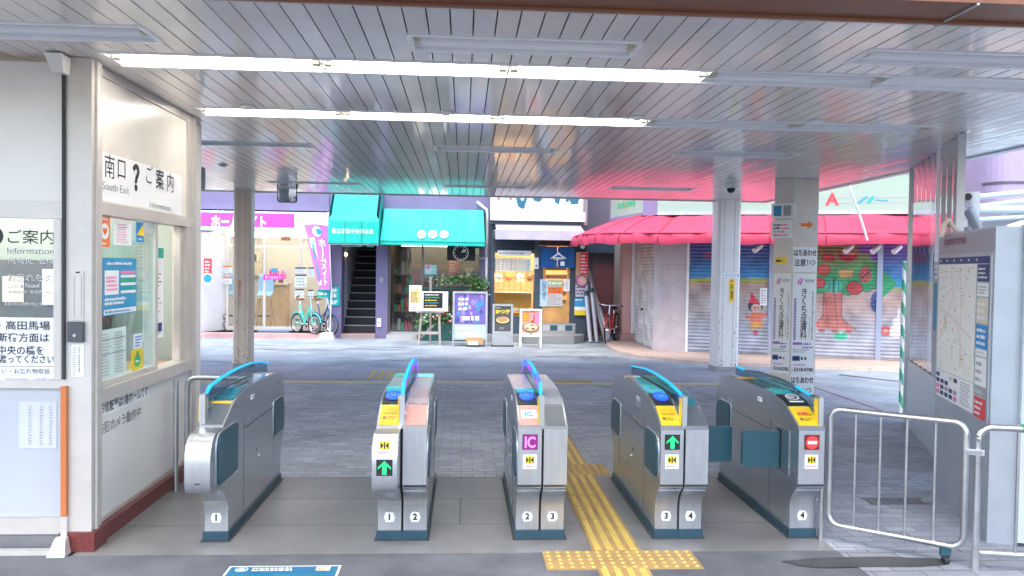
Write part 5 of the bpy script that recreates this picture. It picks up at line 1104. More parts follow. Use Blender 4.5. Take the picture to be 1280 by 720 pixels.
# inside: table, chairs, lamp-lit goods (silhouettes through the glass)
tt = thing('round_table', 'small dark round table inside the tea shop doorway', 'table', (-1.45, YF+1.2, .12)); b = MB(); b.cyl((-1.45, YF+1.2, .82), (-1.45, YF+1.2, .85), .3, None, 20, M['wood']); b.build('tabletop', None, tt); b = MB(); b.cyl((-1.45, YF+1.2, .12), (-1.45, YF+1.2, .82), .03, None, 10, M['darkgrey']); b.cyl((-1.45, YF+1.2, .12), (-1.45, YF+1.2, .14), .2, None, 16, M['darkgrey']); b.build('pedestal', None, tt)
tt = thing('display_cabinet', 'dim wooden display cabinet at the back of the tea shop', 'cabinet', (-.6, YF+2.6, .12)); b = MB(); b.box(-1.6, .3, YF+2.7, YF+3.0, .12, 1.8, mat('cabinet_wood', (.25, .13, .06), .5, var=.2)); b.build('case', None, tt); b = MB()
for i in range(3):
    for k in range(12): x = -1.5+k*.15; b.box(x, x+.1, YF+2.66, YF+2.695, .5+i*.42, .5+i*.42+rr.uniform(.1, .26), M[rr.choice(['cream', 'brown', 'green', 'orange', 'red', 'plain_white', 'yellow'])])
b.build('goods', None, tt)
tt = thing('goods_rack', 'dark goods rack with colourful packets just inside the tea shop door', 'rack', (-1.6, YF+.7, .12)); b = MB()
for zz_ in (.13, .6, 1.05, 1.5): b.box(sx3+.07, sx3+.55, YF+.5, YF+.8, zz_, zz_+.03, M['brown'])
for xx_ in (sx3+.07, sx3+.53): b.box(xx_, xx_+.03, YF+.52, YF+.78, .12, 2.0, M['brown'])
b.build('shelves', None, tt); b = MB()
for zz_ in (.165, .635, 1.085, 1.535):
    for k in range(5): xk = sx3+.11+k*.085; b.box(xk, xk+.07, YF+.52, YF+.6, zz_, zz_+rr.uniform(.12, .36), M[rr.choice(['orange', 'brown', 'green', 'cream', 'red', 'darkgrey', 'wood'])])
b.build('packets', None, tt)
for k, (xk, zk, wk, hk, mk, lab) in enumerate(((-1.15, 1.35, .5, .4, 'sky', 'pale blue framed picture on the tea shop back wall'), (-.45, 1.5, .35, .5, 'red', 'red framed picture on the tea shop back wall'), (.0, 1.4, .3, .35, 'cream', 'cream framed picture on the tea shop back wall'))):
    b = MB(); f = FR(YF+2.64); b.slab(f, xk, zk, xk+wk, zk+hk, -.04, .0, M['brown']); b.rect(f, xk+.04, zk+.04, xk+wk-.04, zk+hk-.04, M[mk], .003); b.scrib(f, xk+.08, zk+.08, xk+wk-.08, zk+hk-.08, 4, M['plain_white'], .005, rnd=rr); tag(b.build('framed_picture', None, None, fixn=False), lab, 'picture')
# teal small sign 2F on pier, bell, socket, underside sign
f = FR(YF-.03); (x0, z1), (x1, z0) = xz(411, 358), xz(426, 382); b = MB(); b.slab(f, x0, z0, x1-.02, z1, 0, .03, M['teal']); xc = (x0+x1-.02)/2; b.text(f, '整体', xc, z0+(z1-z0)*.65, (z1-z0)*.5, M['plain_white'], w=.15, vert=True, bold=.03, off=.032); b.text(f, '2F', xc, z0+.08, .09, M['plain_white'], w=.16, bold=.03, off=.032)
tag(b.build('clinic_sign', None, None, fixn=False), 'teal bodywork clinic sign reading 2F on the pier left of the stairs', 'sign')
f = FR(YF-.1); (x0, z1), (x1, z0) = xz(429, 302), xz(468, 309); b = MB(); b.slab(f, x0, z0, x1, z1+.05, 0, .04, mat('pale_teal_sign', (.25, .55, .5), .5)); b.scrib(f, x0+.05, z0+.02, x0+.4, z1, 1, M['black'], .042, fill=.9); b.disc(f, x0+.52, z0+.06, .07, M['black'], .042); b.scrib(f, x0+.62, z0+.02, x1-.04, z1, 1, M['teal'], .042, fill=.9)
tag(b.build('entrance_sign', None, None, fixn=False), 'pale teal sign with black marks hanging under the awning over the stairs', 'sign')
t2 = thing('outlet_box', 'small white box low on the pier right of the stairs', 'box', (xz(474, 403)[0], YF-.05, .45)); x, z = xz(474, 403); b = MB(); b.box(x-.05, x+.05, YF-.06, YF-.022, z-.1, z+.1, WW); b.build('cover', None, t2, bevel=.008); b = MB(); b.box(x-.02, x+.02, YF-.066, YF-.0605, z-.03, z+.03, M['grey']); b.build('socket', None, t2)
t2 = thing('entrance_lamp', 'small amber lamp inside the stair entrance', 'lamp', (xz(432, 318)[0], YF+.3, 2.0)); x, z = xz(433, 318, YF+.55); b = MB(); b.ball((x-.02, YF+.56, z), .05, glow('amber_lamp', (1, .62, .35), 2)); b.build('globe', None, t2); b = MB(); b.box(x-.1, x-.03, YF+.53, YF+.59, z-.02, z+.02, M['darkgrey']); b.build('bracket', None, t2)
t2 = thing('door_bell', 'tiny brown bell plate on the pier beside the staircase', 'bell', (xz(417, 322)[0], YF-.03, 1.6))
x, z = xz(477, 350); b = MB(); b.box(x-.04, x+.04, YF-.032, YF-.021, z-.05, z+.05, M['grey']); b.build('plate', None, t2); b = MB(); b.cyl((x, YF-.04, z), (x, YF-.033, z), .015, None, 10, M['black']); b.build('button', None, t2)
t2['label'] = 'tiny grey bell plate on the pier between stairs and tea shop'; t2.location = (x, YF-.03, z)
bpy.context.view_layer.update()
for c in t2.children: c.matrix_parent_inverse = Matrix.Translation(-t2.location)
# awnings
def awning(label, px, Yw, Yo, ztop_px, zbot_px, name='awning', val=.0, hipped=False, txt=None):
    xl, xr = px; x0 = xz(xl, 300, Yo)[0]; x1 = xz(xr, 300, Yo)[0]
    return x0, x1
a = thing('awning', 'teal cloth awning over the stairs with a steep upper face and white lettering', 'awning', (-2.5, YF, 2.3))
Yo = 18.35; (x0, zb), (x1, _) = xz(410, 304, Yo), xz(473, 304, Yo); zm = xz(440, 274, Yo)[1]; zt_ = 3.45
b = MB(); rows = []
for (y, z) in ((Yo+.02, zb-.01), (Yo, zb), (Yo, zm-.05), (Yo+.02, zm), (Yo+.1, zm+.1), (YF-.35, zt_), (YF-.03, zt_+.1)):
    sh = 0 if z < zm+.05 else .06
    rows.append([(x0+sh+(x1-x0-2*sh)*j/14, y+.006*math.sin(j*2.1), z) for j in range(15)])
b.loft(rows, AWT, smooth=False); 
for xx in (x0, x1): b.poly([(xx, y, z) for y, z in ((Yo, zb), (Yo, zm), (Yo+.1, zm+.1), (YF-.35, zt_), (YF-.03, zt_+.1), (YF-.03, zb))], AWT)
b.build('cloth', None, a, fixn=False)
SEAM_T = mat('teal_awning_seam', (.0, .30, .24), .6)
b = MB()
for k in (.33, .66): b.box(x0+(x1-x0)*k-.008, x0+(x1-x0)*k+.008, Yo-.012, Yo+.0, zb, zm-.03, SEAM_T)
b.box(x0, x1, Yo-.014, Yo-.0, zb+.0, zb+.02, SEAM_T); b.build('seams', None, a)
b = MB(); f = FR(Yo-.006); xa, xb = xz(415, 290, Yo)[0], xz(467, 290, Yo)[0]; b.text(f, '都立家政中央商店会', (xa+xb)/2, xz(440, 289, Yo)[1], .12, M['plain_white'], w=xb-xa, bold=.01, off=.004); b.build('lettering', None, a, fixn=False)
b = MB(); b.box(x0, x1, Yo+.01, Yo+.05, zb-.03, zb-.01, M['alu']); b.build('edge_bar', None, a)
a = thing('awning', 'wide flat teal awning with three white round characters over the tea shop', 'awning', (-.7, YF, 2.3))
Yo = 18.5; (x0, zb), (x1, _) = xz(475, 306, Yo), xz(606, 307, Yo); Yt = YF-.25; zt_ = xz(540, 262, Yt)[1]
b = MB(); rows = []
for k in range(8):
    v = k/7; y = Yo+(Yt-Yo)*v; z = zb+.1+(zt_-zb-.1)*v; rows.append([(x0+.03*v+(x1-x0-.06*v)*j/20, y+.02*math.sin(v*3.1)+.004*math.sin(j*1.3), z-.02*math.sin(v*3.1)) for j in range(21)])
rows.insert(0, [(x0+(x1-x0)*j/20, Yo, zb) for j in range(21)]); rows.append([(x0+.03+(x1-x0-.06)*j/20, YF-.03, zt_+.02) for j in range(21)])
b.loft(rows, AWT, smooth=False)
for xx in (x0, x1): b.poly([(xx, Yo, zb), (xx, Yo, zb+.1), (xx, Yt, zt_), (xx, YF-.03, zt_), (xx, YF-.03, zb)], AWT)
b.build('cloth', None, a, fixn=False)
b = MB()
for k in (.2, .4, .6, .8):
    xk = x0+(x1-x0)*k; P_ = [(xk, Yo+(Yt-Yo)*v+.02*math.sin(v*3.1)-.004, zb+.1+(zt_-zb-.1)*v-.02*math.sin(v*3.1)+.004) for v in (0, .2, .4, .6, .8, 1)]
    b.tube(P_, .007, 6, SEAM_T)
b.box(x0, x1, Yo-.01, Yo-.001, zb+.085, zb+.105, SEAM_T); b.box(x0, x1, Yo-.01, Yo-.001, zb, zb+.02, SEAM_T); b.build('seams', None, a)
d_ = Vector((0, Yt-Yo, zt_-zb-.1)); fA = Fr((0, Yo, zb+.1), (1, 0, 0), d_)
b = MB(); sc = d_.length/(zt_-zb-.1)
for px, c in ((527, 'つ'), (541, 'の'), (555, 'つ')):
    xx = xz(px, 293, 18.6)[0]; zz_ = (xz(px, 294, 18.7)[1]-zb-.1)*sc; b.disc(fA, xx, zz_, .10, M['plain_white'], .03, 18, ry=.12); b.disc(fA, xx-.05, zz_-.02, .025, AWT, .032, 8); b.line(fA, xx-.06, zz_-.05, xx-.01, zz_-.045, .02, AWT, .032)
b.build('lettering', None, a, fixn=False)
# clock-like sign in the tea shop window
f = FR(YF+.08); x, z = xz(576, 316, YF+.08); b = MB(); (x0, z1), (x1, z0) = xz(559, 306, YF+.08), xz(594, 326, YF+.08)
b.slab(f, x0, z0, x1, z1+.03, 0, .02, M['black']); b.ring(f, x, z, .19, .022, M['plain_white'], .022)
for k in range(12): a_ = k*math.pi/6; b.disc(f, x+.14*math.cos(a_), z+.14*math.sin(a_), .013, M['plain_white'], .022, 8)
b.shape(f, [(x, z), (x+.12, z+.02), (x+.11, z+.07), (x+.07, z+.1)], M['plain_white'], .023)
tag(b.build('dial_sign', None, None, fixn=False), 'black sign with a white dial ring in the tea shop window', 'sign')
b = MB(); (x0, z1), (x1, z0) = xz(531, 331, YF+.08), xz(546, 343, YF+.08); b.slab(f, x0, z0, x1, z1, 0, .006, mat('window_leaflet', (.35, .62, .58), .5)); b.scrib(f, x0+.03, z0+.03, x1-.03, z1-.03, 3, M['plain_white'], .008); b.disc(f, x0+.08, z1-.06, .05, M['pink'], .009)
tag(b.build('window_leaflet', None, None, fixn=False), 'pale teal leaflet stuck on the tea shop window', 'leaflet')
# planter with lattice and leaves
pl_ = thing('planter', 'dark planter with lattice screen and bushy green plants by the tea shop', 'planter', (-.5, YF-.35, 0)); (x0, z1), (x1, z0) = xz(525, 347, YF-.3), xz(601, 420, YF-.3)
LG = mat('lattice_dark_green', (.02, .09, .08), .5)
b = MB(); b.box(x0, x1, YF-.55, YF-.15, 0.0, .38, LG); b.build('trough', None, pl_, bevel=.01)
b = MB(); f = FR(YF-.2); k = x0
while k < x1:
    for s in (-1, 1):
        a0, c0, a1, c1 = k, .4, k+s*.6, 1.2
        if s > 0: a1 = min(a1, x1); c1 = .4+(a1-a0)/.6*.8
        else: a1 = max(a1, x0); c1 = .4+(a0-a1)/.6*.8
        if abs(a1-a0) > .03: b.bar((a0, YF-.2-.01*s, c0), (a1, YF-.2-.01*s, c1), .012, .03, LG, up=(0, 1, 0))
    k += .17
b.box(x0, x1, YF-.23, YF-.17, 1.2, 1.25, LG); b.box(x0, x1, YF-.23, YF-.17, .38, .42, LG); b.build('lattice', None, pl_)
LV = [mat('leaf_light', (.16, .34, .10), .5), mat('leaf_mid', (.07, .20, .05), .5), mat('leaf_dark', (.025, .09, .03), .5)]
def leaves(name, boxes, n, s, par, seed):
    b = MB(); r = random.Random(seed)
    for k in range(n):
        cx, cy, cz, rx, ry, rz = r.choice(boxes); u = Vector((r.gauss(0, .5), r.gauss(0, .5), r.gauss(0, .5))); p = Vector((cx+u.x*rx, cy+u.y*ry, cz+u.z*rz))
        d = Vector((r.uniform(-1, 1), r.uniform(-1, 1), r.uniform(-.6, .8))).normalized(); e = d.cross(Vector((r.uniform(-1, 1), r.uniform(-1, 1), 1))).normalized(); q = s*r.uniform(.6, 1.3)
        b.poly([p, p+d*q*.5+e*q*.25, p+d*q, p+d*q*.5-e*q*.25], LV[min(2, int(r.random()**1.2*3))])
    return b.build(name, None, par, fixn=False)
zq = lambda py: xz(560, py, YF-.3)[1]
leaves('leaves', [(xz(575, 350)[0], YF-.4, zq(350), .55, .2, .12), (xz(600, 352)[0], YF-.35, zq(356), .25, .2, .22), (xz(548, 395)[0], YF-.5, zq(398), .4, .15, .3), (xz(532, 408)[0], YF-.5, zq(405), .2, .15, .2), (xz(592, 375)[0], YF-.35, zq(375), .2, .15, .3)], 1500, .085, pl_, 11)
b = MB(); r = random.Random(3)
for k in range(30): b.ball((r.uniform(x0+.1, x1-.3), YF-.55+r.uniform(-.1, .05), r.uniform(.45, .7)), .022, M['plain_white'] if k % 3 else M['red'], seg=6)
b.build('blossoms', None, pl_)
# drainpipe
t2 = thing('drainpipe', 'white drainpipe with a loop of hose between the tea shop and the cutlet shop', 'drainpipe', (xz(608, 300)[0], YF-.1, 0)); x = xz(608.5, 300)[0]
b = MB(); b.tube([(x-.25, YF-.08, 3.3), (x-.02, YF-.1, 3.12), (x, YF-.1, 3.0), (x, YF-.1, .1)], .035, 10, WW); b.build('pipe', None, t2)
b = MB(); b.tube([(x-.0, YF-.16, 2.3)]+[(x-.12+.14*math.cos(a_), YF-.16, 2.12+.18*math.sin(a_)) for a_ in [-.3-k*.35 for k in range(8)]], .016, 8, M['grey']); b.build('hose', None, t2)

# ---- easel with two menus
e = thing('easel', 'wooden easel standing in front of the tea shop', 'easel', (-.75, 17.8, 0)); Ye = 17.85
E2 = lambda px, py: (PY(px, py, Ye).x, PY(px, py, Ye).z)
(xl, _), (xr, _) = E2(523, 430), E2(550, 430); (xt, zt_) = E2(538, 352)
b = MB(); b.bar((xl, Ye-.05, 0), (E2(527, 390)[0], Ye+.02, E2(527, 390)[1]), .05, .03, M['wood_grey']); b.build('leg', None, e)
b = MB(); b.bar((xr, Ye-.05, 0), (E2(549, 390)[0], Ye+.02, E2(549, 390)[1]), .05, .03, M['wood_grey']); b.build('leg', None, e)
b = MB(); b.bar(((xl+xr)/2, Ye+.5, 0), (xt, Ye+.1, E2(538, 347)[1]), .05, .03, M['wood_grey']); b.build('rear_leg', None, e)
b = MB(); z = E2(538, 416)[1]; b.box(xl+.02, xr-.02, Ye-.045, Ye-.02, z-.03, z+.03, M['wood_grey']); b.bar((xl+.05, Ye-.01, .15), ((xl+xr)/2+.1, Ye+.2, .42), .04, .025, M['wood_grey']); z = E2(538, 390)[1]; b.box(E2(520, 390)[0], E2(554, 390)[0], Ye-.06, Ye+.0, z-.02, z+.02, M['wood_grey']); b.build('cross_bar', None, e)
f = Fr((0, Ye-.06, 0), (1, 0, 0), (0, 0, 1)); (x0, z1), (x1, z0) = E2(527, 364), E2(560, 389); b = MB(); b.slab(f, x0, z0, x1, z1, 0, .025, WW); b.rect(f, x0+.05, z0+.07, x1-.12, z1-.03, M['black'], .027)
r = random.Random(8)
for k in range(5): b.scrib(f, x0+.08, z0+.1+k*.06, x1-.14, z0+.15+k*.06, 1, M[['yellow', 'sky', 'yellow', 'green', 'plain_white'][k]], .029, rnd=r)
tag(b.build('menu_board', None, None, fixn=False), 'white framed black menu board with coloured writing on the easel', 'menu board')
(x0, z1), (x1, z0) = E2(511, 356), E2(526, 388); fq = Fr((0, Ye-.1, 0), (1, .25, 0), (0, 0, 1)); b = MB(); b.slab(fq, x0, z0, x1, z1, 0, .02, WW); b.rect(fq, x0+.02, z0+.17, x1-.03, z1-.1, mat('menu_yellow', (.7, .6, .25), .5), .022); b.scrib(fq, x0+.03, z0+.2, x1-.05, z1-.14, 5, M['brown'], .024); b.scrib(fq, x0+.03, z0+.03, x1-.04, z0+.14, 3, M['grey'], .024)
tag(b.build('menu_sheet', None, None, fixn=False), 'pale yellow menu sheet at the left side of the easel', 'menu sheet')
# ---- A-board with purple poster
def stand_board(name, label, px0, py0, px1, py1, Y, foot, fr_m, draw, legs=True):
    s = thing(name, label, 'sign board', ((PY(px0, py1, Y).x+PY(px1, py1, Y).x)/2, Y, 0)); (x0, z1), (x1, z0) = [(PY(a, c, Y).x, PY(a, c, Y).z) for a, c in ((px0, py0), (px1, py1))]
    f = Fr((0, Y, 0), (1, 0, 0), (0, .06, 1)); b = MB()
    w = .045
    b.slab(f, x0, z0, x0+w, z1, .0, .04, fr_m); b.slab(f, x1-w, z0, x1, z1, .0, .04, fr_m); b.slab(f, x0+w, z0, x1-w, z0+w, 0, .04, fr_m); b.slab(f, x0+w, z1-w, x1-w, z1, 0, .04, fr_m); b.slab(f, x0+w, z0+w, x1-w, z1-w, .002, .015, fr_m); b.build('frame', None, s)
    b = MB(); draw(b, f, x0+w, z0+w, x1-x0-2*w, z1-z0-2*w); b.build('poster', None, s, fixn=False)
    if legs:
        for x in (x0, x1-.04):
            b = MB(); b.box(x, x+.04, Y-.02, Y+.02, 0, z0-.001, fr_m); b.build('leg', None, s); b = MB(); b.bar((x+.02, Y+.35, .0), (x+.02, Y+.06, z1*.8), .03, .03, fr_m); b.build('leg', None, s)
    return s, x0, x1, z0, z1
def d_purple(b, f, a, c, w, h):
    b.rect(f, a, c, a+w, c+h, mat('poster_violet', (.16, .12, .40), .4), .018); r = random.Random(5)
    for k in range(34):
        x, z = r.uniform(.08, .92), r.uniform(.36, .95); m = mat(*[('poster_v1', (.30, .22, .55), .4), ('poster_v2', (.06, .08, .30), .4), ('poster_v3', (.40, .30, .62), .4), ('poster_v4', (.05, .25, .5), .4)][k % 4]); q = r.uniform(.04, .13)*w
        b.shape(f, [(a+x*w+q*r.uniform(.5, 1)*math.cos(t_*1.05), min(c+h, c+z*h+q*1.3*r.uniform(.5, 1)*math.sin(t_*1.05))) for t_ in range(6)], m, .0195+k*.0001)
    b.scrib(f, a+w*.12, c+h*.60, a+w*.62, c+h*.93, 3, M['plain_white'], .024, rnd=r, fill=.6); b.scrib(f, a+w*.25, c+h*.38, a+w*.9, c+h*.52, 1, M['plain_white'], .024, rnd=r, fill=.8)
    b.rect(f, a, c, a+w, c+h*.30, mat('poster_pale', (.42, .60, .68), .4), .024); b.scrib(f, a+w*.05, c+h*.18, a+w*.95, c+h*.27, 1, M['plain_white'], .026, rnd=r); b.disc(f, a+w*.6, c+h*.09, w*.3, M['plain_white'], .026, ry=h*.05); b.disc(f, a+w*.2, c+h*.07, w*.14, M['cream'], .027, ry=h*.04)
sb, x0, x1, z0, z1 = stand_board('sign_board', 'large framed poster board with a violet poster between the easel and cutlet sign', 566, 364, 609, 425, 17.55, 0, M['alu'], d_purple)
b = MB(); b.box(x0+.3, x1-.1, 17.45, 17.8, .05, .2, M['wood']); b.box(x0+.35, x1-.2, 17.42, 17.449, .04, .12, M['plain_white']); b.build('ballast_box', None, sb, bevel=.01)
def d_katsu(b, f, a, c, w, h):
    b.rect(f, a, c, a+w, c+h, M['darkgrey'], .018); b.text(f, 'かつ丼', a+w*.5, c+h*.78, h*.17, M['yellow'], w=w*.92, bold=.05, off=.022); b.scrib(f, a+w*.03, c+h*.91, a+w*.5, c+h*.96, 1, M['plain_white'], .02)
    b.disc(f, a+w*.5, c+h*.43, w*.46, mat('bowl_black', (.02, .02, .02), .3), .021, ry=h*.16); b.disc(f, a+w*.5, c+h*.45, w*.41, mat('egg_yellow', (.75, .55, .22), .5), .0225, ry=h*.13); b.disc(f, a+w*.48, c+h*.47, w*.32, mat('cutlet_brown', (.40, .20, .08), .6), .024, ry=h*.09)
    for k in range(5): b.line(f, a+w*(.28+k*.1), c+h*.41, a+w*(.32+k*.1), c+h*.53, w*.02, mat('egg_yellow', (.75, .55, .22), .5), .025)
    b.disc(f, a+w*.6, c+h*.48, w*.05, M['pink'], .026); r = random.Random(3); b.scrib(f, a+w*.3, c+h*.08, a+w*.7, c+h*.18, 2, M['grey'], .02, rnd=r)
kb, x0, x1, z0, z1 = stand_board('sign_board', 'narrow upright sign with a pork cutlet bowl photo and yellow lettering', 616, 380, 641, 417, 17.6, 0, M['alu'], d_katsu, legs=False)
b = MB(); b.box(x0, x1, 17.57, 17.66, .03, z0-.001, M['alu']); b.box(x0-.02, x1+.02, 17.5, 17.85, 0, .029, M['darkgrey']); b.build('stand', None, kb, bevel=.006)
def d_ramen(b, f, a, c, w, h):
    b.rect(f, a, c, a+w, c+h, mat('poster_tan', (.6, .38, .28), .5), .018); b.rect(f, a+w*.05, c+h*.55, a+w*.4, c+h*.95, M['orange'], .019); b.rect(f, a+w*.5, c+h*.5, a+w*.72, c+h*.98, M['red'], .0195); b.rect(f, a+w*.78, c+h*.45, a+w*.95, c+h*.9, M['pink'], .019)
    b.scrib(f, a+w*.08, c+h*.6, a+w*.38, c+h*.92, 5, M['yellow'], .021); b.scrib(f, a+w*.53, c+h*.6, a+w*.7, c+h*.95, 5, M['plain_white'], .021)
    b.disc(f, a+w*.5, c+h*.3, w*.47, mat('bowl_grey', (.12, .13, .14), .3), .022, ry=h*.22); b.disc(f, a+w*.5, c+h*.32, w*.40, mat('noodle', (.68, .50, .30), .5), .0235, ry=h*.17); r = random.Random(1)
    for k in range(7): b.disc(f, a+w*r.uniform(.25, .75), c+h*r.uniform(.25, .42), w*.1, M[['cream', 'brown', 'plain_white', 'green', 'orange'][k % 5]], .0245+k*.0002, 10, ry=h*.05)
    b.rect(f, a, c, a+w, c+h*.06, M['plain_white'], .026); b.rect(f, a+w*.4, c, a+w*.6, c+h*.055, M['sky'], .027)
stand_board('sign_board', 'white framed legged sign with a noodle bowl photo before the cutlet shop', 650, 386, 677, 421, 17.45, 0, WW, d_ramen)
# ---- cutlet shop
YK = 19.0
t = thing('shop_building', 'small cutlet restaurant with a dark navy shop front under the white sign', 'shop building', (1.7, YK, 0))
DK = mat('dark_navy_front', (.05, .075, .10), .5, var=.1, dirt=.2); K2 = lambda px, py, Y=YK: xz(px, py, Y)
kx0, kx1 = K2(613, 350)[0], K2(733, 350)[0]; wx1 = K2(668, 350)[0]; dx0, dx1 = K2(675, 350)[0], K2(716, 350)[0]
zl0, zl1 = K2(640, 313)[1], K2(640, 299)[1]; zw1 = K2(640, 316)[1]; zw0 = K2(640, 396)[1]; zd0 = K2(700, 404)[1]; ztop = K2(660, 280)[1]
b = MB(); b.box(kx0, kx1, YK+.02, 26, ztop, 6.8, mat('cutlet_upper_wall', (.30, .29, .33), .7, dirt=.2)); b.box(kx0, kx0+.1, YK, YK+.3, 0, ztop-.003, DK); b.box(wx1, dx0, YK, YK+.3, 0, ztop-.003, DK); b.box(dx1, kx1, YK, YK+.3, 0, ztop-.003, DK)
b.box(kx0+.1, wx1, YK+.01, YK+.3, zw1, zl0, DK); b.box(kx0+.1, wx1, YK, YK+.3, 0, zw0, DK); b.box(dx0, dx1, YK, YK+.3, 0, zd0, DK); b.build('wall', None, t, bevel=.004)
b = MB()
for k in range(6): z = zl0+(zl1+.1-zl0)*k/6; b.hexa([(kx0+.1, YK, z), (wx1, YK, z), (wx1, YK+.06, z+.07), (kx0+.1, YK+.06, z+.07), (kx0+.1, YK, z+.015), (wx1, YK, z+.015), (wx1, YK+.06, z+.085), (kx0+.1, YK+.06, z+.085)], DK)
b.box(kx0+.1, wx1, YK+.1, YK+.12, zl0, ztop-.003, M['black']); b.build('louvre', None, t)
INK = mat('cutlet_interior', (.70, .50, .28), .7)
b = MB(); b.box(kx0, kx1, YK+2.6, YK+2.7, 0, ztop, INK); b.box(kx0+.02, kx0+.08, YK+.31, YK+2.6, 0, ztop, INK); b.box(kx1-.08, kx1-.02, YK+.31, YK+2.6, 0, ztop, INK); b.box(kx0, kx1, YK+.31, YK+2.6, ztop-.06, ztop-.01, INK); b.box(kx0, kx1, YK+.31, YK+2.6, .3, .32, M['brown']); b.build('interior_walls', None, t)
b = MB(); b.box(kx0+.2, wx1-.05, YK+.5, YK+.6, zw1+.1, zw1+.14, glow('cutlet_lamp', (1, .82, .5), 42)); b.box(dx0+.1, dx1-.1, YK+1.2, YK+1.3, ztop-.12, ztop-.07, glow('cutlet_lamp', (1, .82, .5), 42)); b.build('interior_lamp', None, t)
b = MB(); b.box(kx0+.1, wx1, YK+.08, YK+.086, zw0, zw1, GLS); b.build('window', None, t)
WD = mat('door_wood', (.55, .30, .10), .5, var=.2, vscale=4)
b = MB()
for x in (dx0, dx1-.07): b.box(x, x+.07, YK+.03, YK+.08, zd0, zd0+1.85, DK)
b.box(dx0+.08, dx0+.14, YK+.035, YK+.075, zd0, zd0+1.85, WD); b.box(dx1-.13, dx1-.07, YK+.035, YK+.075, zd0, zd0+1.85, WD); b.box(dx0+.14, dx1-.13, YK+.035, YK+.075, zd0, zd0+.45, WD); b.build('sliding_door', None, t, bevel=.004)
b = MB(); b.box(dx0+.001, dx1-.001, YK+.03, YK+.09, zd0+1.853, ztop-.004, mat('transom_dark', (.10, .035, .03), .5)); b.build('transom', None, t)
b = MB(); b.box(dx0+.14, dx1-.13, YK+.05, YK+.056, zd0+.45, zd0+1.85, GLS); b.build('door_pane', None, t)
b = MB()
for k in range(7): b.box(dx0+.15, dx1-.14, YK+.085, YK+.1, zd0+.06+k*.2, zd0+.16+k*.2, mat('door_slat_wood', (.36, .18, .06), .55, var=.3, vscale=6))
b.build('door_slats', None, t)
# display shelf of goods and the stools behind
d = thing('display_case', 'glowing yellow food display case with white bowls in the cutlet shop window', 'display case', (1.1, YK+.4, zw0)); z1 = K2(640, 366, YK+.3)[1]; z2 = K2(640, 380, YK+.3)[1]
YLW = mat('case_yellow', (.80, .45, .05), .5)
b = MB(); b.box(kx0+.12, wx1-.02, YK+.50, YK+.54, zw0, z1, YLW); b.box(kx0+.12, wx1-.02, YK+.15, YK+.499, z1, z1+.02, M['cream']); b.box(kx0+.12, wx1-.02, YK+.15, YK+.499, z2-.22, z2-.2, YLW); b.build('shelves', None, d)
b = MB(); zg = K2(640, 338, YK+.3)[1]
for k in range(9): x = kx0+.2+k*.135; b.cyl((x, YK+.2, z1), (x, YK+.2, K2(640, 340)[1]), .009, None, 6, M['wood'])
for z in (K2(640, 348)[1], K2(640, 340)[1]): b.box(kx0+.12, wx1-.02, YK+.19, YK+.21, z, z+.02, M['wood'])
b.build('lattice', None, d)
r = random.Random(6)
for k in range(6):
    x = kx0+.25+k*.19; bw = thing('bowl', ['white bowl at the left end of the yellow display case', 'white bowl second along in the yellow display case', 'white bowl in the middle left of the yellow display case', 'white bowl in the middle right of the yellow display case', 'white bowl next to last in the yellow display case', 'white bowl at the right end of the yellow display case'][k], 'bowl', (x, YK+.3, z2-.2), 'bowls in the display case')
    b = MB(); prof = [(.02, 0), (.05, .01), (.085, .06), (.09, .09)]; rows = [[(x+q*math.cos(a_*math.pi/8), YK+.3+q*math.sin(a_*math.pi/8), z2-.2+h) for a_ in range(17)] for q, h in prof]; b.loft(rows, M['plain_white']); b.build('body', None, bw)
    b = MB(); b.ball((x, YK+.3, z2-.12), .075, mat('cutlet_brown', (.40, .20, .08), .6) if k % 2 else mat('egg_yellow', (.75, .55, .22), .5), sc=(1, 1, .45)); b.build('food', None, bw)
for k, (px, c) in enumerate(((622, 'plain_white'), (636, 'orange'), (650, 'plain_white'), (662, 'brown'))):
    p = K2(px, 352, YK+1.2); b = MB(); b.cyl((p[0], YK+1.2, p[1]-.0), (p[0], YK+1.2, p[1]+.02), .14, None, 18, M[c]); b.ball((p[0], YK+1.2, p[1]+.12), .11, M[c], sc=(1, 1, .9)); tag(b.build('ceramic_pot', None, None), ['round white pot at the left of the lit shop window', 'round orange pot behind the window lattice', 'round white pot right of the orange pot in the window', 'brown pot at the right of the lit shop window'][k], 'pot')
# text strip over the window, printed sheet
b = MB(); f = FR(YK-.01); (x0, z1), (x1, z0) = K2(622, 313), K2(664, 320); b.slab(f, x0, z0, x1, z1, 0, .01, M['plain_white']); b.scrib(f, x0+.03, z0+.02, x1-.03, z1-.02, 1, M['grey'], .012); tag(b.build('notice_strip', None, None, fixn=False), 'white printed strip over the lit cutlet shop window', 'notice')
b = MB(); f = FR(YK+.07); (x0, z1), (x1, z0) = K2(615, 322), K2(664, 340); b.slab(f, x0, z0, x1, z1, 0, .004, mat('window_menu', (.78, .72, .58), .5))
for k in range(9): b.scrib(f, x0+.04+k*.1, z0+.03, x0+.1+k*.1, z1-.03, 5, M[r.choice(['orange', 'cream', 'pink', 'sky', 'brown'])], .006, rnd=r, fill=.4)
tag(b.build('window_menu', None, None, fixn=False), 'pale menu sheets across the top of the cutlet shop window', 'menu')
b = MB(); f = FR(YK-.005); (x0, z1), (x1, z0) = K2(668, 322), K2(673, 336); b.slab(f, x0, z0, x1, z1, 0, .04, M['plain_white']); b.rect(f, x0+.02, z0+.03, x1-.02, z0+.1, M['grey'], .042); tag(b.build('meter_box', None, None, fixn=False), 'small white box between the cutlet shop window and door', 'meter box')
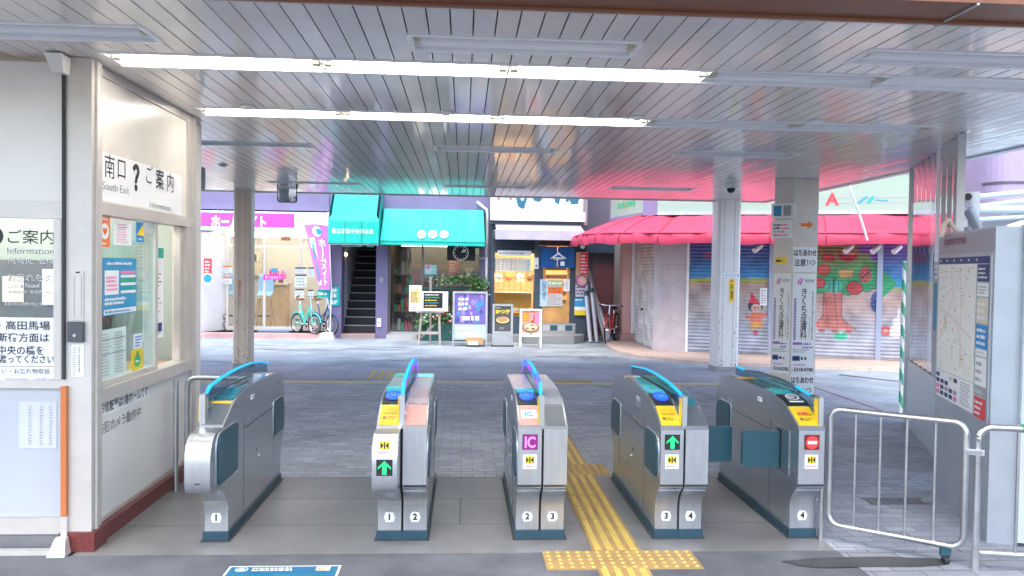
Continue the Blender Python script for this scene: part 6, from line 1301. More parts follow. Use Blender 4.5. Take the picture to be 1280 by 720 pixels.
# steps
b = MB(); pts = [K2(601, 420, YK-.4)[0], K2(731, 420)[0]]
b.prism([(wx1-.3, YK-.003, 0), (wx1-.3, YK-.75, 0), (dx1-.05, YK-.75, 0), (kx1-.08, YK-.35, 0), (kx1-.08, YK-.003, 0)], (0, 0, .18), mat('stone_step', (.24, .25, .26), .6, dirt=.3)); b.prism([(kx0-.15, YK-.003, 0), (kx0-.15, YK-.4, 0), (wx1-.301, YK-.4, 0), (wx1-.301, YK-.003, 0)], (0, 0, .16), mat('stone_step', (.24, .25, .26), .6)); o = b.build('step', None, t, bevel=.01)
b = MB(); f = FR(YK-.013); x = dx0-.1
b.slab(f, dx0-.1, .18, kx1-.25, zd0+.0, .0, .01, mat('tile_ground', (.30, .31, .33), .4)); k = 0
while x < kx1-.45: b.rect(f, x, .25, x+.17, zd0-.05, mat('tile_teal', (.025, .09, .115), .3) if k % 2 == 0 else mat('tile_pale', (.44, .45, .46), .3), .012); x += .18; k += 1
b.build('checked_tiles', None, t, fixn=False)
# noren, posters on the door
n = thing('door_curtain', 'navy blue split door curtain with a white mountain crest', 'door curtain', ((dx0+dx1)/2, YK-.12, 1.9)); (x0, z1), (x1, z0) = K2(676, 308, YK-.1), K2(718, 335, YK-.1)
NAV = mat('noren_navy', (.01, .09, .28), .8, var=.06)
b = MB()
for a0, a1 in ((x0, x0+(x1-x0)/2-.012), (x0+(x1-x0)/2+.0, x1)):
    b.loft([[(a0+(a1-a0)*j/8, YK-.1+.012*math.sin(j*1.3+i*.3)*(i/5), z1+(z0-z1)*i/5) for j in range(9)] for i in range(6)], NAV)
b.build('cloth', None, n, fixn=False); f = FR(YK-.125); xc, zc = K2(698, 320, YK-.12); b = MB(); b.shape(f, [(xc-.2, zc-.06), (xc+.2, zc-.06), (xc+.06, zc+.04), (xc, zc+.1), (xc-.06, zc+.04)], M['plain_white'], .004); b.shape(f, [(xc-.1, zc-.03), (xc+.1, zc-.03), (xc, zc+.03)], NAV, .006); b.rect(f, xc-.12, zc-.085, xc+.12, zc-.072, M['plain_white'], .004); b.rect(f, xc+.05, z0+.05, xc+.15, z0+.15, M['plain_white'], .004); b.build('crest', None, n, fixn=False)
b = MB(); b.cyl((x0-.05, YK-.1, z1+.02), (x1+.05, YK-.1, z1+.02), .014, None, 8, M['wood']); b.build('rod', None, n)
for lab, q, bk, dr in (('pale blue vertical notice on the cutlet shop door frame', ((672, 349), (684, 383)), 'sky_p', 0), ('light green and grey menu sheets taped on the sliding door', ((685, 350), (703, 383)), 'green_p', 1), ('small white vertical notice at the right of the sliding door', ((705, 349), (712, 364)), 'plain', 2)):
    Y_ = YK+.02; (x0, z1), (x1, z0) = K2(*q[0], Y_), K2(*q[1], Y_); f = FR(Y_); b = MB(); b.slab(f, x0, z0, x1, z1, 0, .005, {'sky_p': mat('paper_pale_blue', (.45, .62, .72), .6), 'green_p': mat('paper_grey', (.55, .52, .50), .6), 'plain': M['plain_white']}[bk])
    if dr == 0: b.text(f, 'お持ち帰り', (x0+x1)/2+.04, (z0+z1)/2+.05, (z1-z0)*.7, M['navy'], w=.11, vert=True, off=.008); b.scrib(f, x0+.03, z0+.05, x0+.09, z0+.4, 6, M['blue'], .008)
    elif dr == 1: b.rect(f, x0, z1-.14, x1, z1, mat('paper_green', (.35, .55, .30), .6), .008); b.rect(f, x0, z0+.3, x1, z1-.16, M['orange'], .0075); b.scrib(f, x0+.03, z0+.32, x1-.03, z1-.18, 2, M['brown'], .009); b.scrib(f, x0+.02, z0+.03, x1-.02, z0+.28, 5, M['grey'], .008); b.scrib(f, x0+.02, z1-.12, x1-.02, z1-.02, 1, M['plain_white'], .01)
    else: b.scrib(f, x0+.03, z0+.04, x1-.03, z1-.03, 5, M['grey'], .008)
    tag(b.build('door_notice', None, None, fixn=False), lab, 'notice')
f = FR(YK-.06); (x0, z1), (x1, z0) = K2(720, 315, YK-.05), K2(734, 371, YK-.05); b = MB(); b.slab(f, x0, z0, x1, z1, 0, .03, mat('poster_side_tan', (.55, .30, .2), .5)); r = random.Random(2); zm = z0+(z1-z0)
b.rect(f, x0+.1, z0+(z1-z0)*.5, x1, z1-.02, M['red'], .032); b.scrib(f, x0+.02, z0+(z1-z0)*.55, x0+.1, z1-.04, 8, M['orange'], .034, rnd=r); b.scrib(f, x0+.12, z0+(z1-z0)*.52, x1-.02, z1-.05, 6, M['plain_white'], .035, rnd=r, fill=.4); b.disc(f, (x0+x1)/2, z0+(z1-z0)*.35, .15, mat('bowl_grey', (.12, .13, .14), .3), .036, ry=.16); b.disc(f, (x0+x1)/2, z0+(z1-z0)*.36, .12, M['pink'], .037, ry=.12); b.disc(f, (x0+x1)/2+.02, z0+(z1-z0)*.36, .08, mat('noodle', (.68, .50, .30), .5), .038); b.rect(f, x0, z0, x1, z0+.3, mat('paper_lilac', (.55, .5, .62), .5), .033); b.scrib(f, x0+.02, z0+.04, x1-.02, z0+.26, 3, M['darkgrey'], .035)
tag(b.build('side_poster', None, None, fixn=False), 'red and tan food poster at the right corner of the cutlet shop', 'poster')
(x0, z1), (x1, z0) = K2(718, 372, YK-.05), K2(732, 394, YK-.05); b = MB(); b.slab(f, x0, z0, x1, z1, 0, .02, M['sky']); b.rect(f, x0, z0, x1, z0+.12, M['yellow'], .022); b.rect(f, x0, z0+.12, x1, z0+.2, M['plain_white'], .022); b.scrib(f, x0+.02, z1-.08, x1-.02, z1-.02, 1, M['plain_white'], .024); tag(b.build('beach_poster', None, None, fixn=False), 'small blue and yellow poster low at the corner of the cutlet shop', 'poster')
p = K2(728, 310, YK-.1); b = MB(); b.tube([(p[0], YK, p[1]+.1), (p[0], YK-.12, p[1]+.1)], .02, 8, M['darkgrey']); b.ball((p[0], YK-.14, p[1]+.05), .06, M['plain_white'], sc=(1, 1, 1.2)); tag(b.build('spot_lamp', None, None), 'small spot lamp over the red and tan food poster', 'lamp')
# awning and white sign
a = thing('awning', 'narrow white cloth awning over the cutlet shop front', 'awning', (1.7, YK, 2.5)); Yo = YK-.7; (x0, zb), (x1, zt_) = xz(619, 299, Yo), xz(731, 290, Yo); zt2 = xz(660, 280, YK-.15)[1]
AWW = mat('white_awning_cloth', (.42, .39, .44), .65, var=.06, dirt=.15)
b = MB(); b.loft([[(x0+(x1-x0)*j/20, Yo+.012*math.sin(j*.9)*(1-i), zb+(zt_-zb)*i) for j in range(21)] for i in (0, .5, 1)], AWW); b.loft([[(x0+.02+(x1-x0-.04)*j/8, y, z) for j in range(9)] for y, z in ((Yo+.0, zt_+.015), (YK-.12, zt2))], AWW); b.build('cloth', None, a, fixn=False)
b = MB(); b.cyl((x0, Yo+.02, zt_+.0), (x1, Yo+.02, zt_+.0), .022, None, 8, M['grey']); b.box(x0-.1, x1+.05, YK-.16, YK-.0, zt2-.02, zt2+.08, DK)
for xx in (x0-.02, x1+.02): b.bar((xx, YK-.02, zb+.05), (xx, Yo+.02, zt_), .03, .02, M['grey'])
b.build('frame', None, a)
s = thing('shop_sign', 'big white sign board with blue brush lettering over the cutlet shop', 'sign', (1.7, YK-.3, 3)); Y = YK-.3; (x0, zb), (x1, zt_) = xz(613, 275, Y), xz(732, 238, Y); zm = xz(660, 264, Y)[1]
b = MB(); b.box(x0, x1-.05, Y+.03, YK+.0, zm+.01, zb+1.5, mat('sign_white', (.82, .82, .82), .4)); b.box(x0, x1, Y, YK+.0, zb, zm, mat('sign_white', (.82, .82, .82), .4)); b.build('box', None, s, bevel=.01)
f = FR(Y+.028); b = MB(); zq_ = xz(660, 255, Y)[1]
BR = mat('brush_blue', (.008, .12, .18), .5)
for px, py, rx, rz in ((652, 248, .15, .22), (672, 245, .16, .14), (697, 248, .08, .14), (718, 248, .15, .14)):
    x, z = xz(px, py, Y); r = random.Random(px); b.shape(f, [(x+rx*(1+.25*math.sin(3*q)+r.uniform(-.1, .1))*math.cos(q), z+.03+rz*1.4*(1+.2*math.cos(2*q)+r.uniform(-.1, .1))*math.sin(q)) for q in [k*math.pi/9 for k in range(18)]], BR, .003); b.disc(f, x+.02, z+.06, rx*.35, mat('sign_white', (.82, .82, .82), .4), .005, ry=rz*.5)
x, z = xz(709, 249, Y); b.line(f, x, z-.06, x+.04, z+.3, .08, BR, .003)
for px in (626, 636): x, z = xz(px, 250, Y); b.line(f, x-.04, z+.1+.3, x+.05*(1 if px > 630 else -1), z, .05, M['red'], .003)
x0_, z_ = xz(663, 257, Y); b.scrib(f, x0_, z_-.02, x0_+.7, z_+.04, 1, M['grey'], .004); b.build('lettering', None, s, fixn=False)

# ---- alley between cutlet shop and corner shop
al = thing('alley_wall', 'shaded alley back wall with a brown metal door behind the poles', 'wall', (3.6, 21, 0)); Y = 20.6
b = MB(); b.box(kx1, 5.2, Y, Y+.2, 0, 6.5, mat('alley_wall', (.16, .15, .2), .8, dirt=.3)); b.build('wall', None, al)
(x0, z1), (x1, z0) = xz(742, 329, Y), xz(779, 420, Y); b = MB(); b.box(x0, x1, Y-.06, Y-.002, .02, z1, mat('brown_metal_door', (.14, .055, .075), .45, var=.1)); b.box(x0-.05, x0, Y-.08, Y-.002, 0, z1+.05, M['darkgrey']); b.build('door', None, al, bevel=.006)
b = MB(); x2, z2 = xz(757, 298, Y); b.box(kx1+.2, 4.2, Y-.3, Y-.002, 2.15, 2.75, mat('dark_shutter_box', (.02, .05, .09), .5)); b.build('shutter_box', None, al)
# grey side pillar and unit by the corner shop
sp = thing('side_pillar', 'pale grey pillar with a dark base at the back of the alley', 'pillar', (4.2, 19.6, 0)); b = MB(); (x0, _), (x1, _) = xz(776, 350, 19.4), xz(789, 350, 19.4); b.box(x0, x1, 19.4, 20.3, .55, 3.2, mat('grey_render', (.5, .5, .52), .7, dirt=.25)); b.build('shaft', None, sp); b = MB(); b.box(x0-.01, x1+.03, 19.38, 20.3, 0, .549, mat('dark_grey_base', (.25, .26, .3), .7, dirt=.3)); b.build('base', None, sp)
pk = thing('side_pillar', 'pink painted pillar beside the first rolling shutter of the corner shop', 'pillar', (4.1, 19, 0)); b = MB(); (x0, _), (x1, _) = xz(779, 350, 18.9), xz(793, 350, 18.9); b.box(x1-.28, x1-.02, 18.85, 19.3, .02, 2.75, mat('pink_render', (.66, .40, .36), .6, dirt=.2)); b.build('shaft', None, pk); b = MB(); b.box(x1-.34, x1+.0, 18.7, 19.3, .0, .22, G_pinkstep); b.build('base', None, pk)
# long tubes leaning in the alley
for k, (a0, a1, y0, y1, m, lab) in enumerate(((( 763, 425), (733, 338), 18.75, 19.15, 'alu', 'long silver tube leaning at the alley corner, the most tilted one'), ((757, 424), (737, 345), 18.85, 19.2, 'alu', 'long silver tube leaning just behind the most tilted tube'), ((738, 427), (733, 370), 18.6, 18.85, 'flap', 'short teal capped tube leaning by the cutlet shop, left one'), ((746, 427), (740, 366), 18.65, 18.85, 'flap', 'short teal capped tube leaning by the cutlet shop, right one'))):
    p, q = PY(*a0, y0), PY(*a1, y1); tu = thing('leaning_tube', lab, 'tube', (p.x, y0, 0)); b = MB(); b.cyl((p.x, y0, .02), q, .05, None, 12, mat('tube_grey', (.52, .52, .56), .4, .5)); b.build('tube', None, tu); b = MB(); e = q+(q-Vector((p.x, y0, .02))).normalized()*.12; b.cyl(q, e, .055, None, 12, M[m]); b.build('cap', None, tu)
# bicycles
def bicycle(label, loc, rz, frame, wr=.33, basket=False, seat='brown'):
    t = thing('bicycle', label, 'bicycle', (0, 0, 0)); wb = wr*1.55
    for x in (-wb, wb):
        b = MB(); b.tube([(x+wr*math.cos(a_*math.pi/14), 0, wr+wr*math.sin(a_*math.pi/14)) for a_ in range(28)], .02, 8, M['rubber'], closed=True); w = b.build('wheel', None, t)
        b = MB(); b.tube([(x+(wr-.03)*math.cos(a_*math.pi/14), 0, wr+(wr-.03)*math.sin(a_*math.pi/14)) for a_ in range(28)], .01, 6, M['chrome'], closed=True); b.build('rim', None, w)
        b = MB()
        for k in range(14): a_ = k*math.pi/7; b.bar((x, .01*(-1)**k, wr), (x+(wr-.03)*math.cos(a_), 0, wr+(wr-.03)*math.sin(a_)), .004, .004, M['chrome'])
        b.cyl((x, -.04, wr), (x, .04, wr), .022, None, 10, M['chrome']); b.build('spokes', None, w)
        b = MB(); b.tube([(x+(wr+.035)*math.cos(a_), 0, wr+(wr+.035)*math.sin(a_)) for a_ in [(.2 if x > 0 else .4)+k*.25 for k in range(10)]], .016, 6, frame); b.build('mudguard', None, t)
    sz = max(.78, wr*2.35); bbx, bbz = -.05, wr*.95; hx, hz = wb*.62, max(.72, wr*2.0)
    b = MB(); fk = frame
    b.tube([(hx, 0, hz), (bbx, 0, bbz)], .022, 8, fk); b.tube([(hx-.01, 0, hz-.12), (-.13, 0, bbz+.12)], .018, 8, fk); b.tube([(bbx, 0, bbz), (-.22, 0, sz-.08)], .018, 8, fk)
    for s in (-1, 1): b.tube([(bbx, s*.03, bbz), (-wb, s*.05, wr)], .011, 6, fk); b.tube([(-.17, s*.03, sz-.3), (-wb, s*.05, wr)], .010, 6, fk)
    b.build('frame', None, t)
    b = MB()
    for s in (-1, 1): b.tube([(hx+.02, s*.03, hz-.12), (hx+.1, s*.045, wr*1.5), (wb, s*.045, wr)], .012, 6, fk)
    b.tube([(hx+.03, 0, hz-.15), (hx-.04, 0, hz+.17)], .018, 8, M['chrome']); b.build('fork', None, t)
    b = MB(); b.tube([(hx-.2, -.27, hz+.14), (hx-.08, -.25, hz+.2), (hx-.0, -.1, hz+.17), (hx-.04, 0, hz+.17), (hx-.0, .1, hz+.17), (hx-.08, .25, hz+.2), (hx-.2, .27, hz+.14)], .012, 8, M['chrome']); hb = b.build('handlebar', None, t)
    for s in (-1, 1): b = MB(); b.tube([(hx-.2, s*.27, hz+.14), (hx-.1, s*.253, hz+.19)], .018, 8, M['rubber']); b.build('grip', None, hb)
    b = MB(); b.ball((-.26, 0, sz+.03), .11, M[seat], sc=(1.15, .75, .35)); b.ball((-.14, 0, sz+.03), .06, M[seat], sc=(1.4, .6, .45)); b.build('saddle', None, t)
    b = MB(); b.tube([(-.2, 0, sz-.1), (-.235, 0, sz+.02)], .014, 8, M['chrome']); b.build('seat_post', None, t)
    b = MB(); b.cyl((bbx, -.06, bbz), (bbx, .06, bbz), .02, None, 8, M['chrome']); b.bar((bbx, .06, bbz), (bbx+.12, .07, bbz-.1), .015, .02, M['chrome']); b.bar((bbx, -.06, bbz), (bbx-.12, -.07, bbz+.1), .015, .02, M['chrome']); b.box(bbx+.08, bbx+.16, .07, .15, bbz-.11, bbz-.09, M['rubber']); b.box(bbx-.16, bbx-.08, -.15, -.07, bbz+.09, bbz+.11, M['rubber']); b.cyl((bbx, .062, bbz), (bbx, .068, bbz), .08, None, 16, M['chrome']); b.build('crank', None, t)
    b = MB(); b.bar((-wb+.05, .06, wr), (-wb+.0, .16, .01), .016, .016, M['darkgrey']); b.build('kickstand', None, t)
    t.location = loc; t.rotation_euler = (0, 0, rz); return t
bicycle('small mint green bicycle parked before the letting office window', (PY(382, 420, YF-.2).x-.05, YF+.05, .1), R_(-44), mat('mint_paint', (.05, .55, .45), .3, coat=.5), .225)
bicycle('small dark blue bicycle parked right of the mint green one', (PY(401, 420, YF-.2).x, YF+.1, .1), R_(-44), mat('dark_blue_paint', (.05, .08, .22), .3, coat=.5), .225)
bicycle('red city bicycle leaning at the alley beside the corner shop', (PY(763, 425, 18.9).x, 18.75, 0), R_(-112), mat('red_bike_paint', (.6, .03, .03), .3, coat=.5), .33, seat='black')

# ---- corner shop with painted shutters
cs = thing('shop_building', 'corner shop with closed painted rolling shutters under the red awning', 'shop building', (6, 15.5, 0))
A0 = Vector((4.02, 18.85, 0)); A1 = Vector((4.02, 16.72, 0)); A2 = Vector((4.12, 16.58, 0)); A3 = Vector((4.63, 16.38, 0)); dv = (Vector((8.5, 14.93, 0))-A3).normalized(); A4 = A3+dv*5.0
PK = mat('stone_pillar', (.52, .46, .48), .45, var=.08, dirt=.25)
nv = Vector((dv.y, -dv.x, 0))   # outward
HS = 2.5
b = MB(); b.prism([A1+Vector((0, -.01, 0)), A2, A3, A3-nv*.4, A1+Vector((.45, -.02, 0))], (0, 0, 2.75), PK); b.build('stone_pillar', None, cs, bevel=.01)
fpil = Fr(A2, A3-A2, (0, 0, 1)); b = MB(); L_ = (A3-A2).length
b.rect(fpil, 0, 1.85, L_, 1.865, M['grey'], .004); b.rect(fpil, L_*.3, .8, L_*.305, 2.7, M['grey'], .004); b.build('pillar_joints', None, cs)
b = MB(); UW = mat('corner_shop_upper', (.62, .60, .62), .6, dirt=.2)
b.prism([A0, A1, A2, A3, A4, A4+Vector((3, 7, 0)), A0+Vector((0, 3, 0))], (0, 0, 2.2), UW)
bmesh.ops.translate(b.bm, verts=b.bm.verts, vec=(0, 0, 2.76)); b.build('upper_wall', None, cs)
b = MB(); b.prism([A0+Vector((.3, .2, 0)), A1+Vector((.3, 0, 0)), A3-nv*.35, A4-nv*.35, A4-nv*.5, A3-nv*.6, A1+Vector((.5, 0, 0)), A0+Vector((.5, .2, 0))], (0, 0, 2.75), mat('dark_back', (.05, .05, .05), .9)); b.build('back_wall', None, cs)
# shutters: corrugated sheet with the mural as its own paint (one colour per sample of the sheet)
def shutter_mat():
    m = bpy.data.materials.new('painted_shutter'); m.use_nodes = True; q = m.node_tree; bs = q.nodes['Principled BSDF']
    at = _n(q, 'Attribute'); at.attribute_name = 'paint'; nz = _n(q, 'TexNoise'); nz.inputs['Scale'].default_value = 3; nz.inputs['Detail'].default_value = 8; tc = _n(q, 'TexCoord'); q.links.new(tc.outputs['Object'], nz.inputs['Vector'])
    rp = _n(q, 'ValToRGB'); rp.color_ramp.elements[0].position = .3; rp.color_ramp.elements[1].position = .7; rp.color_ramp.elements[0].color = (.58, .56, .55, 1); rp.color_ramp.elements[1].color = (1.08, 1.08, 1.08, 1); q.links.new(nz.outputs['Fac'], rp.inputs[0])
    mx = _n(q, 'MixRGB'); mx.blend_type = 'MULTIPLY'; mx.inputs[0].default_value = 1; q.links.new(at.outputs['Color'], mx.inputs[1]); q.links.new(rp.outputs[0], mx.inputs[2]); q.links.new(mx.outputs[0], bs.inputs['Base Color']); bs.inputs['Roughness'].default_value = .5
    return m
SHM = shutter_mat()
def shutter(o, u, w, z0, z1, paint, parent, name='shutter', step=.016):
    u = Vector(u).normalized(); n = Vector((u.y, -u.x, 0)); o = Vector(o); per = .072; nz_ = int((z1-z0)/per*6); nu = max(2, int(w/step))
    me = bpy.data.meshes.new(name); vs = []; cols = []; fs = []
    for i in range(nz_+1):
        z = z0+(z1-z0)*i/nz_; ph = (z/per) % 1; dep = .022*abs(math.sin(math.pi*ph))
        for j in range(nu+1):
            a = w*j/nu; p = o+u*a+n*dep; vs.append((p.x, p.y, z)); cols.append(paint(a, z))
    for i in range(nz_):
        for j in range(nu): k = i*(nu+1)+j; fs.append((k, k+1, k+nu+2, k+nu+1))
    me.from_pydata(vs, [], fs); ca = me.color_attributes.new('paint', 'FLOAT_COLOR', 'POINT')
    for k, c in enumerate(cols): ca.data[k].color = (c[0]*.88+.02, c[1]*.88+.02, c[2]*.88+.03, 1)
    me.materials.append(SHM); ob = bpy.data.objects.new(name, me); COL.objects.link(ob); ob.parent = parent; ob.matrix_parent_inverse = Matrix.Translation(-parent.location); return ob
def mixc(a, c, t): t = max(0, min(1, t)); return tuple(p+(q-p)*t for p, q in zip(a, c))
def hill(a): return 1.46+.03*math.sin(a*1.7)+.02*math.sin(a*4.1)
PALE = (.50, .47, .46); PALE2 = (.43, .49, .59)
def backdrop(a, z):
    h = hill(a)
    if z > h+.1: return mixc((.06, .34, .66), (.10, .07, .30), (z-h-.1)/.75)
    if z > h+.0: return (.50, .52, .14)
    g = mixc((.62, .42, .34), PALE, (h-z)/.35); return mixc(g, PALE2, (h-z-.5)/.4)
def inel(a, z, cx, cz, rx, rz): return ((a-cx)/rx)**2+((z-cz)/rz)**2 < 1
def clouds_only(a, z):
    if z > 1.75 and (inel(a, z, .55, 2.05, .3, .1) or inel(a, z, .9, 2.05, .25, .08)): return (.35, .12, .30)
    return backdrop(a, z)
def kid(a, z):
    # coordinates around the child: red pointed hat, dark hair, pale face, orange clothes
    x, y = (a-KID[0])/.66, (z-KID[1])/.66
    if inel(x, y, .02, .30, .15, .14): return (.75, .52, .42) if not (inel(x, y, -.02, .31, .022, .035) or inel(x, y, .08, .31, .022, .035)) else (.02, .02, .03)
    if -.22 < x < .22 and .40 < y < .46: return (.03, .05, .10)
    if y > .44 and abs(x+.04+.25*(y-.44)) < .17*(1-(y-.44)/.36) : return (.72, .05, .07)
    if inel(x, y, .0, .34, .22, .16): return (.03, .05, .12)
    if inel(x, y, .03, .02, .20, .17): return (.78, .25, .14)
    if abs(y-.08-.22*max(0, x-.15)) < .06 and .15 < x < .36: return (.75, .22, .2)
    if abs(y-.02-.0*x) < .05 and -.36 < x < -.15: return (.75, .22, .2) if x > -.30 else (.75, .6, .55)
    if inel(x, y, -.06, -.22, .10, .14) or inel(x, y, .12, -.2, .1, .14): return (.80, .42, .10)
    if inel(x, y, .02, -.46, .07, .09): return (.62, .1, .2)
    return None
def mural_kid(a, z):
    c = kid(a, z); return c if c else backdrop(a, z)
def mural_tree(a, z):
    def el(px, py, rx, ry): return inel(a, z, MX(px), MZ(py), rx, ry)
    D = (.05, .08, .07)
    for px, py, r, c in ((1031, 326, .07, (.62, .04, .06)), (1036, 327, .07, (.62, .04, .06)), (1028, 342, .11, (.70, .12, .10)), (1023, 358, .1, (.70, .12, .10)), (1067, 364, .13, (.70, .10, .09))):
        if el(px, py, r, r*.9): return c
        if el(px, py, r+.02, r*.9+.02): return (.3, .05, .05)
    if el(1034, 318, .05, .012) or abs((a-MX(1034))-(z-MZ(321))*.5) < .012 and MZ(326) < z < MZ(316): return (.1, .2, .05)
    if el(1058, 324, .17, .11): return (.5, .02, .05) if not (el(1058, 321, .13, .03)) else (.75, .25, .2)
    if el(1081, 315, .16, .09) or el(1092, 322, .1, .12): return (.25, .08, .42)
    if el(1080, 347, .115, .16): return D if (int((a*1.0+z)*22) % 2 == 0 and int((a-z)*22) % 2 == 0) else (.70, .16, .14)
    if el(1080, 336, .05, .08): return (.1, .3, .08)
    for k in range(4):
        if el(1056, 343+k*2.2, .15-.012*k, .02): return (.85, .52, .18)
        if el(1056, 343+k*2.2, .165-.012*k, .034): return (.35, .2, .05)
    X = a-MX(1041)
    if inel(X, z, 0, MZ(362.5), .155, .125): return (.01, .12, .10) if abs(math.sin(X*34)) < .33 else (.10, .55, .40)
    if inel(X, z, .01, MZ(354), .02, .05): return (.02, .2, .08)
    if el(1094, 381, .1, .2) : return (.06, .10, .34) if math.sin(a*60)*math.sin(z*60) < .3 else (.18, .25, .5)
    T = a-MX(1040); zb_, zt_ = MZ(416), MZ(371)
    if zb_ < z < zt_+.02:
        tw = .155+max(0, zb_+.28-z)**1.5*1.9
        if abs(T) < tw: return (.70, .26, .22) if abs(math.sin(T*18+z*2)) > .16 else (.45, .12, .1)
        if abs(T) < tw+.022: return (.28, .08, .07)
    if MZ(421) < z <= zb_ and abs(T) < .45 and math.sin(T*26) > .1: return (.5, .2, .18)
    if el(1051, 426, .12, .055) or el(1047, 423, .05, .06) or el(1056, 423, .05, .06): return (.05, .60, .34)
    e = MZ(374)+.035*abs(math.sin(a*9))+(.07 if a > MX(1070) else 0)+max(0, a-MX(1080))*.25
    if z > e:
        if z < e+.02: return (.03, .22, .10)
        return mixc((.05, .44, .18), (.32, .20, .06), (z-e-.38)/.45) if z < 2.22 else (.36, .16, .05)
    return mixc((.62, .46, .40), (.48, .52, .60), (1.1-z)/.5)
def mural_rabbit(a, z):
    x = a; hb = MZ(366)
    if inel(x, z, .29, .62, .12, .13) or inel(x, z, .30, .80, .085, .085) or inel(x, z, .33, .96, .03, .10) or inel(x, z, .41, .93, .03, .10) or inel(x, z, .40, .55, .06, .05): return (.88, .88, .88)
    if inel(x, z, .1, .62, .10, .10): return (.70, .12, .12) if not inel(x, z, .1, .62, .05, .05) else (.85, .4, .38)
    if x < .3 and abs(z-hb-.12) < .3*(1-x/.3): return (.05, .44, .18)
    if z > hb+.06: return mixc((.04, .40, .72), (.14, .06, .30), (z-hb-.1)/.7)
    if z > hb: return (.50, .55, .2)
    return mixc((.64, .46, .38), (.48, .52, .60), (1.2-z)/.5)
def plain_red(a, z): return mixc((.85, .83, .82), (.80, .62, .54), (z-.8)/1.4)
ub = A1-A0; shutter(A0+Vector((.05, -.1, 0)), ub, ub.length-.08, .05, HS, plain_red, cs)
Zb = .06
def along(px): # position along the shutter line for a pixel column
    r0 = ray(px, 400); den = r0.x*dv.y-r0.y*dv.x; o = A3-C0; return (o.y*r0.x-o.x*r0.y)/(-den) if den else 0
aL = lambda px: along(px)
edges = [.06, aL(889)+.0, aL(1096), aL(1200)]
s0, s1, s2_, s3 = edges
mid = aL(924)
MX = lambda px: aL(px)-aL(960)-.1
MZ = lambda py: (452.5-py)*.0157+.05
spans = [(s0, aL(905), clouds_only), (aL(905)+.12, aL(960), mural_kid), (aL(960)+.1, aL(1096), mural_tree), (aL(1100), aL(1150), mural_rabbit)]
KID = (aL(944)-spans[1][0], .79)
for a0, a1, pf in spans: shutter(A3+dv*a0+nv*.0, dv, a1-a0, Zb, HS, pf, cs)
for a in (spans[0][1]+.06, spans[1][1]+.05, (spans[2][1]+spans[3][0])/2):
    b = MB(); p = A3+dv*a; b.prism([p-dv*.05+nv*.05, p+dv*.05+nv*.05, p+dv*.05-nv*.05, p-dv*.05-nv*.05], (0, 0, HS+.2), mat('shutter_rail', (.36, .40, .52), .4, .5)); b.build('shutter_guide', None, cs)
b = MB(); b.prism([A3+dv*.0+nv*.03, A3+dv*.055+nv*.03, A3+dv*.055-nv*.05, A3-nv*.05], (0, 0, HS+.2), M['white']); b.build('shutter_guide', None, cs)
b = MB(); b.prism([A0+Vector((-.03, -.09, 0)), A0+Vector((-.03, -.04, 0)), A0+Vector((.05, -.04, 0)), A0+Vector((.05, -.09, 0))], (0, 0, HS), M['white']); b.build('shutter_guide', None, cs)
b = MB(); a = spans[3][1]; b.prism([A3+dv*a+nv*.03, A4+nv*.03, A4-nv*.2, A3+dv*a-nv*.2], (0, 0, 2.755), UW); b.build('end_wall', None, cs)
b = MB(); fsu = Fr(A3+nv*.022, dv, (0, 0, 1)); q = aL(957); b.slab(fsu, q-.12, 1.05, q+.02, 1.4, 0, .004, M['plain_white']); b.scrib(fsu, q-.1, 1.08, q, 1.37, 6, M['grey'], .006); tag(b.build('shutter_notice', None, None, fixn=False), 'white paper notice stuck on the shutter above the painted child', 'notice')
b = MB(); b.ball((A1.x-.02, 17.7, .85), .03, M['black']); b.build('shutter_lock', None, cs)
# terrace
b = MB(); pts = [(3.3, 18.6), (3.2, 16.6), (3.45, 15.5), (4.4, 14.55), (8.2, 13.55), (14, 12.0), (14, 16), A3, A2, A1, A0]; b.prism([(p[0], p[1], -.02) for p in pts], (0, 0, .07), G_beige); struct(b.build('terrace'))
# red awning round the corner
ra = thing('awning', 'big red cloth awning wrapped round the corner shop with a scalloped edge', 'awning', (5, 15.5, 2.5))
RC = mat('red_awning_cloth', (.50, .04, .095), .65, var=.2, vscale=1.6, bump=.6, bscale=5, dirt=.25, dscale=1.2)
inn = [Vector((4.0, 19.0, 0)), Vector((4.0, 17.6, 0)), Vector((4.0, 16.85, 0)), Vector((4.15, 16.5, 0)), A3+nv*.02, A3+dv*1.2+nv*.02, A3+dv*2.6+nv*.02, A3+dv*4.7+nv*.02]
out = [Vector((2.55, 19.0, 0)), Vector((2.5, 17.6, 0)), Vector((2.55, 16.7, 0)), Vector((2.95, 15.95, 0)), A3+nv*1.15-dv*.35, A3+dv*1.2+nv*1.2, A3+dv*2.6+nv*1.2, A3+dv*4.6+nv*1.2]
def sub(P, n=10):
    o = []
    for i in range(len(P)-1):
        for k in range(n): o.append(P[i].lerp(P[i+1], k/n))
    return o+[P[-1]]
I_, O_ = sub(inn), sub(out); zi, zo = 2.92, 2.47; Nn = len(I_); rows = []
for k in range(9):
    v = k/8; rows.append([I_[i].lerp(O_[i], v)+Vector((0, 0, zi+(zo-zi)*v+.10*math.sin(v*math.pi)*(.8+.2*math.sin(i*.63))+.012*math.sin(i*1.3)-.03*v*abs(math.cos(i*math.pi/10)))) for i in range(Nn)])
for z_, k in ((zo-.07, 1.012), (zo-.15, 1.03), (zo-.24, 1.014)): rows.append([I_[i].lerp(O_[i], k)+Vector((.028*math.sin(i*1.9)+.02*math.sin(i*.7), .028*math.cos(i*1.7), z_+.035*abs(math.sin(i*.314)))) for i in range(Nn)])
b = MB(); b.loft(rows, RC); b.build('cloth', None, ra, fixn=False)
b = MB()
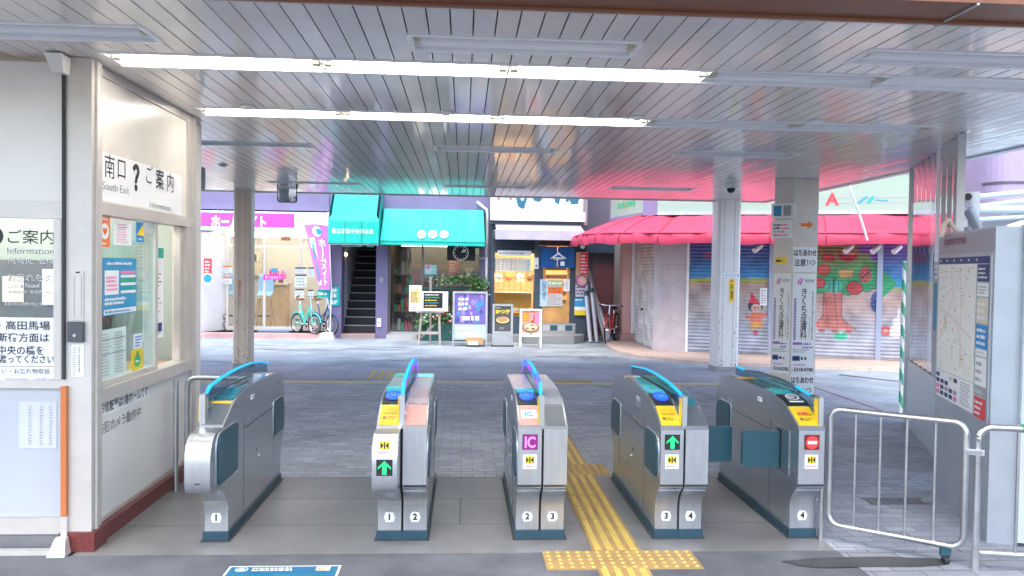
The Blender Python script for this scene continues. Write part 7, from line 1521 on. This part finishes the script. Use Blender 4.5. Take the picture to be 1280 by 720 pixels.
for i in range(4, Nn, 7): b.tube([r_[i]+Vector((0, 0, .004)) for r_ in rows[:9]]+[r_[i]+(O_[i]-I_[i]).normalized()*.006 for r_ in rows[9:]], .009, 6, mat('red_awning_seam', (.25, .012, .03), .6))
b.build('seams', None, ra)
b = MB(); WS = mat('awning_faded_marks', (.82, .68, .66), .6)
for i0, a_, c_ in ((58, .45, .75), (64, .3, .9), (67, .35, .8)):
    pass
b.tube([O_[i]+Vector((0, 0, zo-.005)) for i in range(Nn)], .018, 6, mat('awning_piping', (.5, .03, .08), .6)); b.build('piping', None, ra)
for i in range(0, Nn, 10): b = MB(); b.tube([I_[i]+Vector((0, 0, 2.45)), O_[i]+Vector((0, 0, 2.38))], .012, 6, M['grey']); b.build('support_arm', None, ra)
# spot lamps under the awning
for k, px in enumerate((946, 1057, 1090, 1116)):
    a = aL(px); p = A3+dv*a+nv*.35; p.z = 2.2
    sl = thing('spot_lamp', ['white clip spot lamp under the red awning above the painted child', 'white clip spot lamp under the red awning above the painted tree', 'white clip spot lamp near the shutter rail under the red awning', 'white clip spot lamp above the painted rabbit'][k], 'spot lamp', p, 'spot lamps under the red awning')
    b = MB(); b.tube([p+Vector((-.1, -.04, -.06)), p+Vector((.08, .03, .05))], [.055, .035], 12, WW); b.build('shade', None, sl); b = MB(); b.tube([p+Vector((.08, .03, .05)), p+Vector((.05, .1, .15)), p-nv*.2+Vector((0, 0, .22))], .01, 6, M['darkgrey']); b.build('arm', None, sl)
# sign band over the awning
SGN = mat('lit_sign_face', (.27, .36, .29), .35, emit=.03); PUR = mat('purple_metal', (.22, .17, .30), .5, dirt=.2)
cb = thing('shop_sign', 'pale green sign band running round the corner shop above the red awning', 'sign', (4.4, 16.4, 3))
c0, c1 = Vector((3.42, 18.6, 0)), Vector((3.72, 16.5, 0)); c2 = Vector((3.95, 16.22, 0)); c3 = c2+dv*5.1
zlo, zhi = 2.93, 3.62
b = MB()
def band(p, q, z0, z1, m, o=0.0, th=.1):
    d_ = (q-p).normalized(); n_ = Vector((d_.y, -d_.x, 0)); b.prism([p+n_*o+Vector((0, 0, z0)), q+n_*o+Vector((0, 0, z0)), q+n_*(o-th)+Vector((0, 0, z0)), p+n_*(o-th)+Vector((0, 0, z0))], (0, 0, z1-z0), m)
band(c0, c1, zlo, zhi, SGN); band(c2, c3, zlo, zhi, SGN); b.build('face', None, cb)
b = MB(); band(c0, c1, zlo-.07, zlo-.002, PUR, .02, .5); band(c2, c3, zlo-.07, zlo-.002, M['alu'], .02, .3); band(c1+Vector((.002, -.002, 0)), c2, zlo-.07, zhi, PUR, .015, .12); band(c0-Vector((0, -.0, 0)), c0+(c1-c0)*.015, zlo, zhi, PUR, .016, .12); band(c2+dv*2.6, c3, zhi+.002, zhi+.12, PUR, .02, .12)
band(c2, c3, zlo+.24, zlo+.25, M['grey'], .004, .003); band(c2, c3, zlo+.14, zlo+.145, M['grey'], .004, .003); b.build('sign_frame', None, cb)
fb = Fr(c2, dv, (0, 0, 1)); b = MB()
def alb(px): 
    r0 = ray(px, 260); o = c2-C0; den = r0.x*dv.y-r0.y*dv.x; return -(o.y*r0.x-o.x*r0.y)/den
u = alb(1040); b.text(fb, 'A', u, zlo+.22, .24, M['red'], bold=.04, off=.006); b.build('letter', None, cb, fixn=False); b = MB(); u = alb(1088)
b.line(fb, u-.22, zlo+.14, u-.06, zlo+.26, .04, M['sky'], .006); b.line(fb, u-.05, zlo+.14, u+.05, zlo+.26, .05, M['teal'], .006); b.line(fb, u+.08, zlo+.2, u+.3, zlo+.18, .02, M['sky'], .006); b.build('letter_marks', None, cb, fixn=False)
fb2 = Fr(c0, c1-c0, (0, 0, 1)); b = MB(); b.scrib(fb2, .5, zlo+.16, 1.7, zlo+.34, 1, M['green'], .006, fill=.8); b.line(fb2, 1.05, zlo+.1, 1.1, zlo+.4, .02, M['orange'], .007); b.build('side_lettering', None, cb, fixn=False)
# overhead cable hanging in front of the awning
b = MB(); p, q = PY(1063, 236, 13.4), PY(1084, 300, 13.9); b.tube([p+Vector((-.3, 0, .8)), p, p.lerp(q, .5)+Vector((.03, 0, -.05)), q], .022, 8, M['plain_white']); tag(b.build('hanging_cable', None, None), 'white cable hanging in front of the corner shop sign', 'cable')

# ---- beyond the mirrored wall at far right
bg1 = thing('background_building', 'bright white building front seen past the mirrored wall', 'building', (13, 19, 0)); b = MB(); b.box(10.3, 12.4, 17.6, 22, 2.0, 8, WW); b.box(9.4, 40, 17.9, 24, -.0, 1.99, mat('pale_blue_wall', (.50, .58, .64), .6, dirt=.15)); b.build('wall', None, bg1); b = MB(); f = FR(17.595); x, z = xz(1225, 222, 17.6); b.line(f, x-.1, z-.2, x+.1, z+.25, .04, M['grey'], .004); b.line(f, x-.15, z-.25, x+.1, z-.24, .03, M['grey'], .004); b.line(f, x-.1, z+.1, x+.15, z+.14, .03, M['grey'], .004); b.build('wall_marks', None, bg1, fixn=False)
bg2 = thing('background_building', 'purple grey curved building corner high at the right edge', 'building', (13.5, 16, 0)); b = MB(); x0, z0 = xz(1246, 258, 16); pts = [(x0+.35*(1-math.cos(a_)), 16+.5*(1-math.sin(a_))) for a_ in [k*math.pi/12 for k in range(7)]]
b.prism([(x0, 20, z0)]+[(p_[0], p_[1], z0) for p_ in pts]+[(x0+7, 15.5, z0), (x0+7, 20, z0)], (0, 0, 5), mat('purple_building', (.34, .28, .42), .6, var=.05)); b.build('wall', None, bg2); b = MB(); zc_ = xz(1250, 229, 16)[1]; b.prism([(p_[0]-.012, p_[1]-.012, zc_) for p_ in pts]+[(x0+7, 15.48, zc_), (x0+7, 15.6, zc_), (x0+.4, 16.2, zc_)], (0, 0, .05), M['darkgrey']); b.build('joint_line', None, bg2)
pp = thing('pipe_rack', 'pale blue pipes crossing behind the map board at the right edge', 'pipes', (6, 9, 2)); PB = mat('pale_pipe', (.55, .66, .70), .4, .2)
b = MB()
for (xa, ya, xb, yb, r_) in ((1212, 247, 1330, 236, .035), (1216, 262, 1330, 262, .05), (1216, 275, 1330, 268, .03), (1222, 258, 1330, 245, .03)): b.tube([PY(xa, ya, 9.0), PY(xb, yb, 9.0)], r_, 10, PB)
b.build('pipes', None, pp)
b = MB(); p, q = PY(1212, 292, 9.1), PY(1300, 258, 9.1); b.bar(PY(1208, 290, 9.2), PY(1330, 252, 9.2), .06, .12, mat('grey_beam', (.36, .36, .40), .5)); b.bar(PY(1208, 310, 9.3), PY(1330, 285, 9.3), .06, .25, mat('pale_blue_beam', (.42, .54, .62), .5)); b.build('beams', None, pp)
b = MB(); p = PY(1218, 240, 8.9); b.cyl((p.x, 8.9, 0), (p.x, 8.9, p.z), .06, None, 14, mat('grey_post', (.35, .38, .42), .5)); b.build('post', None, pp)
p = PY(1209, 246, 8.7); cm = thing('security_camera', 'dark lensed grey security camera on the post behind the map board', 'camera', p); b = MB(); d_ = Vector((-.15, -.3, -.02)).normalized(); b.tube([p+d_*-.12, p+d_*.06], .05, 14, M['grey']); b.build('body', None, cm); b = MB(); b.tube([p+d_*.062, p+d_*.08], .038, 14, M['black']); b.build('lens', None, cm); b = MB(); b.tube([p-d_*.06, p+Vector((.1, .2, -.05))], .018, 8, M['grey']); b.build('bracket', None, cm)
p = PY(1216, 272, 8.6); lp = thing('flood_lamp', 'silver cylindrical flood lamp tilted above the map board', 'lamp', p); b = MB(); b.tube([p+Vector((-.06, 0, .1)), p+Vector((.05, 0, -.1))], .055, 16, mat('lamp_silver', (.25, .27, .29), .35, .6)); b.build('housing', None, lp); b = MB(); b.tube([p+Vector((.05, 0, -.1)), p+Vector((.08, 0, -.16))], [.05, .03], 12, M['grey']); b.build('rear_cap', None, lp); b = MB(); b.tube([p+Vector((0, .0, 0)), p+Vector((.04, .2, .05)), p+Vector((.05, .3, .1))], .014, 8, M['grey']); b.build('arm', None, lp)
